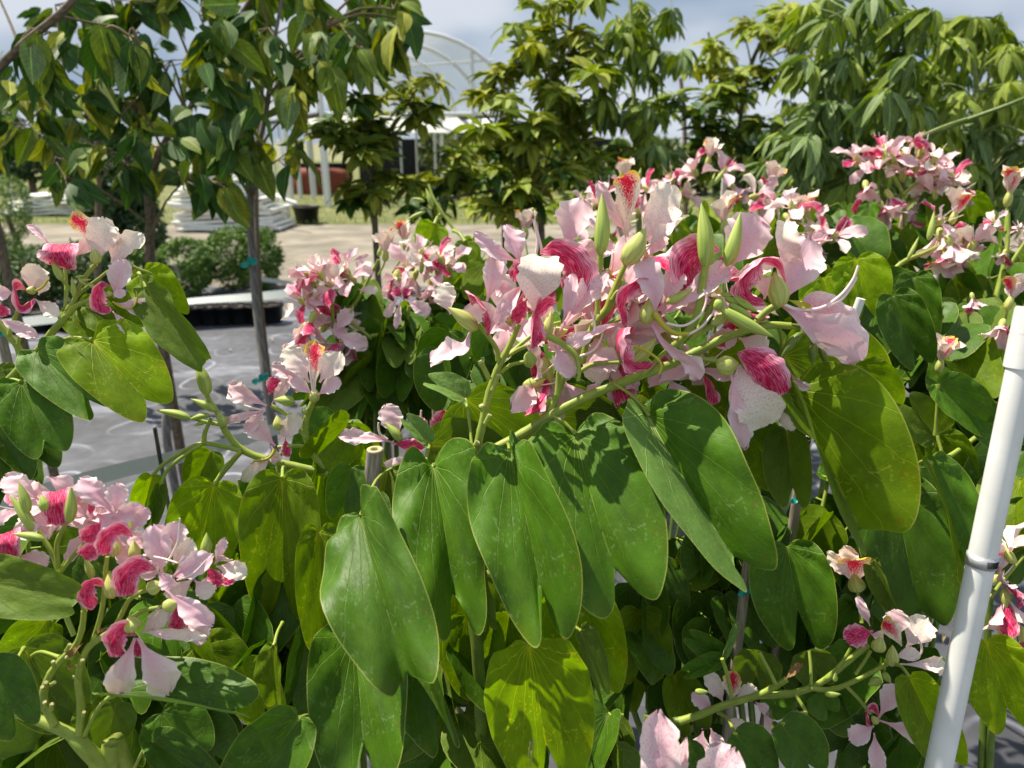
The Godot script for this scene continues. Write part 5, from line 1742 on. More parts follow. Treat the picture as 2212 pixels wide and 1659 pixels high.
	pt(f, "pink", 560, 980, 760, 930, 160, 0.81, 0.0, 0, 20, 30)
	pt(f, "flame", 640, 920, 780, 850, 100, 0.815, 0.0, 0, 20, 30)
	pt(f, "cream", 780, 940, 960, 1020, 190, 0.81, 0.0, 0, 20, 30)
	pt(f, "flame", 700, 1000, 640, 940, 90, 0.80, 0.0, 0, 20, 30)
	K(0, 0, 1)
	var g2 := [[1180, 800], [1250, 760], [1290, 720], [1330, 760], [1150, 830], [1380, 700], [1420, 640], [1230, 620], [1310, 600], [1470, 560], [1500, 800], [1100, 690], [1350, 620], [1200, 720], [1540, 620], [1440, 740], [1580, 690], [1390, 560]]
	for i in g2.size():
		flower(pl, g2[i][0], g2[i][1], 0.83 + 0.01 * (i % 4), 0.062, 0 if i % 3 else 2)
	# low flower seen behind the branch
	f = knot(pl, "flower", V(1030, 990, 0.86))
	pt(f, "throat", 1040, 1010, 1030, 958, 62, 0.86, 0.0, 0, 20, 20)
	pt(f, "throat", 1010, 1012, 1000, 965, 40, 0.865, 0.0, 0, 20, 20)
	# ---- small things under the leaves
	stem(pl, "stem", M.stem, [1045, 1215, 1100, 1250, 1180, 1270, 1260, 1330], 0.87, 0.86, 12, 10)
	stem(pl, "stem", M.stem, [1040, 1232, 1110, 1262, 1180, 1300], 0.87, 0.86, 16, 14)
	pod(pl, "bud", "stem", 1085, 1145, 1080, 1215, 16, 0.86)
	pod(pl, "bud", "bud", 1060, 1130, 1078, 1172, 16, 0.86)
	flower(pl, 1060, 1120, 0.87, 0.035, 2)
	for e in [[1145, 1605], [1152, 1603], [1149, 1624]]:
		stub(pl, e[0] - 3, e[1] + 30, e[0], e[1], 0.74, 5)
	# leaves of the crown behind the flowers
	for e in [[1080, 700, 70, 60, 6], [1200, 740, 80, 60, 8], [1320, 720, 80, 60, 8], [1440, 720, 80, 60, 8], [1260, 830, 90, 50, 8], [1400, 830, 80, 50, 8], [1560, 820, 80, 60, 8], [1100, 800, 70, 60, 7], [1000, 760, 60, 60, 6]]:
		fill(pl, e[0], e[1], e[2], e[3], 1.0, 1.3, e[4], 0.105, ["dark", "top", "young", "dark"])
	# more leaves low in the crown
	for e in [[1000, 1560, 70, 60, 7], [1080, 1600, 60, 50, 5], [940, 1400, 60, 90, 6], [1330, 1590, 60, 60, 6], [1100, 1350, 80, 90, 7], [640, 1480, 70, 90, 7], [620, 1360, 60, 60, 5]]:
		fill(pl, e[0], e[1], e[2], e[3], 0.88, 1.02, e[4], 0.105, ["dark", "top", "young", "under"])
	# ---- the bamboo canes that hold it
	cane(pl, "hollow topped bamboo cane standing in front of the middle orchid tree", 810, 972, 800, 1085, 0.79, 36)
	tied_cane("dark cane with a teal tie just left of the large two lobed leaf", 1608, 1275, 1.02, 1185, 22, M.bamboo)
	tied_cane("grey cane with a teal tie above the large two lobed leaf", 1722, 1075, 1.06, 1000, 22, M.bamboo)
	tied_cane("short cane with a teal tie under the hanging leaves at the bottom", 735, 1640, 0.98, 1590, 18, M.bamboo)
	tied_cane("cane with a teal tie at the left edge under the crimson fringed flowers", 2, 722, 1.2, 640, 20, M.bamboo)
	tied_cane("thin cane with a teal tie beside the curled buds in front of the strap", 352, 1025, 1.2, 1000, 9, M.greystake)
	K(0, 0, 1)
	var c2 := V(940, 800, 1.1)
	pole("bamboo_cane", "grey bamboo cane behind the stems of the middle orchid tree", "cane", Vector3(c2.x + 0.01, 0, c2.z), c2, 0.008, M.bamboo)

# a cane of the rows, mostly hidden by leaves, with a knot of teal tape
func tied_cane(label: String, x: float, y: float, d: float, top: float, w: float, mat):
	K(0, 0, 1)
	var p := V(x, y, d)
	var o := thing("bamboo_cane", label, "cane", Vector3(p.x, 0, p.z))
	var q := p + Vector3(0, (y - top) / FPX * d, 0)
	limb(o, "shaft", mat, [Vector3(p.x, 0, p.z), p, q], u2m(w, d) * 0.5, u2m(w, d) * 0.5, 3, 8)
	tie(o, x, y, d, w)

func cane(_pl, label: String, tx: float, ty: float, lx: float, ly: float, d: float, w: float):
	var t := V(tx, ty, d)
	var l := V(lx, ly, d + 0.02)
	var dir := (l - t).normalized()
	var bot := t + dir * (t.y / -dir.y)
	var o := thing("bamboo_cane", label, "cane", bot)
	var r := u2m(w, d) * 0.5
	var pts := []
	var rad := []
	for i in 40:
		var f := i / 39.0
		pts.append(t.lerp(bot, pow(f, 1.5)))
		rad.append(r * (1.0 + (0.10 if i % 9 == 8 else 0.0)))
	put(o, "shaft", tube_mesh(pts, rad, 14, false), M.bamboo)
	put(o, "cut_top", lathe([Vector2(r, -0.0005), Vector2(r * 0.99, 0.0012), Vector2(r * 0.52, 0.0012), Vector2(r * 0.50, -0.004), Vector2(r * 0.44, -0.03)], 14), M.cut, Transform3D(Basis(), t))
# ---------------------------------------------------------------- orchid trees on the left
func left_plants():
	# upper left, cut by the edge of the picture
	K(0, 0, 1)
	var pl := bauhinia("orchid tree at the left edge with broad glossy leaves and a crimson fringed flower", -90, 1200, 0.98)
	var g := pl.global_position
	K(0, 553, 0.3333)
	limb(pl, "stem", M.stemdark, [g, V(-160, 1150, 0.97), V(10, 850, 0.93)], 0.008, 0.006, 5, 8)
	stem(pl, "stem", M.stem, [-10, 870, 120, 740, 250, 610, 340, 490, 420, 400, 480, 330], 0.93, 0.92, 54, 40, 0.08)
	stem(pl, "stem", M.stem, [150, 740, 120, 600, 60, 520, -20, 420], 0.93, 0.92, 46, 40)
	stem(pl, "stalk", M.stem, [60, 510, 90, 420, 130, 320], 0.92, 0.91, 30, 22)
	stub(pl, 118, 570, 130, 490, 0.915, 24)
	K(0, 316.8, 0.2864)
	stem(pl, "stem", M.stem, [500, 1280, 560, 1210, 640, 1170, 720, 1160], 0.92, 0.92, 44, 32)
	stem(pl, "stem", M.stem, [500, 1240, 560, 1160, 600, 1060, 660, 960, 725, 885], 0.92, 0.92, 40, 34)
	stem(pl, "stem", M.stem, [495, 1210, 500, 1080, 490, 910], 0.92, 0.93, 32, 26)
	stem(pl, "stem", M.stem, [540, 1180, 620, 1090, 740, 1000, 800, 950], 0.93, 0.94, 30, 22)
	stem(pl, "stem", M.stem, [980, 890, 1040, 920, 1110, 945, 1140, 960], 0.93, 0.94, 26, 18)
	stem(pl, "stem", M.stem, [800, 950, 900, 900, 980, 890], 0.94, 0.93, 24, 22)
	K(0, 0, 1)
	leaf(pl, 199, 734, 342, 893, 215, 0.90, -0.02, 4, 10, 34, "lime", "young", {"bend": 18, "pet": [95, 755, 0.925], "sinus": 0.82, "ph": 1.5})
	leaf(pl, 82, 757, 222, 893, 140, 0.89, -0.02, 6, 12, 20, "top", "", {"bend": 16, "pet": [70, 778, 0.925], "sinus": 0.8})
	leaf(pl, 46, 826, 110, 985, 166, 0.87, -0.02, -5, 12, 18, "top", "", {"bend": 18, "pet": [4, 840, 0.92], "sinus": 0.8})
	leaf(pl, 10, 880, 100, 1022, 150, 0.90, 0.0, 0, 12, 20, "dark", "", {"bend": 18})
	leaf(pl, -20, 880, 40, 1045, 150, 0.88, 0.0, 10, 12, 20, "dark", "", {"bend": 14})
	leaf(pl, 316, 622, 452, 788, 120, 0.91, -0.02, 40, 12, 24, "under", "", {"bend": 12, "pet": [300, 590, 0.93], "sinus": 0.95, "wave": 0.01})
	leaf(pl, 310, 590, 392, 690, 120, 0.96, 0.0, 10, 10, 20, "lime", "", {"bend": 12, "pet": [290, 586, 0.93]})
	leaf(pl, 168, 660, 250, 745, 130, 0.97, 0.0, 0, 12, 20, "young", "", {"bend": 12, "pet": [150, 690, 0.93]})
	leaf(pl, 200, 650, 300, 720, 130, 0.98, 0.0, 0, 12, 20, "young", "", {"bend": 12})
	leaf(pl, -10, 800, 30, 850, 90, 0.95, 0.0, 0, 12, 20, "under", "", {"bend": 12})
	leaf(pl, 60, 790, 90, 840, 70, 0.96, 0.0, 0, 12, 20, "young", "", {"bend": 12})
	K(0, 316.8, 0.2864)
	var f := knot(pl, "flower", V(470, 880, 0.92))
	pt_path(f, "flame", [480, 790, 0.93, 470, 735, 0.915, 455, 790, 0.90, 455, 860, 0.903, 465, 915, 0.915], 240, 0, -20, 0.0, 0.03)
	pt(f, "pink", 385, 750, 210, 595, 80, 0.92, 0.0, 20, 30, 50)
	pt(f, "pink", 390, 840, 280, 800, 90, 0.92)
	pt(f, "pink", 570, 830, 695, 690, 130, 0.93)
	f = knot(pl, "flower", V(735, 870, 0.92))
	pt(f, "cream", 735, 880, 770, 540, 280, 0.915, 0.0, 6, 26, 55, {"claw": 0.2})
	pt_path(f, "throat", [720, 850, 0.925, 670, 680, 0.92, 620, 580, 0.91, 530, 535, 0.895], 150, 30, -20, 0.2, 0.03)
	pt(f, "cream", 840, 880, 1075, 670, 210, 0.925, 0.0, -20, 30, 60)
	pt(f, "cream", 840, 870, 890, 660, 130, 0.93)
	stem(f, "stamen", M.stamen, [850, 760, 900, 680, 870, 615], 0.92, 0.915, 16, 12)
	pod(f, "calyx", "calyx", 725, 890, 705, 750, 80, 0.912)
	f = knot(pl, "flower", V(220, 1090, 0.91))
	pt_path(f, "flame", [190, 1075, 0.912, 120, 1050, 0.90, 130, 1130, 0.892, 170, 1215, 0.90, 265, 1150, 0.905], 170, 0, -25, 0.0, 0.05)
	pt(f, "cream", 225, 1090, 285, 895, 210, 0.92, 0.0, -8, 20, 30)
	pt(f, "cream", 265, 1150, 440, 1270, 150, 0.905, 0.0, 10, 30, 40, {"claw": 0.3})
	pt(f, "cream", 290, 1120, 340, 1000, 120, 0.925)
	pt(f, "pink", 100, 1100, -10, 1100, 140, 0.915)
	pt(f, "flame", 0, 1180, 30, 1280, 120, 0.905)
	pt(f, "pink", 0, 1300, 285, 1430, 130, 0.90, 0.0, 10, 20, 40)
	pod(f, "calyx", "calyx", 220, 1110, 250, 1050, 66, 0.902)
	stem(f, "stamen", M.anther, [245, 1100, 320, 1060, 365, 1000], 0.905, 0.90, 20, 14)
	f = knot(pl, "flower", V(860, 1160, 0.91))
	pt_path(f, "flame", [830, 1045, 0.912, 760, 1050, 0.90, 725, 1130, 0.897, 760, 1220, 0.90, 840, 1235, 0.905], 120, 0, 30, 0.0, 0.07)
	pt(f, "pink", 860, 1140, 930, 850, 195, 0.915, 0.0, 0, 30, 40, {"ruf": 0.1})
	pt(f, "mauve", 860, 1180, 1180, 1235, 175, 0.91, 0.0, 0, 30, 40, {"claw": 0.3})
	pt(f, "pink", 850, 1240, 1010, 1420, 100, 0.905, 0.0, 10, 30, 70)
	pt(f, "pink", 880, 1060, 920, 1140, 100, 0.91)
	stem(f, "stamen", M.anther, [850, 1170, 930, 1215, 1000, 1210, 1035, 1150, 1030, 1090], 0.905, 0.90, 16, 12)
	pod(f, "calyx", "calyx", 830, 1130, 815, 1085, 50, 0.905)
	pod(pl, "bud", "bud", 470, 1010, 385, 860, 62, 0.905)
	stem(pl, "stalk", M.stem, [545, 1100, 510, 1050, 465, 1000], 0.92, 0.905, 22, 26)
	for e in [[560, 1140, 540, 980, 40], [600, 1010, 690, 1000, 26], [590, 990, 660, 1050, 26], [570, 985, 640, 970, 24], [660, 1030, 750, 1080, 30]]:
		pod(pl, "bud", "bud", e[0], e[1], e[2], e[3], e[4], 0.91)
	K(0, 0, 1)
	fill(pl, -20, 960, 60, 60, 0.95, 1.05, 4, 0.10, ["dark", "top"])

	# lower left
	pl = bauhinia("orchid tree in the lower left corner with many pink flowers on knobbly stems", 300, 1900, 0.74)
	g = pl.global_position
	K(0, 1106, 0.3333)
	limb(pl, "stem", M.stem, [g, V(860, 1900, 0.73), V(700, 1680, 0.70), V(560, 1540, 0.685), V(480, 1455, 0.685)], 0.011, 0.0066, 6, 10)
	stem(pl, "stem", M.stem, [520, 1500, 470, 1448, 340, 1385, 170, 1320, 60, 1290], 0.685, 0.69, 80, 62, 0.06)
	stem(pl, "stem", M.stem, [355, 1380, 295, 1260, 285, 1160, 330, 1045, 400, 955, 490, 865, 530, 760, 545, 640], 0.685, 0.67, 52, 34, 0.14)
	stem(pl, "stem", M.stem, [545, 640, 530, 590, 485, 545], 0.67, 0.665, 28, 22)
	stem(pl, "stem", M.stem, [512, 1450, 525, 1260, 508, 1100, 530, 970, 580, 870, 680, 800, 760, 740], 0.685, 0.67, 52, 36, 0.12)
	stem(pl, "stem", M.stem, [745, 745, 790, 660, 830, 580, 890, 530, 955, 505], 0.67, 0.66, 34, 28)
	stem(pl, "stem", M.stem, [850, 690, 930, 640, 1065, 612], 0.67, 0.665, 30, 26)
	stem(pl, "stem", M.stem, [590, 870, 640, 720, 670, 580, 680, 440, 695, 290], 0.68, 0.67, 34, 28)
	stem(pl, "stem", M.stem, [375, 370, 330, 250, 250, 130, 160, -20], 0.70, 0.70, 34, 28)
	stem(pl, "stem", M.stem, [375, 360, 370, 200, 420, 90, 445, -10], 0.70, 0.695, 34, 28)
	stem(pl, "stem", M.stem, [400, 380, 470, 290, 550, 200], 0.70, 0.69, 30, 24)
	stem(pl, "stem", M.stem, [700, 470, 780, 400, 870, 310], 0.685, 0.68, 26, 22)
	stem(pl, "stem", M.stem, [480, 800, 420, 640, 380, 400], 0.70, 0.70, 34, 34)
	for e in [[350, 1010, 345, 970, 24], [300, 1120, 298, 1105, 26], [330, 1120, 352, 1105, 24], [285, 1150, 275, 1135, 26], [300, 1260, 293, 1232, 26], [335, 1280, 338, 1245, 28], [525, 990, 535, 960, 24], [510, 1100, 480, 1065, 24], [540, 1320, 545, 1298, 22], [430, 900, 452, 860, 24], [470, 950, 430, 940, 24]]:
		stub(pl, e[0], e[1], e[2], e[3], 0.67, e[4])
	K(0, 0, 1)
	leaf(pl, -60, 1250, 172, 1296, 150, 0.64, -0.01, 8, 10, 14, "under", "", {"bend": 12, "ph": 2.0, "sinus": 0.95})
	leaf(pl, 245, 1500, 545, 1545, 230, 0.66, 0.0, -20, 4, 66, "dark", "pale", {"bend": 14, "pet": [183, 1588, 0.685], "pw": 11, "sinus": 0.85, "wave": 0.03, "ph": 0.5})
	leaf(pl, -30, 1440, 52, 1580, 150, 0.63, 0.0, 0, 12, 16, "dark", "", {"bend": 14})
	leaf(pl, 645, 1552, 500, 1760, 210, 0.66, 0.0, -10, 40, 10, "dark", "", {"bend": 14, "pet": [690, 1555, 0.70], "ph": 3.0})
	leaf(pl, 333, 1600, 480, 1720, 110, 0.68, 0.0, 0, 10, 30, "dark", "", {"bend": 10, "pet": [290, 1660, 0.70]})
	leaf(pl, 52, 1400, 150, 1560, 190, 0.73, 0.02, 0, 10, 12, "under", "", {"bend": -10, "pet": [30, 1455, 0.70]})
	leaf(pl, 60, 1425, 40, 1520, 150, 0.74, 0.02, 0, 10, 12, "under", "", {"bend": -10, "pet": [130, 1420, 0.69]})
	leaf(pl, 100, 1340, 30, 1440, 130, 0.76, 0.02, 0, 10, 12, "young", "", {"bend": 10})
	leaf(pl, 250, 1520, 230, 1610, 110, 0.72, 0.0, 0, 10, 12, "under", "", {"bend": 10})
	leaf(pl, 200, 1520, 250, 1640, 130, 0.75, 0.0, 0, 10, 12, "young", "", {"bend": 10})
	leaf(pl, 350, 1540, 430, 1640, 160, 0.78, 0.0, 0, 10, 12, "top", "", {"bend": 10})
	leaf(pl, 420, 1560, 480, 1659, 150, 0.80, 0.0, 0, 10, 12, "dark", "", {"bend": 10})
	leaf(pl, 520, 1440, 590, 1560, 130, 0.82, 0.0, 0, 10, 12, "lime", "", {"bend": 10})
	leaf(pl, 592, 1396, 600, 1526, 84, 0.76, 0.0, 30, 40, 20, "young", "", {"bend": 20, "wave": 0.06, "pet": [610, 1345, 0.80]})
	leaf(pl, 420, 1400, 520, 1500, 180, 0.84, 0.0, 0, 10, 12, "young", "", {"bend": 10})
	leaf(pl, 180, 1190, 240, 1290, 130, 0.80, 0.0, 0, 10, 12, "dark", "", {"bend": 10})
	leaf(pl, 250, 1180, 330, 1260, 130, 0.82, 0.0, 0, 10, 12, "young", "", {"bend": 10})
	# dead leaf scraps on the stem
	K(0, 1106, 0.3333)
	for e in [[540, 850, 450, 940, 60], [700, 750, 620, 790, 44], [500, 990, 440, 1020, 40]]:
		pt(pl, "wilt", e[0], e[1], e[2], e[3], e[4], 0.665, 0.0, 20, 60, 90, {"ruf": 0.15}).name = "dead_leaf"
	# flowers
	f = knot(pl, "flower", V(690, 190, 0.68))
	pt(f, "flame", 665, 50, 555, 200, 160, 0.68, 0.0, 10, 60, 40)
	pt(f, "flame", 700, 190, 535, 285, 150, 0.672, 0.0, 0, 60, 40)
	pt_path(f, "flame", [860, 160, 0.67, 780, 110, 0.66, 690, 160, 0.655, 665, 280, 0.66], 120, 0, 30, 0.0, 0.06)
	pt(f, "speck", 770, 160, 820, 350, 120, 0.675)
	pod(f, "calyx", "calyx", 740, 290, 735, 170, 76, 0.665)
	pod(f, "calyx", "calyx", 870, 310, 865, 180, 74, 0.67)
	f = knot(pl, "flower", V(1050, 350, 0.68))
	pt(f, "mauve", 1050, 390, 1000, 90, 220, 0.675, 0.0, 0, 30, 60)
	pt(f, "mauve", 1080, 240, 1160, 70, 190, 0.68, 0.0, 0, 30, 40)
	pt(f, "mauve", 980, 240, 850, 150, 140, 0.678)
	pt(f, "cream", 1120, 340, 1240, 180, 180, 0.685)
	pt(f, "mauve", 1100, 430, 1370, 280, 190, 0.67, 0.0, 0, 30, 40)
	pt(f, "cream", 1255, 430, 1090, 560, 150, 0.67, 0.0, 0, 20, 40)
	pt(f, "mauve", 1020, 380, 1140, 490, 130, 0.662, 0.0, 20, 40, 70)
	pt(f, "cream", 1260, 440, 1370, 545, 140, 0.68)
	pt(f, "pink", 900, 300, 1000, 420, 150, 0.69)
	for e in [[930, 280, 1050, 300, 1150, 330], [1150, 440, 1250, 400, 1340, 310], [1080, 330, 1150, 200, 1165, 40]]:
		stem(f, "stamen", M.stamen, e, 0.665, 0.66, 16, 11)
	pod(f, "calyx", "calyx", 955, 490, 1055, 480, 96, 0.658, 0.0, 0.5)
	f = knot(pl, "flower", V(1400, 370, 0.70))
	pt(f, "cream", 1400, 350, 1595, 400, 150, 0.695, 0.0, 0, 30, 40)
	pt(f, "pink", 1395, 330, 1455, 170, 80, 0.70)
	pt(f, "flame", 1340, 350, 1430, 480, 120, 0.705)
	pt(f, "flame", 1420, 400, 1510, 460, 110, 0.71)
	pt(f, "pink", 1370, 390, 1330, 530, 140, 0.705)
	pt_path(f, "pink", [1390, 340, 0.70, 1440, 290, 0.695, 1490, 320, 0.695], 50)
	f = knot(pl, "flower", V(960, 380, 0.67))
	pt_path(f, "flame", [1010, 370, 0.665, 900, 350, 0.652, 820, 410, 0.648, 815, 545, 0.655], 170, 0, 30, 0.02, 0.08)
	f = knot(pl, "flower", V(715, 500, 0.665))
	pt_path(f, "flame", [700, 495, 0.665, 620, 450, 0.652, 560, 490, 0.648, 570, 560, 0.648, 620, 610, 0.655], 110, 0, 30, 0.02, 0.08)
	pod(f, "calyx", "calyx", 730, 560, 705, 390, 104, 0.658)
	pod(pl, "bud", "bud", 600, 430, 545, 300, 52, 0.672)
	pod(pl, "bud", "bud", 1325, 290, 1340, 130, 70, 0.69)
	pod(pl, "bud", "bud", 225, 130, 60, -110, 70, 0.69)
	f = knot(pl, "flower", V(870, 790, 0.655))
	pt(f, "pink", 875, 815, 755, 1180, 235, 0.65, 0.0, 6, 20, 40, {"claw": 0.3, "ruf": 0.05})
	pt(f, "pink", 895, 815, 1085, 1175, 265, 0.65, 0.0, -8, 20, 40, {"claw": 0.3, "ruf": 0.05})
	pt_path(f, "flame", [885, 800, 0.652, 800, 760, 0.642, 745, 830, 0.642, 770, 940, 0.655], 150, 10, 30, 0.02, 0.07)
	pt(f, "flame", 870, 820, 920, 930, 110, 0.66)
	pod(f, "calyx", "calyx", 870, 780, 835, 670, 110, 0.648)
	f = knot(pl, "flower", V(1090, 560, 0.66))
	pt(f, "mauve", 1075, 500, 1370, 730, 190, 0.655, 0.0, 12, 30, 60, {"claw": 0.25})
	pt(f, "cream", 920, 790, 1110, 600, 150, 0.668, 0.0, 0, 20, 50)
	pt(f, "flame", 1150, 590, 1150, 790, 140, 0.668)
	pt(f, "cream", 915, 775, 1320, 805, 100, 0.655, 0.0, 0, 30, 60)
	pt(f, "pink", 1215, 700, 1330, 835, 170, 0.662, 0.0, 0, 40, 60)
	pod(f, "calyx", "calyx", 1060, 620, 1150, 585, 90, 0.652, 0.0, 0.5)
	# flowers at the left edge, above
	K(0, 0, 1)
	f = knot(pl, "flower", V(125, 1110, 0.70))
	pt_path(f, "flame", [130, 1075, 0.71, 126, 1060, 0.70, 122, 1090, 0.69, 124, 1135, 0.695], 58, 0, -20, 0.0, 0.03)
	pt(f, "pink", 85, 1080, 10, 1030, 60, 0.71)
	pt(f, "pink", 150, 1090, 20, 1055, 70, 0.72)
	pod(f, "bud", "bud", 60, 1110, 40, 1040, 22, 0.69)
	pod(f, "bud", "bud", 100, 1105, 88, 1068, 24, 0.69)
	pod(f, "bud", "bud", 150, 1130, 153, 1050, 24, 0.685)
	f = knot(pl, "flower", V(10, 1160, 0.69))
	pt_path(f, "flame", [20, 1158, 0.695, 16, 1150, 0.685, 16, 1175, 0.675, 20, 1206, 0.68], 54, 0, -20, 0.0, 0.03)
	pt(f, "pink", 40, 1200, 105, 1215, 50, 0.69)
	pt(f, "pink", 30, 1160, 85, 1135, 40, 0.69)
	pod(f, "bud", "bud", 95, 1165, 26, 1153, 18, 0.675)
	f = knot(pl, "flower", V(230, 1090, 0.72))
	for e in [[245, 1110, 175, 1035, 60], [250, 1105, 255, 1045, 56], [240, 1120, 310, 1095, 50], [210, 1110, 260, 1145, 60], [190, 1120, 150, 1080, 60], [280, 1150, 320, 1100, 40]]:
		pt(f, ["mauve", "pink", "pink", "speck", "pink", "mauve"][int(e[0]) % 6], e[0], e[1], e[2], e[3], e[4], 0.715)
	for e in [[180, 1130], [215, 1140], [160, 1110], [60, 1100]]:
		flower(pl, e[0], e[1], 0.75, 0.042, 0)
	for e in [[40, 1600, 60, 50, 5], [330, 1640, 90, 40, 6], [560, 1600, 70, 50, 5], [440, 1330, 70, 60, 6], [120, 1400, 80, 70, 7], [540, 1340, 60, 70, 5], [60, 1250, 60, 40, 4], [480, 1560, 80, 50, 6], [600, 1240, 50, 60, 4], [160, 1600, 70, 60, 5], [210, 1230, 70, 60, 7], [300, 1330, 70, 60, 7], [170, 1330, 70, 60, 7], [260, 1500, 60, 60, 6], [320, 1560, 70, 60, 7], [60, 1160, 70, 40, 5], [380, 1280, 60, 60, 6]]:
		fill(pl, e[0], e[1], e[2], e[3], 0.84, 1.0, e[4], 0.11, ["dark", "top", "young", "under", "young"])

	# middle left: arching shoot with green buds
	pl = bauhinia("orchid tree with an arching bare shoot of green buds left of the bamboo cane", 700, 1500, 1.08)
	K(0, 553, 0.3333)
	var lp := V(2130, 1410, 1.0)
	trunk_to(pl, lp, 0.007)
	stem(pl, "stem", M.stem, [2130, 1410, 1900, 1360, 1700, 1310, 1570, 1255, 1470, 1150, 1420, 1040], 1.0, 0.98, 54, 40, 0.08)
	stem(pl, "stem", M.stem, [1420, 1040, 1395, 990, 1365, 950, 1335, 890], 0.98, 0.975, 36, 30)
	stem(pl, "stem", M.stem, [1565, 1262, 1450, 1235, 1310, 1215, 1180, 1270, 1060, 1350, 985, 1425], 0.985, 0.97, 34, 22)
	stem(pl, "stem", M.stem, [1310, 1218, 1200, 1290, 1090, 1380, 1045, 1480], 0.975, 0.965, 28, 20)
	stem(pl, "stem", M.stem, [1320, 1205, 1330, 1140, 1370, 1050], 0.98, 0.975, 36, 22)
	stem(pl, "stem", M.stem, [1420, 1090, 1330, 1075, 1250, 1050], 0.98, 0.975, 28, 24)
	stem(pl, "stem", M.stem, [2130, 1410, 2040, 1300, 1985, 1180, 1985, 1060, 2030, 940], 1.0, 0.985, 44, 40)
	stem(pl, "stem", M.stem, [1985, 1180, 1930, 1110, 1860, 1030, 1760, 970], 0.99, 0.985, 30, 26)
	stem(pl, "stem", M.stem, [2000, 1240, 1920, 1230, 1800, 1240], 0.99, 0.985, 28, 24)
	stem(pl, "stem", M.stem, [1560, 1275, 1470, 1380, 1390, 1480], 0.985, 0.975, 26, 26)
	pod(pl, "bud", "bud", 1345, 905, 1268, 668, 86, 0.972)
	pod(pl, "bud", "bud", 1400, 1005, 1235, 925, 52, 0.97)
	pod(pl, "bud", "bud", 1235, 1052, 1008, 998, 54, 0.97)
	pod(pl, "bud", "bud", 1360, 1030, 1220, 1062, 40, 0.97)
	pod(pl, "bud", "bud", 1330, 1080, 1255, 1100, 26, 0.97)
	pod(pl, "bud", "bud", 1455, 1110, 1410, 1010, 62, 0.97)
	f = knot(pl, "flower", V(2040, 860, 0.98))
	pt(f, "throat", 2040, 850, 2038, 555, 165, 0.985, 0.02, 0, 20, 20, {"ruf": 0.02, "twist": 0})
	pt(f, "cream", 2005, 820, 1850, 600, 190, 0.975, 0.0, 10, 35, 40)
	pt(f, "cream", 2070, 820, 2205, 630, 190, 0.975, 0.0, -10, 35, 40)
	pt(f, "pink", 2030, 900, 1885, 790, 110, 0.97, 0.0, 0, 40, 40)
	pt(f, "pink", 2060, 900, 2200, 800, 120, 0.97, 0.0, 0, 40, 40)
	pt(f, "flame", 1960, 880, 1920, 850, 70, 0.975)
	for e in [[2030, 880, 2015, 780, 2008, 670], [2040, 880, 2035, 800, 2040, 740]]:
		stem(f, "stamen", M.stamen, e, 0.968, 0.96, 16, 12)
	pod(f, "calyx", "calyx", 2030, 950, 2040, 850, 70, 0.975)
	f = knot(pl, "flower", V(1740, 970, 0.98))
	pt(f, "pink", 1730, 970, 1490, 840, 170, 0.98, 0.0, -15, 40, 50, {"claw": 0.25})
	pt(f, "flame", 1740, 900, 1795, 790, 120, 0.985)
	pt(f, "pink", 1720, 1000, 1460, 1075, 70, 0.98, 0.0, 10, 20, 40)
	pt(f, "pink", 1760, 960, 1870, 800, 90, 0.985)
	pt(f, "pink", 1950, 810, 1765, 705, 110, 0.975)
	pt(f, "pink", 1720, 1000, 1590, 1130, 100, 0.975)
	stem(f, "stamen", M.stamen, [1700, 1000, 1560, 960, 1490, 900, 1485, 880], 0.975, 0.97, 16, 10)
	pod(f, "calyx", "bud", 1910, 950, 1775, 930, 70, 0.975)
	f = knot(pl, "flower", V(1790, 1230, 0.98))
	pt(f, "pink", 1785, 1230, 1610, 1060, 175, 0.98, 0.0, 0, 30, 40, {"claw": 0.2})
	pt(f, "cream", 1805, 1200, 1935, 1030, 150, 0.98, 0.0, 0, 30, 40)
	pt(f, "cream", 1775, 1270, 1580, 1460, 130, 0.975, 0.0, 0, 30, 40)
	pt(f, "flame", 1850, 1180, 1860, 1300, 80, 0.985)
	pt(f, "pink", 1760, 1230, 1800, 1350, 90, 0.99)
	pod(f, "calyx", "calyx", 1800, 1130, 1795, 1030, 64, 0.972)
	stem(f, "stamen", M.anther, [1785, 1250, 1740, 1310, 1640, 1330], 0.972, 0.965, 24, 14)
	pod(pl, "bud", "bud", 1960, 1020, 2000, 985, 50, 0.975)
	K(0, 0, 1)
	leaf(pl, 610, 1034, 610, 1330, 215, 0.90, 0.0, -6, 34, 12, "young", "", {"bend": 14, "pet": [615, 1010, 0.98], "ph": 0.7})
	leaf(pl, 462, 1048, 420, 1250, 190, 0.95, 0.0, 4, 20, 14, "lime", "", {"bend": 14, "pet": [520, 975, 0.98], "ph": 1.7})
	leaf(pl, 328, 1030, 300, 1140, 90, 0.97, 0.0, 0, 30, 30, "lime", "", {"bend": 14})
	leaf(pl, 345, 1050, 322, 1140, 60, 0.965, 0.0, 0, 30, 50, "under", "", {"bend": 14})
	leaf(pl, 455, 975, 420, 1050, 100, 1.0, 0.0, 0, 20, 20, "young", "", {"bend": 14})
	leaf(pl, 425, 980, 440, 1030, 60, 1.02, 0.0, 0, 20, 20, "top", "", {"bend": 14})
	for e in [[600, 1010, 60, 40, 4], [690, 1000, 50, 40, 4], [520, 1060, 40, 30, 2], [460, 1200, 70, 60, 5], [700, 1080, 60, 60, 5], [760, 940, 40, 40, 3], [640, 1100, 50, 50, 3]]:
		fill(pl, e[0], e[1], e[2], e[3], 1.02, 1.15, e[4], 0.105, ["top", "young", "lime", "dark"])
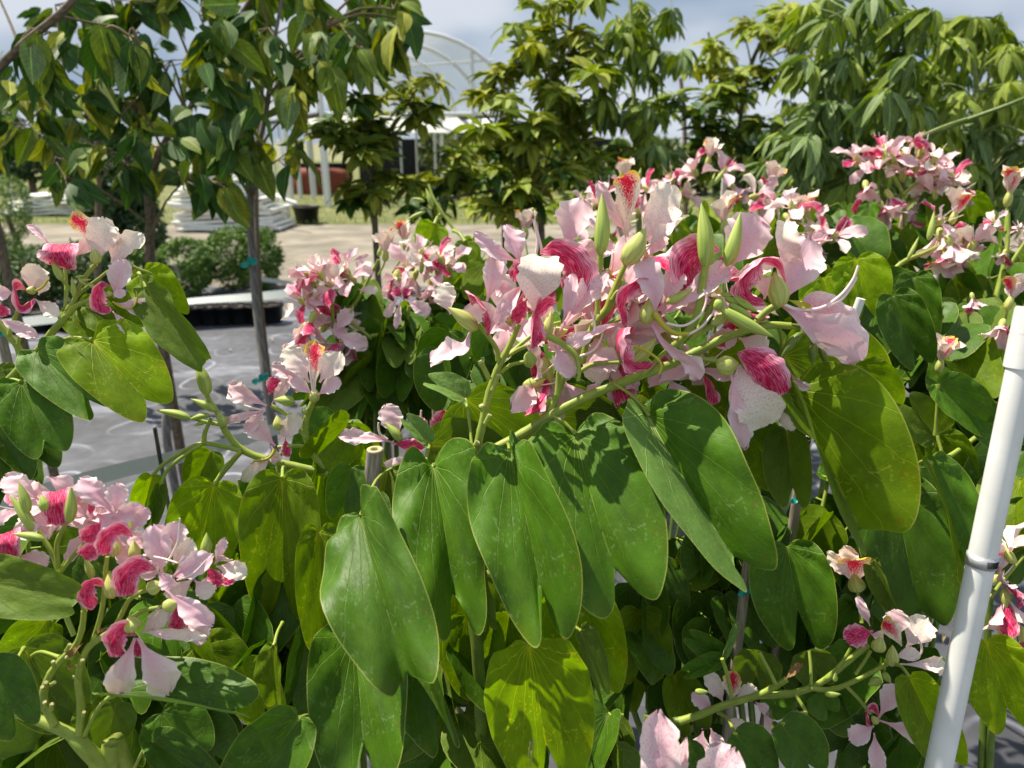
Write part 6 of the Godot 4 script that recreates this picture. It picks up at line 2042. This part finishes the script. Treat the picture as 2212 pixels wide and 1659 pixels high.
	# flower that shows between the cane and the branch
	K(737.3, 553, 0.3333)
	f = knot(pl, "flower", V(350, 1190, 0.97))
	pt(f, "pink", 380, 1175, 285, 970, 185, 0.97, 0.0, 0, 30, 40)
	pt(f, "pink", 330, 1205, -5, 1170, 130, 0.965, 0.0, 20, 30, 50)
	pt(f, "flame", 575, 1190, 700, 1020, 190, 0.98, 0.0, 0, 30, 40)
	pt(f, "flame", 580, 1170, 470, 1050, 120, 0.985)
	pt(f, "flame", 330, 1215, 540, 1235, 110, 0.96)
	pt(f, "pink", 550, 1320, 265, 1390, 150, 0.955, 0.0, 0, 20, 30)
	pod(f, "calyx", "bud", 390, 1200, 285, 1080, 60, 0.96)
	stem(f, "stamen", M.stamen, [300, 1190, 250, 1150, 240, 1080], 0.96, 0.955, 20, 12)
	stem(f, "stamen", M.stamen, [520, 1160, 515, 1080, 518, 1000], 0.96, 0.955, 18, 12)
# ---------------------------------------------------------------- orchid trees of the rows behind
func cluster(pl, spots: Array, d: float, s: float):
	for i in spots.size():
		flower(pl, spots[i][0], spots[i][1], d + rng.randf_range(-0.05, 0.05), s, spots[i][2])

func buds(pl, spots: Array, d: float):
	for e in spots:
		pod(pl, "bud", "bud", e[0], e[1], e[2], e[3], e[4], d)

func back_plants():
	var mx := ["top", "dark", "young", "top", "dark", "under"]
	var lt := ["young", "top", "young", "lime", "dark"]
	K(0, 0, 1)
	# left of the middle
	var pl := bauhinia("orchid tree with a dense pink cluster left of the middle, against the grey fabric", 790, 1100, 1.5)
	K(576, 460.8, 0.2083)
	trunk_to(pl, V(1180, 1560, 1.42), 0.006)
	stem(pl, "stem", M.stem, [1180, 1560, 1300, 1380, 1400, 1240, 1450, 1100, 1480, 960], 1.42, 1.40, 60, 40)
	stem(pl, "stem", M.stem, [700, 1300, 690, 1100, 670, 900], 1.42, 1.40, 30, 40)
	stem(pl, "stem", M.stem, [1090, 1270, 1200, 1250, 1400, 1190], 1.42, 1.40, 40, 30)
	stem(pl, "stem", M.stem, [700, 1000, 900, 950, 1090, 620, 1160, 480], 1.44, 1.42, 36, 30)
	stem(pl, "stem", M.stem, [1090, 1300, 900, 1150, 700, 1000], 1.43, 1.42, 40, 36)
	for e in [[470, 660, 1], [640, 720, 0], [560, 640, 0], [820, 600, 0], [700, 760, 0], [880, 680, 0], [450, 860, 0], [560, 900, 2], [380, 920, 0], [480, 1080, 2], [600, 1180, 0], [400, 1200, 2], [760, 1120, 1], [800, 1300, 2], [900, 1280, 2]]:
		flower(pl, e[0], e[1], 1.40 + rng.randf_range(-0.04, 0.04), 0.056, 0 if e[2] == 1 else e[2])
	var f := knot(pl, "flower", V(720, 1200, 1.38))
	pt(f, "pink", 720, 1220, 870, 990, 190, 1.38)
	pt(f, "pink", 720, 1250, 1040, 1380, 220, 1.37, 0.0, 0, 30, 40)
	pt(f, "flame", 560, 560, 480, 660, 150, 1.37)
	pt(f, "pink", 400, 660, 220, 600, 130, 1.37)
	f = knot(pl, "flower", V(1400, 880, 1.38))
	pt(f, "pink", 1430, 890, 1690, 1030, 190, 1.37, 0.0, 0, 30, 40, {"claw": 0.3})
	pt(f, "pink", 1350, 880, 1240, 1080, 110, 1.38)
	pt(f, "pink", 1390, 900, 1340, 1190, 90, 1.37)
	pt(f, "flame", 1400, 870, 1320, 780, 150, 1.38)
	pt(f, "flame", 1410, 860, 1470, 780, 120, 1.385)
	f = knot(pl, "flower", V(1100, 780, 1.38))
	pt(f, "cream", 950, 790, 1150, 800, 120, 1.38)
	pt(f, "pink", 900, 490, 1050, 430, 60, 1.40)
	buds(pl, [[680, 950, 640, 700, 70], [520, 780, 460, 670, 80], [540, 1230, 340, 1220, 50], [870, 1040, 900, 950, 30]], 1.38)
	for e in [[1200, 1000, 260, 200, 10], [1500, 1200, 300, 200, 12], [1650, 1400, 260, 200, 10], [1200, 1400, 200, 200, 8], [1000, 700, 200, 200, 6], [950, 1600, 250, 200, 8], [1400, 1700, 350, 300, 12], [900, 1500, 250, 250, 8], [1100, 1700, 250, 250, 8]]:
		fill(pl, e[0], e[1], e[2], e[3], 1.42, 1.65, e[4], 0.105, mx)
	# the two cups and the pink cluster above
	K(0, 0, 1)
	pl = bauhinia("orchid tree with two pale cup flowers and a bright leaf just left of the middle", 900, 900, 1.95)
	K(576, 460.8, 0.2083)
	flower(pl, 1440, 330, 1.75, 0.068, 1, [1300, 620, 1.76])
	flower(pl, 1230, 430, 1.72, 0.068, 1, [1160, 640, 1.74])
	cluster(pl, [[1600, 420, 0], [1480, 560, 0], [1350, 640, 2], [1540, 640, 2], [1680, 560, 0], [1800, 480, 0], [1780, 620, 0], [1700, 700, 2], [1900, 560, 0]], 1.62, 0.062)
	buds(pl, [[1600, 630, 1610, 430, 50], [1680, 500, 1770, 390, 60], [1330, 650, 1440, 720, 60], [1160, 450, 1180, 340, 50]], 1.58)
	leaf(pl, 1740, 120, 1640, 420, 420, 1.85, 0.0, 0, 15, 15, "lime", "", {"bend": 14, "pet": [1800, 20, 1.9]})
	leaf(pl, 2060, 300, 2100, 640, 330, 1.80, 0.0, 0, 30, 10, "young", "", {"bend": 14, "pet": [1940, 180, 1.85]})
	stem(pl, "stem", M.stem, [2100, 700, 2050, 300, 1930, 150, 1750, -120, 1680, -300], 1.85, 1.9, 40, 24)
	buds(pl, [[1720, -60, 1650, -260, 60], [1640, -120, 1500, -160, 40], [1650, -20, 1420, 90, 40], [1680, 60, 1500, 260, 40]], 1.88)
	for e in [[2000, 800, 300, 250, 9], [1900, 1100, 300, 250, 9], [1700, 900, 260, 200, 8], [2150, 500, 200, 250, 6], [2250, 900, 250, 300, 8], [2200, 1300, 300, 300, 10]]:
		fill(pl, e[0], e[1], e[2], e[3], 1.65, 2.0, e[4], 0.115, ["young", "top", "young", "dark"])
	# rows behind the middle
	K(0, 0, 1)
	pl = bauhinia("orchid tree topped by pink flowers behind the tallest middle bud", 1480, 700, 2.25)
	cluster(pl, [[1500, 370, 0], [1530, 350, 1], [1450, 390, 0], [1400, 410, 0], [1350, 420, 0], [1310, 420, 0], [1280, 445, 0], [1470, 420, 0], [1560, 375, 0], [1430, 440, 2], [1380, 460, 0], [1330, 470, 2], [1260, 470, 0], [1300, 500, 2], [1420, 480, 0], [1580, 400, 2], [1350, 400, 1], [1240, 490, 0]], 2.15, 0.075)
	buds(pl, [[1540, 400, 1568, 362, 10], [1530, 410, 1545, 372, 9], [1343, 400, 1340, 365, 9], [1375, 395, 1385, 362, 9]], 2.1)
	for e in [[1450, 500, 90, 50, 10], [1340, 560, 90, 50, 8], [1560, 470, 70, 40, 8], [1260, 540, 60, 50, 6], [1500, 560, 80, 60, 8], [1200, 590, 70, 60, 6]]:
		fill(pl, e[0], e[1], e[2], e[3], 2.15, 2.5, e[4], 0.12, lt)
	flower(pl, 1135, 505, 2.0, 0.07, 1, [1150, 620, 2.0])
	for e in [[1566, 372, 1568, 420, 2.2, 12, "white cane top under the pink cluster behind the tallest middle bud"]]:
		var c := V(e[0], e[1], e[4])
		pole("cane", e[6], "cane", Vector3(c.x + 0.03, 0, c.z), c, u2m(e[5], e[4]) * 0.5, M.pvc)
	pl = bauhinia("orchid tree with a red throated cup flower between the two tall green buds", 1560, 900, 1.6)
	f = flower(pl, 1565, 490, 1.38, 0.062, 1, [1560, 640, 1.4])
	flower(pl, 1665, 400, 1.75, 0.062, 1, [1660, 520, 1.78])
	cluster(pl, [[1650, 430, 0], [1680, 440, 0], [1630, 425, 0], [1700, 470, 2]], 1.75, 0.062)
	flower(pl, 1745, 470, 1.6, 0.062, 1, [1720, 560, 1.62])
	cluster(pl, [[1770, 500, 0], [1800, 515, 0], [1740, 520, 2], [1760, 540, 0], [1710, 450, 0]], 1.55, 0.06)
	for e in [[1660, 560, 80, 60, 9], [1760, 620, 90, 60, 9], [1600, 620, 80, 60, 7], [1700, 700, 100, 70, 8], [1830, 520, 70, 60, 8], [1560, 560, 60, 60, 6], [1640, 480, 60, 40, 6]]:
		fill(pl, e[0], e[1], e[2], e[3], 1.55, 1.95, e[4], 0.115, mx)
	pl = bauhinia("orchid tree with the largest far pink cluster, at the right against the dark trees", 1960, 700, 2.05)
	cluster(pl, [[1905, 330, 0], [1880, 360, 0], [1930, 345, 0], [1960, 340, 0], [1950, 380, 0], [1980, 360, 0], [2010, 350, 0], [2030, 370, 0], [2040, 400, 0], [2060, 385, 0], [2000, 400, 0], [1975, 420, 2], [1920, 420, 2], [1900, 440, 2], [1870, 400, 2], [2020, 420, 0], [2060, 420, 0], [1850, 350, 0], [1945, 450, 2], [1990, 330, 0]], 1.75, 0.064)
	buds(pl, [[1912, 355, 1910, 318, 12], [2010, 350, 2016, 325, 9]], 1.72)
	stem(pl, "stem", M.stem, [1960, 560, 1955, 480, 1950, 420, 1930, 380], 1.78, 1.75, 10, 7)
	stem(pl, "stem", M.stem, [1950, 420, 1990, 390, 2030, 380], 1.75, 1.75, 7, 6)
	leaf(pl, 2030, 425, 1995, 470, 80, 1.75, 0.0, 0, 15, 15, "dark", "", {"bend": 14})
	leaf(pl, 2095, 425, 2130, 500, 75, 1.8, 0.0, 0, 15, 15, "lime", "", {"bend": 14})
	leaf(pl, 1880, 440, 1870, 530, 60, 1.7, 0.0, 20, 25, 15, "top", "", {"bend": 14})
	for e in [[1900, 500, 60, 50, 8], [1960, 500, 60, 50, 7], [1830, 470, 60, 40, 7], [2060, 460, 60, 50, 6], [1920, 560, 80, 50, 8], [1850, 580, 80, 60, 8]]:
		fill(pl, e[0], e[1], e[2], e[3], 1.7, 2.1, e[4], 0.115, lt)
	K(1474.7, 0, 0.3333)
	stem(pl, "stem", M.shoot, [1500, 910, 1600, 860, 1720, 810, 1840, 770], 1.85, 1.85, 26, 18)
	K(0, 0, 1)
	pl = bauhinia("orchid tree with whitish spent flowers at the right, beside the far pink cluster", 2080, 900, 1.6)
	cluster(pl, [[2060, 470, 1], [2050, 520, 2], [2075, 515, 2], [2030, 505, 2], [2095, 500, 2], [2040, 540, 2], [2070, 545, 2], [2100, 530, 0], [2025, 480, 0]], 1.45, 0.058)
	stem(pl, "stem", M.stem, [1870, 680, 1905, 620, 1945, 570, 2000, 545, 2040, 525], 1.45, 1.45, 14, 7)
	buds(pl, [[2005, 520, 2018, 455, 14], [1960, 560, 1985, 510, 9]], 1.42)
	var c3 := V(2035, 550, 1.5)
	pole("cane", "white cane under the whitish spent flowers at the right", "cane", Vector3(c3.x, 0, c3.z), c3, 0.009, M.pvc)
	for e in [[2020, 620, 80, 60, 8], [2100, 620, 80, 60, 8], [1960, 660, 80, 60, 8], [2160, 560, 60, 60, 6]]:
		fill(pl, e[0], e[1], e[2], e[3], 1.45, 1.8, e[4], 0.115, mx)
	pl = bauhinia("orchid tree at the right edge with a pale cup flower on a tall bare stalk", 2190, 1000, 1.45)
	flower(pl, 2178, 430, 1.4, 0.062, 1, [2172, 500, 1.4])
	stem(pl, "stem", M.stem, [2140, 690, 2160, 610, 2175, 540, 2178, 460], 1.4, 1.4, 14, 8)
	stem(pl, "stem", M.stem, [2140, 690, 2180, 650, 2230, 600], 1.4, 1.38, 12, 8)
	stem(pl, "stem", M.stem, [2160, 610, 2190, 560, 2230, 500], 1.4, 1.38, 10, 7)
	cluster(pl, [[2150, 480, 0], [2170, 545, 2], [2205, 535, 0], [2200, 500, 0]], 1.38, 0.03)
	flower(pl, 2180, 655, 1.15, 0.05, 1, [2160, 740, 1.18])
	flower(pl, 2165, 700, 1.15, 0.045, 2)
	for e in [[2150, 640, 60, 50, 6], [2190, 720, 50, 60, 6], [2110, 700, 60, 60, 6], [2180, 820, 50, 60, 6]]:
		fill(pl, e[0], e[1], e[2], e[3], 1.3, 1.55, e[4], 0.115, mx)

func right_plants():
	var mx := ["top", "dark", "young", "top", "dark", "dark"]
	K(0, 0, 1)
	# right of the middle, dark large leaves
	var pl := bauhinia("orchid tree of dark leaves with one small orange throated flower at the right", 1990, 1100, 1.25)
	flower(pl, 2030, 790, 1.15, 0.05, 1, [2030, 900, 1.18])
	leaf(pl, 1975, 600, 2000, 740, 120, 1.2, 0.0, 10, 20, 40, "dark", "", {"bend": 14})
	leaf(pl, 1930, 640, 1990, 790, 130, 1.15, 0.0, 0, 20, 30, "dark", "", {"bend": 14})
	leaf(pl, 1850, 560, 1875, 690, 140, 1.2, 0.0, 0, 10, 20, "lime", "", {"bend": 14})
	leaf(pl, 1780, 600, 1800, 700, 140, 1.22, 0.0, 0, 10, 20, "lime", "", {"bend": 14})
	leaf(pl, 2025, 830, 2130, 925, 130, 1.05, 0.0, -20, 20, 30, "top", "", {"bend": 14, "pet": [2020, 940, 1.06]})
	leaf(pl, 2020, 940, 1950, 860, 120, 1.08, 0.0, 20, 20, 30, "under", "", {"bend": 14})
	leaf(pl, 2110, 880, 2190, 970, 110, 1.05, 0.0, 0, 20, 30, "top", "", {"bend": 14})
	leaf(pl, 2030, 940, 2080, 1040, 120, 1.1, 0.0, 0, 20, 30, "young", "", {"bend": 14})
	leaf(pl, 1960, 930, 2030, 1000, 120, 1.12, 0.0, 0, 20, 30, "young", "", {"bend": 14})
	stem(pl, "stem", M.stem, [2020, 1180, 2035, 1000, 2025, 935, 2028, 830], 1.08, 1.1, 9, 7)
	stem(pl, "stem", M.stem, [1935, 1040, 1980, 1025, 2060, 980, 2140, 920], 1.05, 1.1, 14, 10)
	stem(pl, "stem", M.stem, [1930, 1060, 1990, 1040, 2010, 1000], 1.04, 1.08, 12, 8)
	cluster(pl, [[2100, 640, 2]], 1.2, 0.03)
	for e in [[1940, 700, 70, 70, 9], [2040, 720, 70, 70, 9], [1880, 640, 70, 60, 8], [2080, 820, 70, 60, 8], [1990, 860, 60, 60, 7], [1960, 1000, 60, 60, 7], [2080, 1000, 60, 60, 6], [2150, 940, 50, 60, 6], [1940, 900, 50, 60, 6]]:
		fill(pl, e[0], e[1], e[2], e[3], 1.18, 1.45, e[4], 0.115, mx)
	var c := V(1860, 645, 1.05)
	pole("cane", "slender white cane leaning out of the leaves right of the arching stamens", "cane", Vector3(c.x - 0.25, 0, c.z - 0.05), c, 0.0065, M.pvc)
	# lower right
	pl = bauhinia("orchid tree low at the right with a long green flower spray beside the white pipe", 1700, 1700, 1.05)
	var g := pl.global_position
	K(1474.7, 1106, 0.3333)
	limb(pl, "stem", M.stemdark, [g, V(-200, 1600, 1.0), V(-120, 1390, 0.98), V(0, 1350, 0.97)], 0.007, 0.005, 5, 8)
	stem(pl, "stem", M.stem, [-20, 1355, 120, 1310, 260, 1255, 480, 1190, 600, 1130, 670, 1085], 0.97, 0.93, 50, 38, 0.08)
	stem(pl, "stem", M.stem, [470, 1190, 680, 1180, 840, 1135, 960, 1060, 1080, 960, 1200, 860], 0.95, 0.91, 44, 36, 0.1)
	stem(pl, "stem", M.stem, [830, 1140, 960, 1150, 1090, 1105, 1220, 1040, 1340, 975], 0.93, 0.90, 36, 28, 0.1)
	stem(pl, "stem", M.stem, [1000, 1010, 1050, 950, 1090, 880], 0.92, 0.91, 24, 20)
	stem(pl, "stem", M.stem, [1120, 1050, 1170, 980, 1220, 900], 0.915, 0.905, 24, 20)
	stem(pl, "stem", M.stem, [1040, 1110, 1130, 1200, 1220, 1310], 0.92, 0.90, 26, 20)
	stem(pl, "stem", M.stem, [1160, 720, 1150, 620, 1130, 500], 0.95, 0.96, 28, 20)
	stem(pl, "stem", M.stem, [320, 1200, 290, 1060, 255, 950], 0.93, 0.92, 26, 26)
	stem(pl, "stem", M.stem, [605, 1120, 550, 1010, 495, 905], 0.93, 0.93, 26, 24)
	stem(pl, "stem", M.stem, [832, 1120, 830, 1000, 820, 900], 0.93, 0.94, 22, 20)
	stem(pl, "stem", M.stem, [730, 1180, 760, 1230, 805, 1300], 0.93, 0.92, 24, 22)
	pt(pl, "wilt", 660, 1090, 770, 980, 60, 0.92).name = "dead_leaf"
	f_spray(pl)
	K(1474.7, 1106, 0.3333)
	leaf(pl, 490, 900, 470, 1150, 360, 0.97, 0.04, 0, 10, 10, "under", "", {"bend": -30})
	leaf(pl, 815, 895, 900, 1120, 340, 0.98, 0.04, 0, 10, 10, "under", "", {"bend": -30})
	leaf(pl, 250, 945, 20, 790, 230, 0.95, 0.0, 0, 30, 30, "dark", "", {"bend": 10})
	leaf(pl, 255, 940, 340, 700, 100, 0.93, 0.0, 30, 50, 20, "pale", "", {"bend": 10})
	leaf(pl, 240, 950, 0, 1050, 170, 0.94, 0.0, 0, 30, 30, "top", "", {"bend": 10})
	leaf(pl, 678, 225, 790, 880, 620, 0.99, 0.0, 4, 14, 10, "top", "", {"bend": 12, "sinus": 0.62, "ph": 3.0, "wave": 0.02})
	leaf(pl, 640, 1375, 870, 1720, 440, 0.87, 0.0, -20, 10, 20, "dark", "", {"bend": 12, "pet": [800, 1300, 0.92]})
	leaf(pl, 340, 1440, 560, 1720, 400, 0.86, 0.0, -10, 10, 20, "dark", "", {"bend": 12, "pet": [230, 1300, 0.94]})
	leaf(pl, 1470, 1075, 1740, 1640, 410, 0.84, 0.0, 10, 6, 40, "lime", "young", {"bend": 14, "pet": [1350, 980, 0.90], "sinus": 0.9, "ph": 0.4})
	leaf(pl, 620, 1370, 760, 1640, 140, 0.89, 0.0, 40, 30, 20, "pale", "", {"bend": 12})
	leaf(pl, 640, 1150, 560, 1320, 240, 1.0, 0.0, 0, 10, 20, "top", "", {"bend": 12})
	leaf(pl, 860, 1180, 960, 1310, 250, 1.0, 0.0, 0, 10, 20, "top", "", {"bend": 12})
	leaf(pl, 30, 1500, 100, 1659, 200, 0.95, 0.0, 0, 10, 20, "dark", "", {"bend": 12})
	K(0, 0, 1)
	leaf(pl, 1930, 1050, 1990, 1345, 235, 0.95, 0.0, 4, 8, 30, "dark", "", {"bend": 16, "pet": [1900, 1010, 1.0], "sinus": 0.9, "ph": 1.1})
	leaf(pl, 1890, 1210, 1935, 1320, 70, 0.93, 0.0, 30, 40, 20, "under", "", {"bend": 16})
	leaf(pl, 2010, 1000, 2085, 1250, 150, 0.85, 0.0, -30, 10, 45, "top", "young", {"bend": 22, "wave": 0.05, "pet": [1960, 1030, 0.95]})
	leaf(pl, 1985, 1010, 2035, 1140, 100, 0.97, 0.0, -30, 10, 45, "dark", "", {"bend": 22, "wave": 0.05})
	leaf(pl, 2130, 1385, 2190, 1575, 180, 0.92, 0.0, 0, 10, 20, "lime", "", {"bend": 12})
	leaf(pl, 2100, 1400, 2140, 1480, 120, 1.0, 0.0, 0, 10, 20, "dark", "", {"bend": 12})
	for e in [[1480, 1320, 80, 70, 9], [1400, 1440, 70, 60, 8], [1560, 1260, 80, 60, 8], [1640, 1060, 80, 70, 8], [1780, 1080, 80, 70, 8], [1860, 1180, 60, 70, 8], [1580, 1400, 80, 60, 7], [1760, 1440, 90, 50, 7], [1480, 1560, 80, 50, 7], [1880, 1440, 60, 60, 6], [1900, 1560, 60, 50, 6], [1400, 1280, 60, 60, 6], [1500, 1160, 70, 60, 6], [1600, 1160, 70, 60, 6], [1560, 1060, 70, 60, 6], [1700, 1180, 60, 60, 6], [1330, 1340, 50, 60, 5], [1780, 1300, 90, 60, 8], [1980, 1420, 60, 60, 5]]:
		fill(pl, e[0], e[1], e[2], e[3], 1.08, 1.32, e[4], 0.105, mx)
	# big near petals at the bottom edge
	K(737.3, 1106, 0.3333)
	var near := bauhinia("low orchid tree flower whose pale petals stick up at the bottom edge", 1400, 1900, 0.62)
	var nf := knot(near, "flower", V(2090, 1900, 0.60))
	limb(near, "stem", M.stemdark, [near.global_position, V(2150, 2400, 0.62), V(2110, 1950, 0.60)], 0.008, 0.004, 5, 8)
	pt(nf, "speck", 2080, 1900, 2060, 1305, 320, 0.60, 0.0, 0, 30, 40, {"ruf": 0.05, "claw": 0.1, "twist": 0})
	K(1474.7, 1106, 0.3333)
	pt(nf, "speck", 90, 1950, 330, 1545, 340, 0.60, 0.0, 0, 30, 40, {"ruf": 0.05, "claw": 0.1})
	pt(nf, "speck", -60, 1900, 20, 1480, 100, 0.605)
	K(0, 0, 1)
	pl = bauhinia("orchid tree cut by the right edge below the white pipe's clamp", 2230, 1500, 1.0)
	cluster(pl, [[2205, 1370, 2], [2170, 1290, 2], [2150, 1250, 0], [2180, 1200, 0], [2190, 1420, 2]], 0.98, 0.048)
	stem(pl, "stem", M.stem, [2140, 1290, 2170, 1250, 2212, 1200], 0.98, 0.98, 8, 8)
	leaf(pl, 2170, 1090, 2230, 1250, 170, 1.0, 0.0, 0, 10, 20, "dark", "", {"bend": 12})
	fill(pl, 2200, 1130, 50, 70, 1.0, 1.15, 6, 0.105, mx)
	fill(pl, 2190, 1000, 40, 60, 1.0, 1.15, 5, 0.105, mx)
	white_pipe()
	for e in [[1605, 1268, 0.98, "teal plastic tie round a cane low on the right, left of the two lobed leaf"], [355, 1022, 1.7, "small teal tie beside the curled buds on the strap"]]:
		pass

func f_spray(pl):
	K(1474.7, 1106, 0.3333)
	var f := knot(pl, "flower", V(1220, 790, 0.90))
	pt(f, "flame", 1235, 770, 1050, 820, 170, 0.895, 0.0, 0, 40, 30)
	pt(f, "pink", 1215, 740, 1135, 555, 80, 0.90, 0.0, 0, 30, 60)
	pt(f, "pink", 1220, 790, 1300, 820, 110, 0.90)
	pod(f, "calyx", "calyx", 1250, 905, 1290, 805, 90, 0.89)
	f = knot(pl, "flower", V(1400, 850, 0.90))
	pt_path(f, "throat", [1420, 870, 0.90, 1380, 800, 0.885, 1330, 740, 0.878, 1290, 720, 0.88], 120, 0, -20, 0.1, 0.04)
	pt(f, "pink", 1400, 800, 1380, 635, 180, 0.905, 0.0, 0, 30, 40)
	pt(f, "cream", 1450, 880, 1580, 690, 210, 0.90, 0.0, 0, 25, 30)
	pt(f, "cream", 1370, 940, 1530, 910, 110, 0.89)
	pt(f, "cream", 1405, 985, 1745, 1010, 130, 0.885, 0.0, -10, 30, 40, {"claw": 0.3})
	pod(f, "calyx", "calyx", 1350, 1000, 1360, 860, 80, 0.89)
	stem(f, "stamen", M.stamen, [1460, 960, 1540, 920, 1545, 860, 1510, 800], 0.885, 0.88, 16, 12)
	f = knot(pl, "flower", V(1240, 1350, 0.89))
	pt(f, "pink", 1270, 1335, 1390, 1130, 165, 0.885, 0.0, 0, 30, 40, {"claw": 0.3})
	pt(f, "pink", 1275, 1350, 1590, 1450, 150, 0.885, 0.0, 10, 30, 40, {"claw": 0.3})
	pt(f, "pink", 1240, 1385, 1085, 1480, 150, 0.885, 0.0, 0, 30, 40)
	pt(f, "pink", 1240, 1430, 1270, 1670, 130, 0.885, 0.0, 0, 30, 50)
	pt_path(f, "flame", [1275, 1330, 0.89, 1230, 1260, 0.88, 1185, 1310, 0.876, 1200, 1390, 0.88], 70, 0, 30, 0.0, 0.05)
	pod(f, "calyx", "calyx", 1260, 1370, 1225, 1320, 50, 0.88)
	f = knot(pl, "flower", V(310, 1220, 0.96))
	pt(f, "throat", 310, 1230, 330, 1030, 140, 0.96)
	pt(f, "cream", 265, 1240, 160, 1030, 130, 0.965)
	pt(f, "cream", 340, 1210, 475, 1140, 130, 0.955)
	pt(f, "mauve", 200, 1280, 60, 1180, 120, 0.97)
	pt(f, "cream", 280, 1340, 400, 1400, 110, 0.95)
	pt(f, "pink", 520, 1300, 600, 1430, 110, 0.95)
	pt(f, "pink", 470, 1230, 550, 1290, 80, 0.95)
	pt(f, "mauve", 130, 1420, 110, 1580, 160, 0.99)
	pt(f, "mauve", 180, 1400, 240, 1540, 120, 0.99)
	f = knot(pl, "flower", V(1120, 470, 0.96))
	pt_path(f, "throat", [1120, 480, 0.965, 1110, 400, 0.955, 1110, 340, 0.94, 1110, 310, 0.92], 200, 0, -20, 0.1, 0.04)
	pt(f, "cream", 1090, 430, 945, 260, 110, 0.955, 0.0, 0, 50, 40)
	pt(f, "cream", 1130, 430, 1050, 225, 150, 0.975)
	pt(f, "cream", 1150, 430, 1200, 330, 90, 0.96)
	pod(f, "calyx", "calyx", 1130, 520, 1110, 400, 110, 0.955)
	for e in [[1290, 1090, 1200, 1120, 60], [1300, 1040, 1350, 1110, 50], [920, 1180, 1030, 1180, 36], [80, 1160, 170, 1165, 40], [985, 1100, 990, 1040, 30]]:
		pod(pl, "bud", "bud", e[0], e[1], e[2], e[3], e[4], 0.90)

func white_pipe():
	K(0, 0, 1)
	var top := V(2247, 600, 0.675)
	var mid := V(2085, 1380, 0.74)
	var dir := (mid - top).normalized()
	var foot := top + dir * (top.y / -dir.y)
	var o := thing("white_pipe", "white plastic pipe with a coupling and a steel clamp at the right", "pipe", foot)
	var r := 0.0130
	var at := func(y: float) -> Vector3:
		var best := 0.0
		for i in 400:
			var q: Vector3 = top + dir * (i * 0.002)
			var loc: Vector3 = cam_basis.inverse() * (q - CAM)
			if 829.5 + loc.y / loc.z * FPX > y:
				break
			best = i * 0.002
		return top + dir * best
	var joint: Vector3 = at.call(790.0)
	put(o, "lower_tube", tube_mesh([joint, joint.lerp(foot, 0.5), foot], [r, r, r], 28), M.pvc)
	var up_a: Vector3 = at.call(668.0)
	put(o, "upper_tube", tube_mesh([up_a - dir * 0.5, up_a - dir * 0.2, up_a], [r * 0.62, r * 0.62, r * 0.62], 24), M.pvc)
	put(o, "coupling", tube_mesh([up_a, up_a + dir * 0.001, up_a + dir * 0.0032, joint - dir * 0.03, joint - dir * 0.0295, joint - dir * 0.029, joint + dir * 0.002, joint + dir * 0.0035], [r * 1.08, r * 1.15, r * 1.19, r * 1.19, r * 1.15, r * 1.2, r * 1.2, r * 1.12], 28), M.pvc)
	var cl: Vector3 = at.call(1213.0)
	var ax: Vector3 = -dir
	var x := ax.cross(Vector3(0, 0, 1)).normalized()
	var b := Basis(x, ax, x.cross(ax))
	var cm := put(o, "clamp", lathe([Vector2(r * 1.01, -0.006), Vector2(r * 1.09, -0.006), Vector2(r * 1.09, 0.006), Vector2(r * 1.01, 0.006)], 28), M.steel, Transform3D(b, cl))
	var side := (cam_basis * Vector3(1, 0, -0.3)).normalized()
	put(cm, "screw", tube_mesh([cl + side * r * 1.0 - Vector3(0, 0, 0.008), cl + side * r * 1.25, cl + side * r * 1.45 + Vector3(0, 0, 0.006)], [0.0055, 0.0055, 0.0065], 8), M.steel)
	for i in 9:
		var a := deg_to_rad(-10.0 + i * 7.0)
		var n: Vector3 = (cam_basis * Vector3(sin(a), 0, cos(a)))
		n = (n - ax * n.dot(ax)).normalized()
		put(cm, "slot", box_mesh(Vector3(0.0008, 0.007, 0.0006)), M.pot, Transform3D(Basis(ax.cross(n), ax, n) * Basis(Vector3(0, 0, 1), 0.15), cl + n * (r * 1.09 + 0.0002)))
func _ready():
	setup_view()
	make_materials()
	var tm := StandardMaterial3D.new()
	tm.vertex_color_use_as_albedo = true
	tm.roughness = 0.6
	tm.backlight_enabled = true
	tm.backlight = Color(0.6, 0.62, 0.2)
	tm.cull_mode = BaseMaterial3D.CULL_DISABLED
	M.tinted = tm
	make_kits()
	rng.seed = 100
	ground()
	rng.seed = 200
	yard()
	rng.seed = 300
	trees()
	rng.seed = 400
	back_plants()
	rng.seed = 500
	left_plants()
	rng.seed = 600
	right_plants()
	rng.seed = 700
	main_plant()
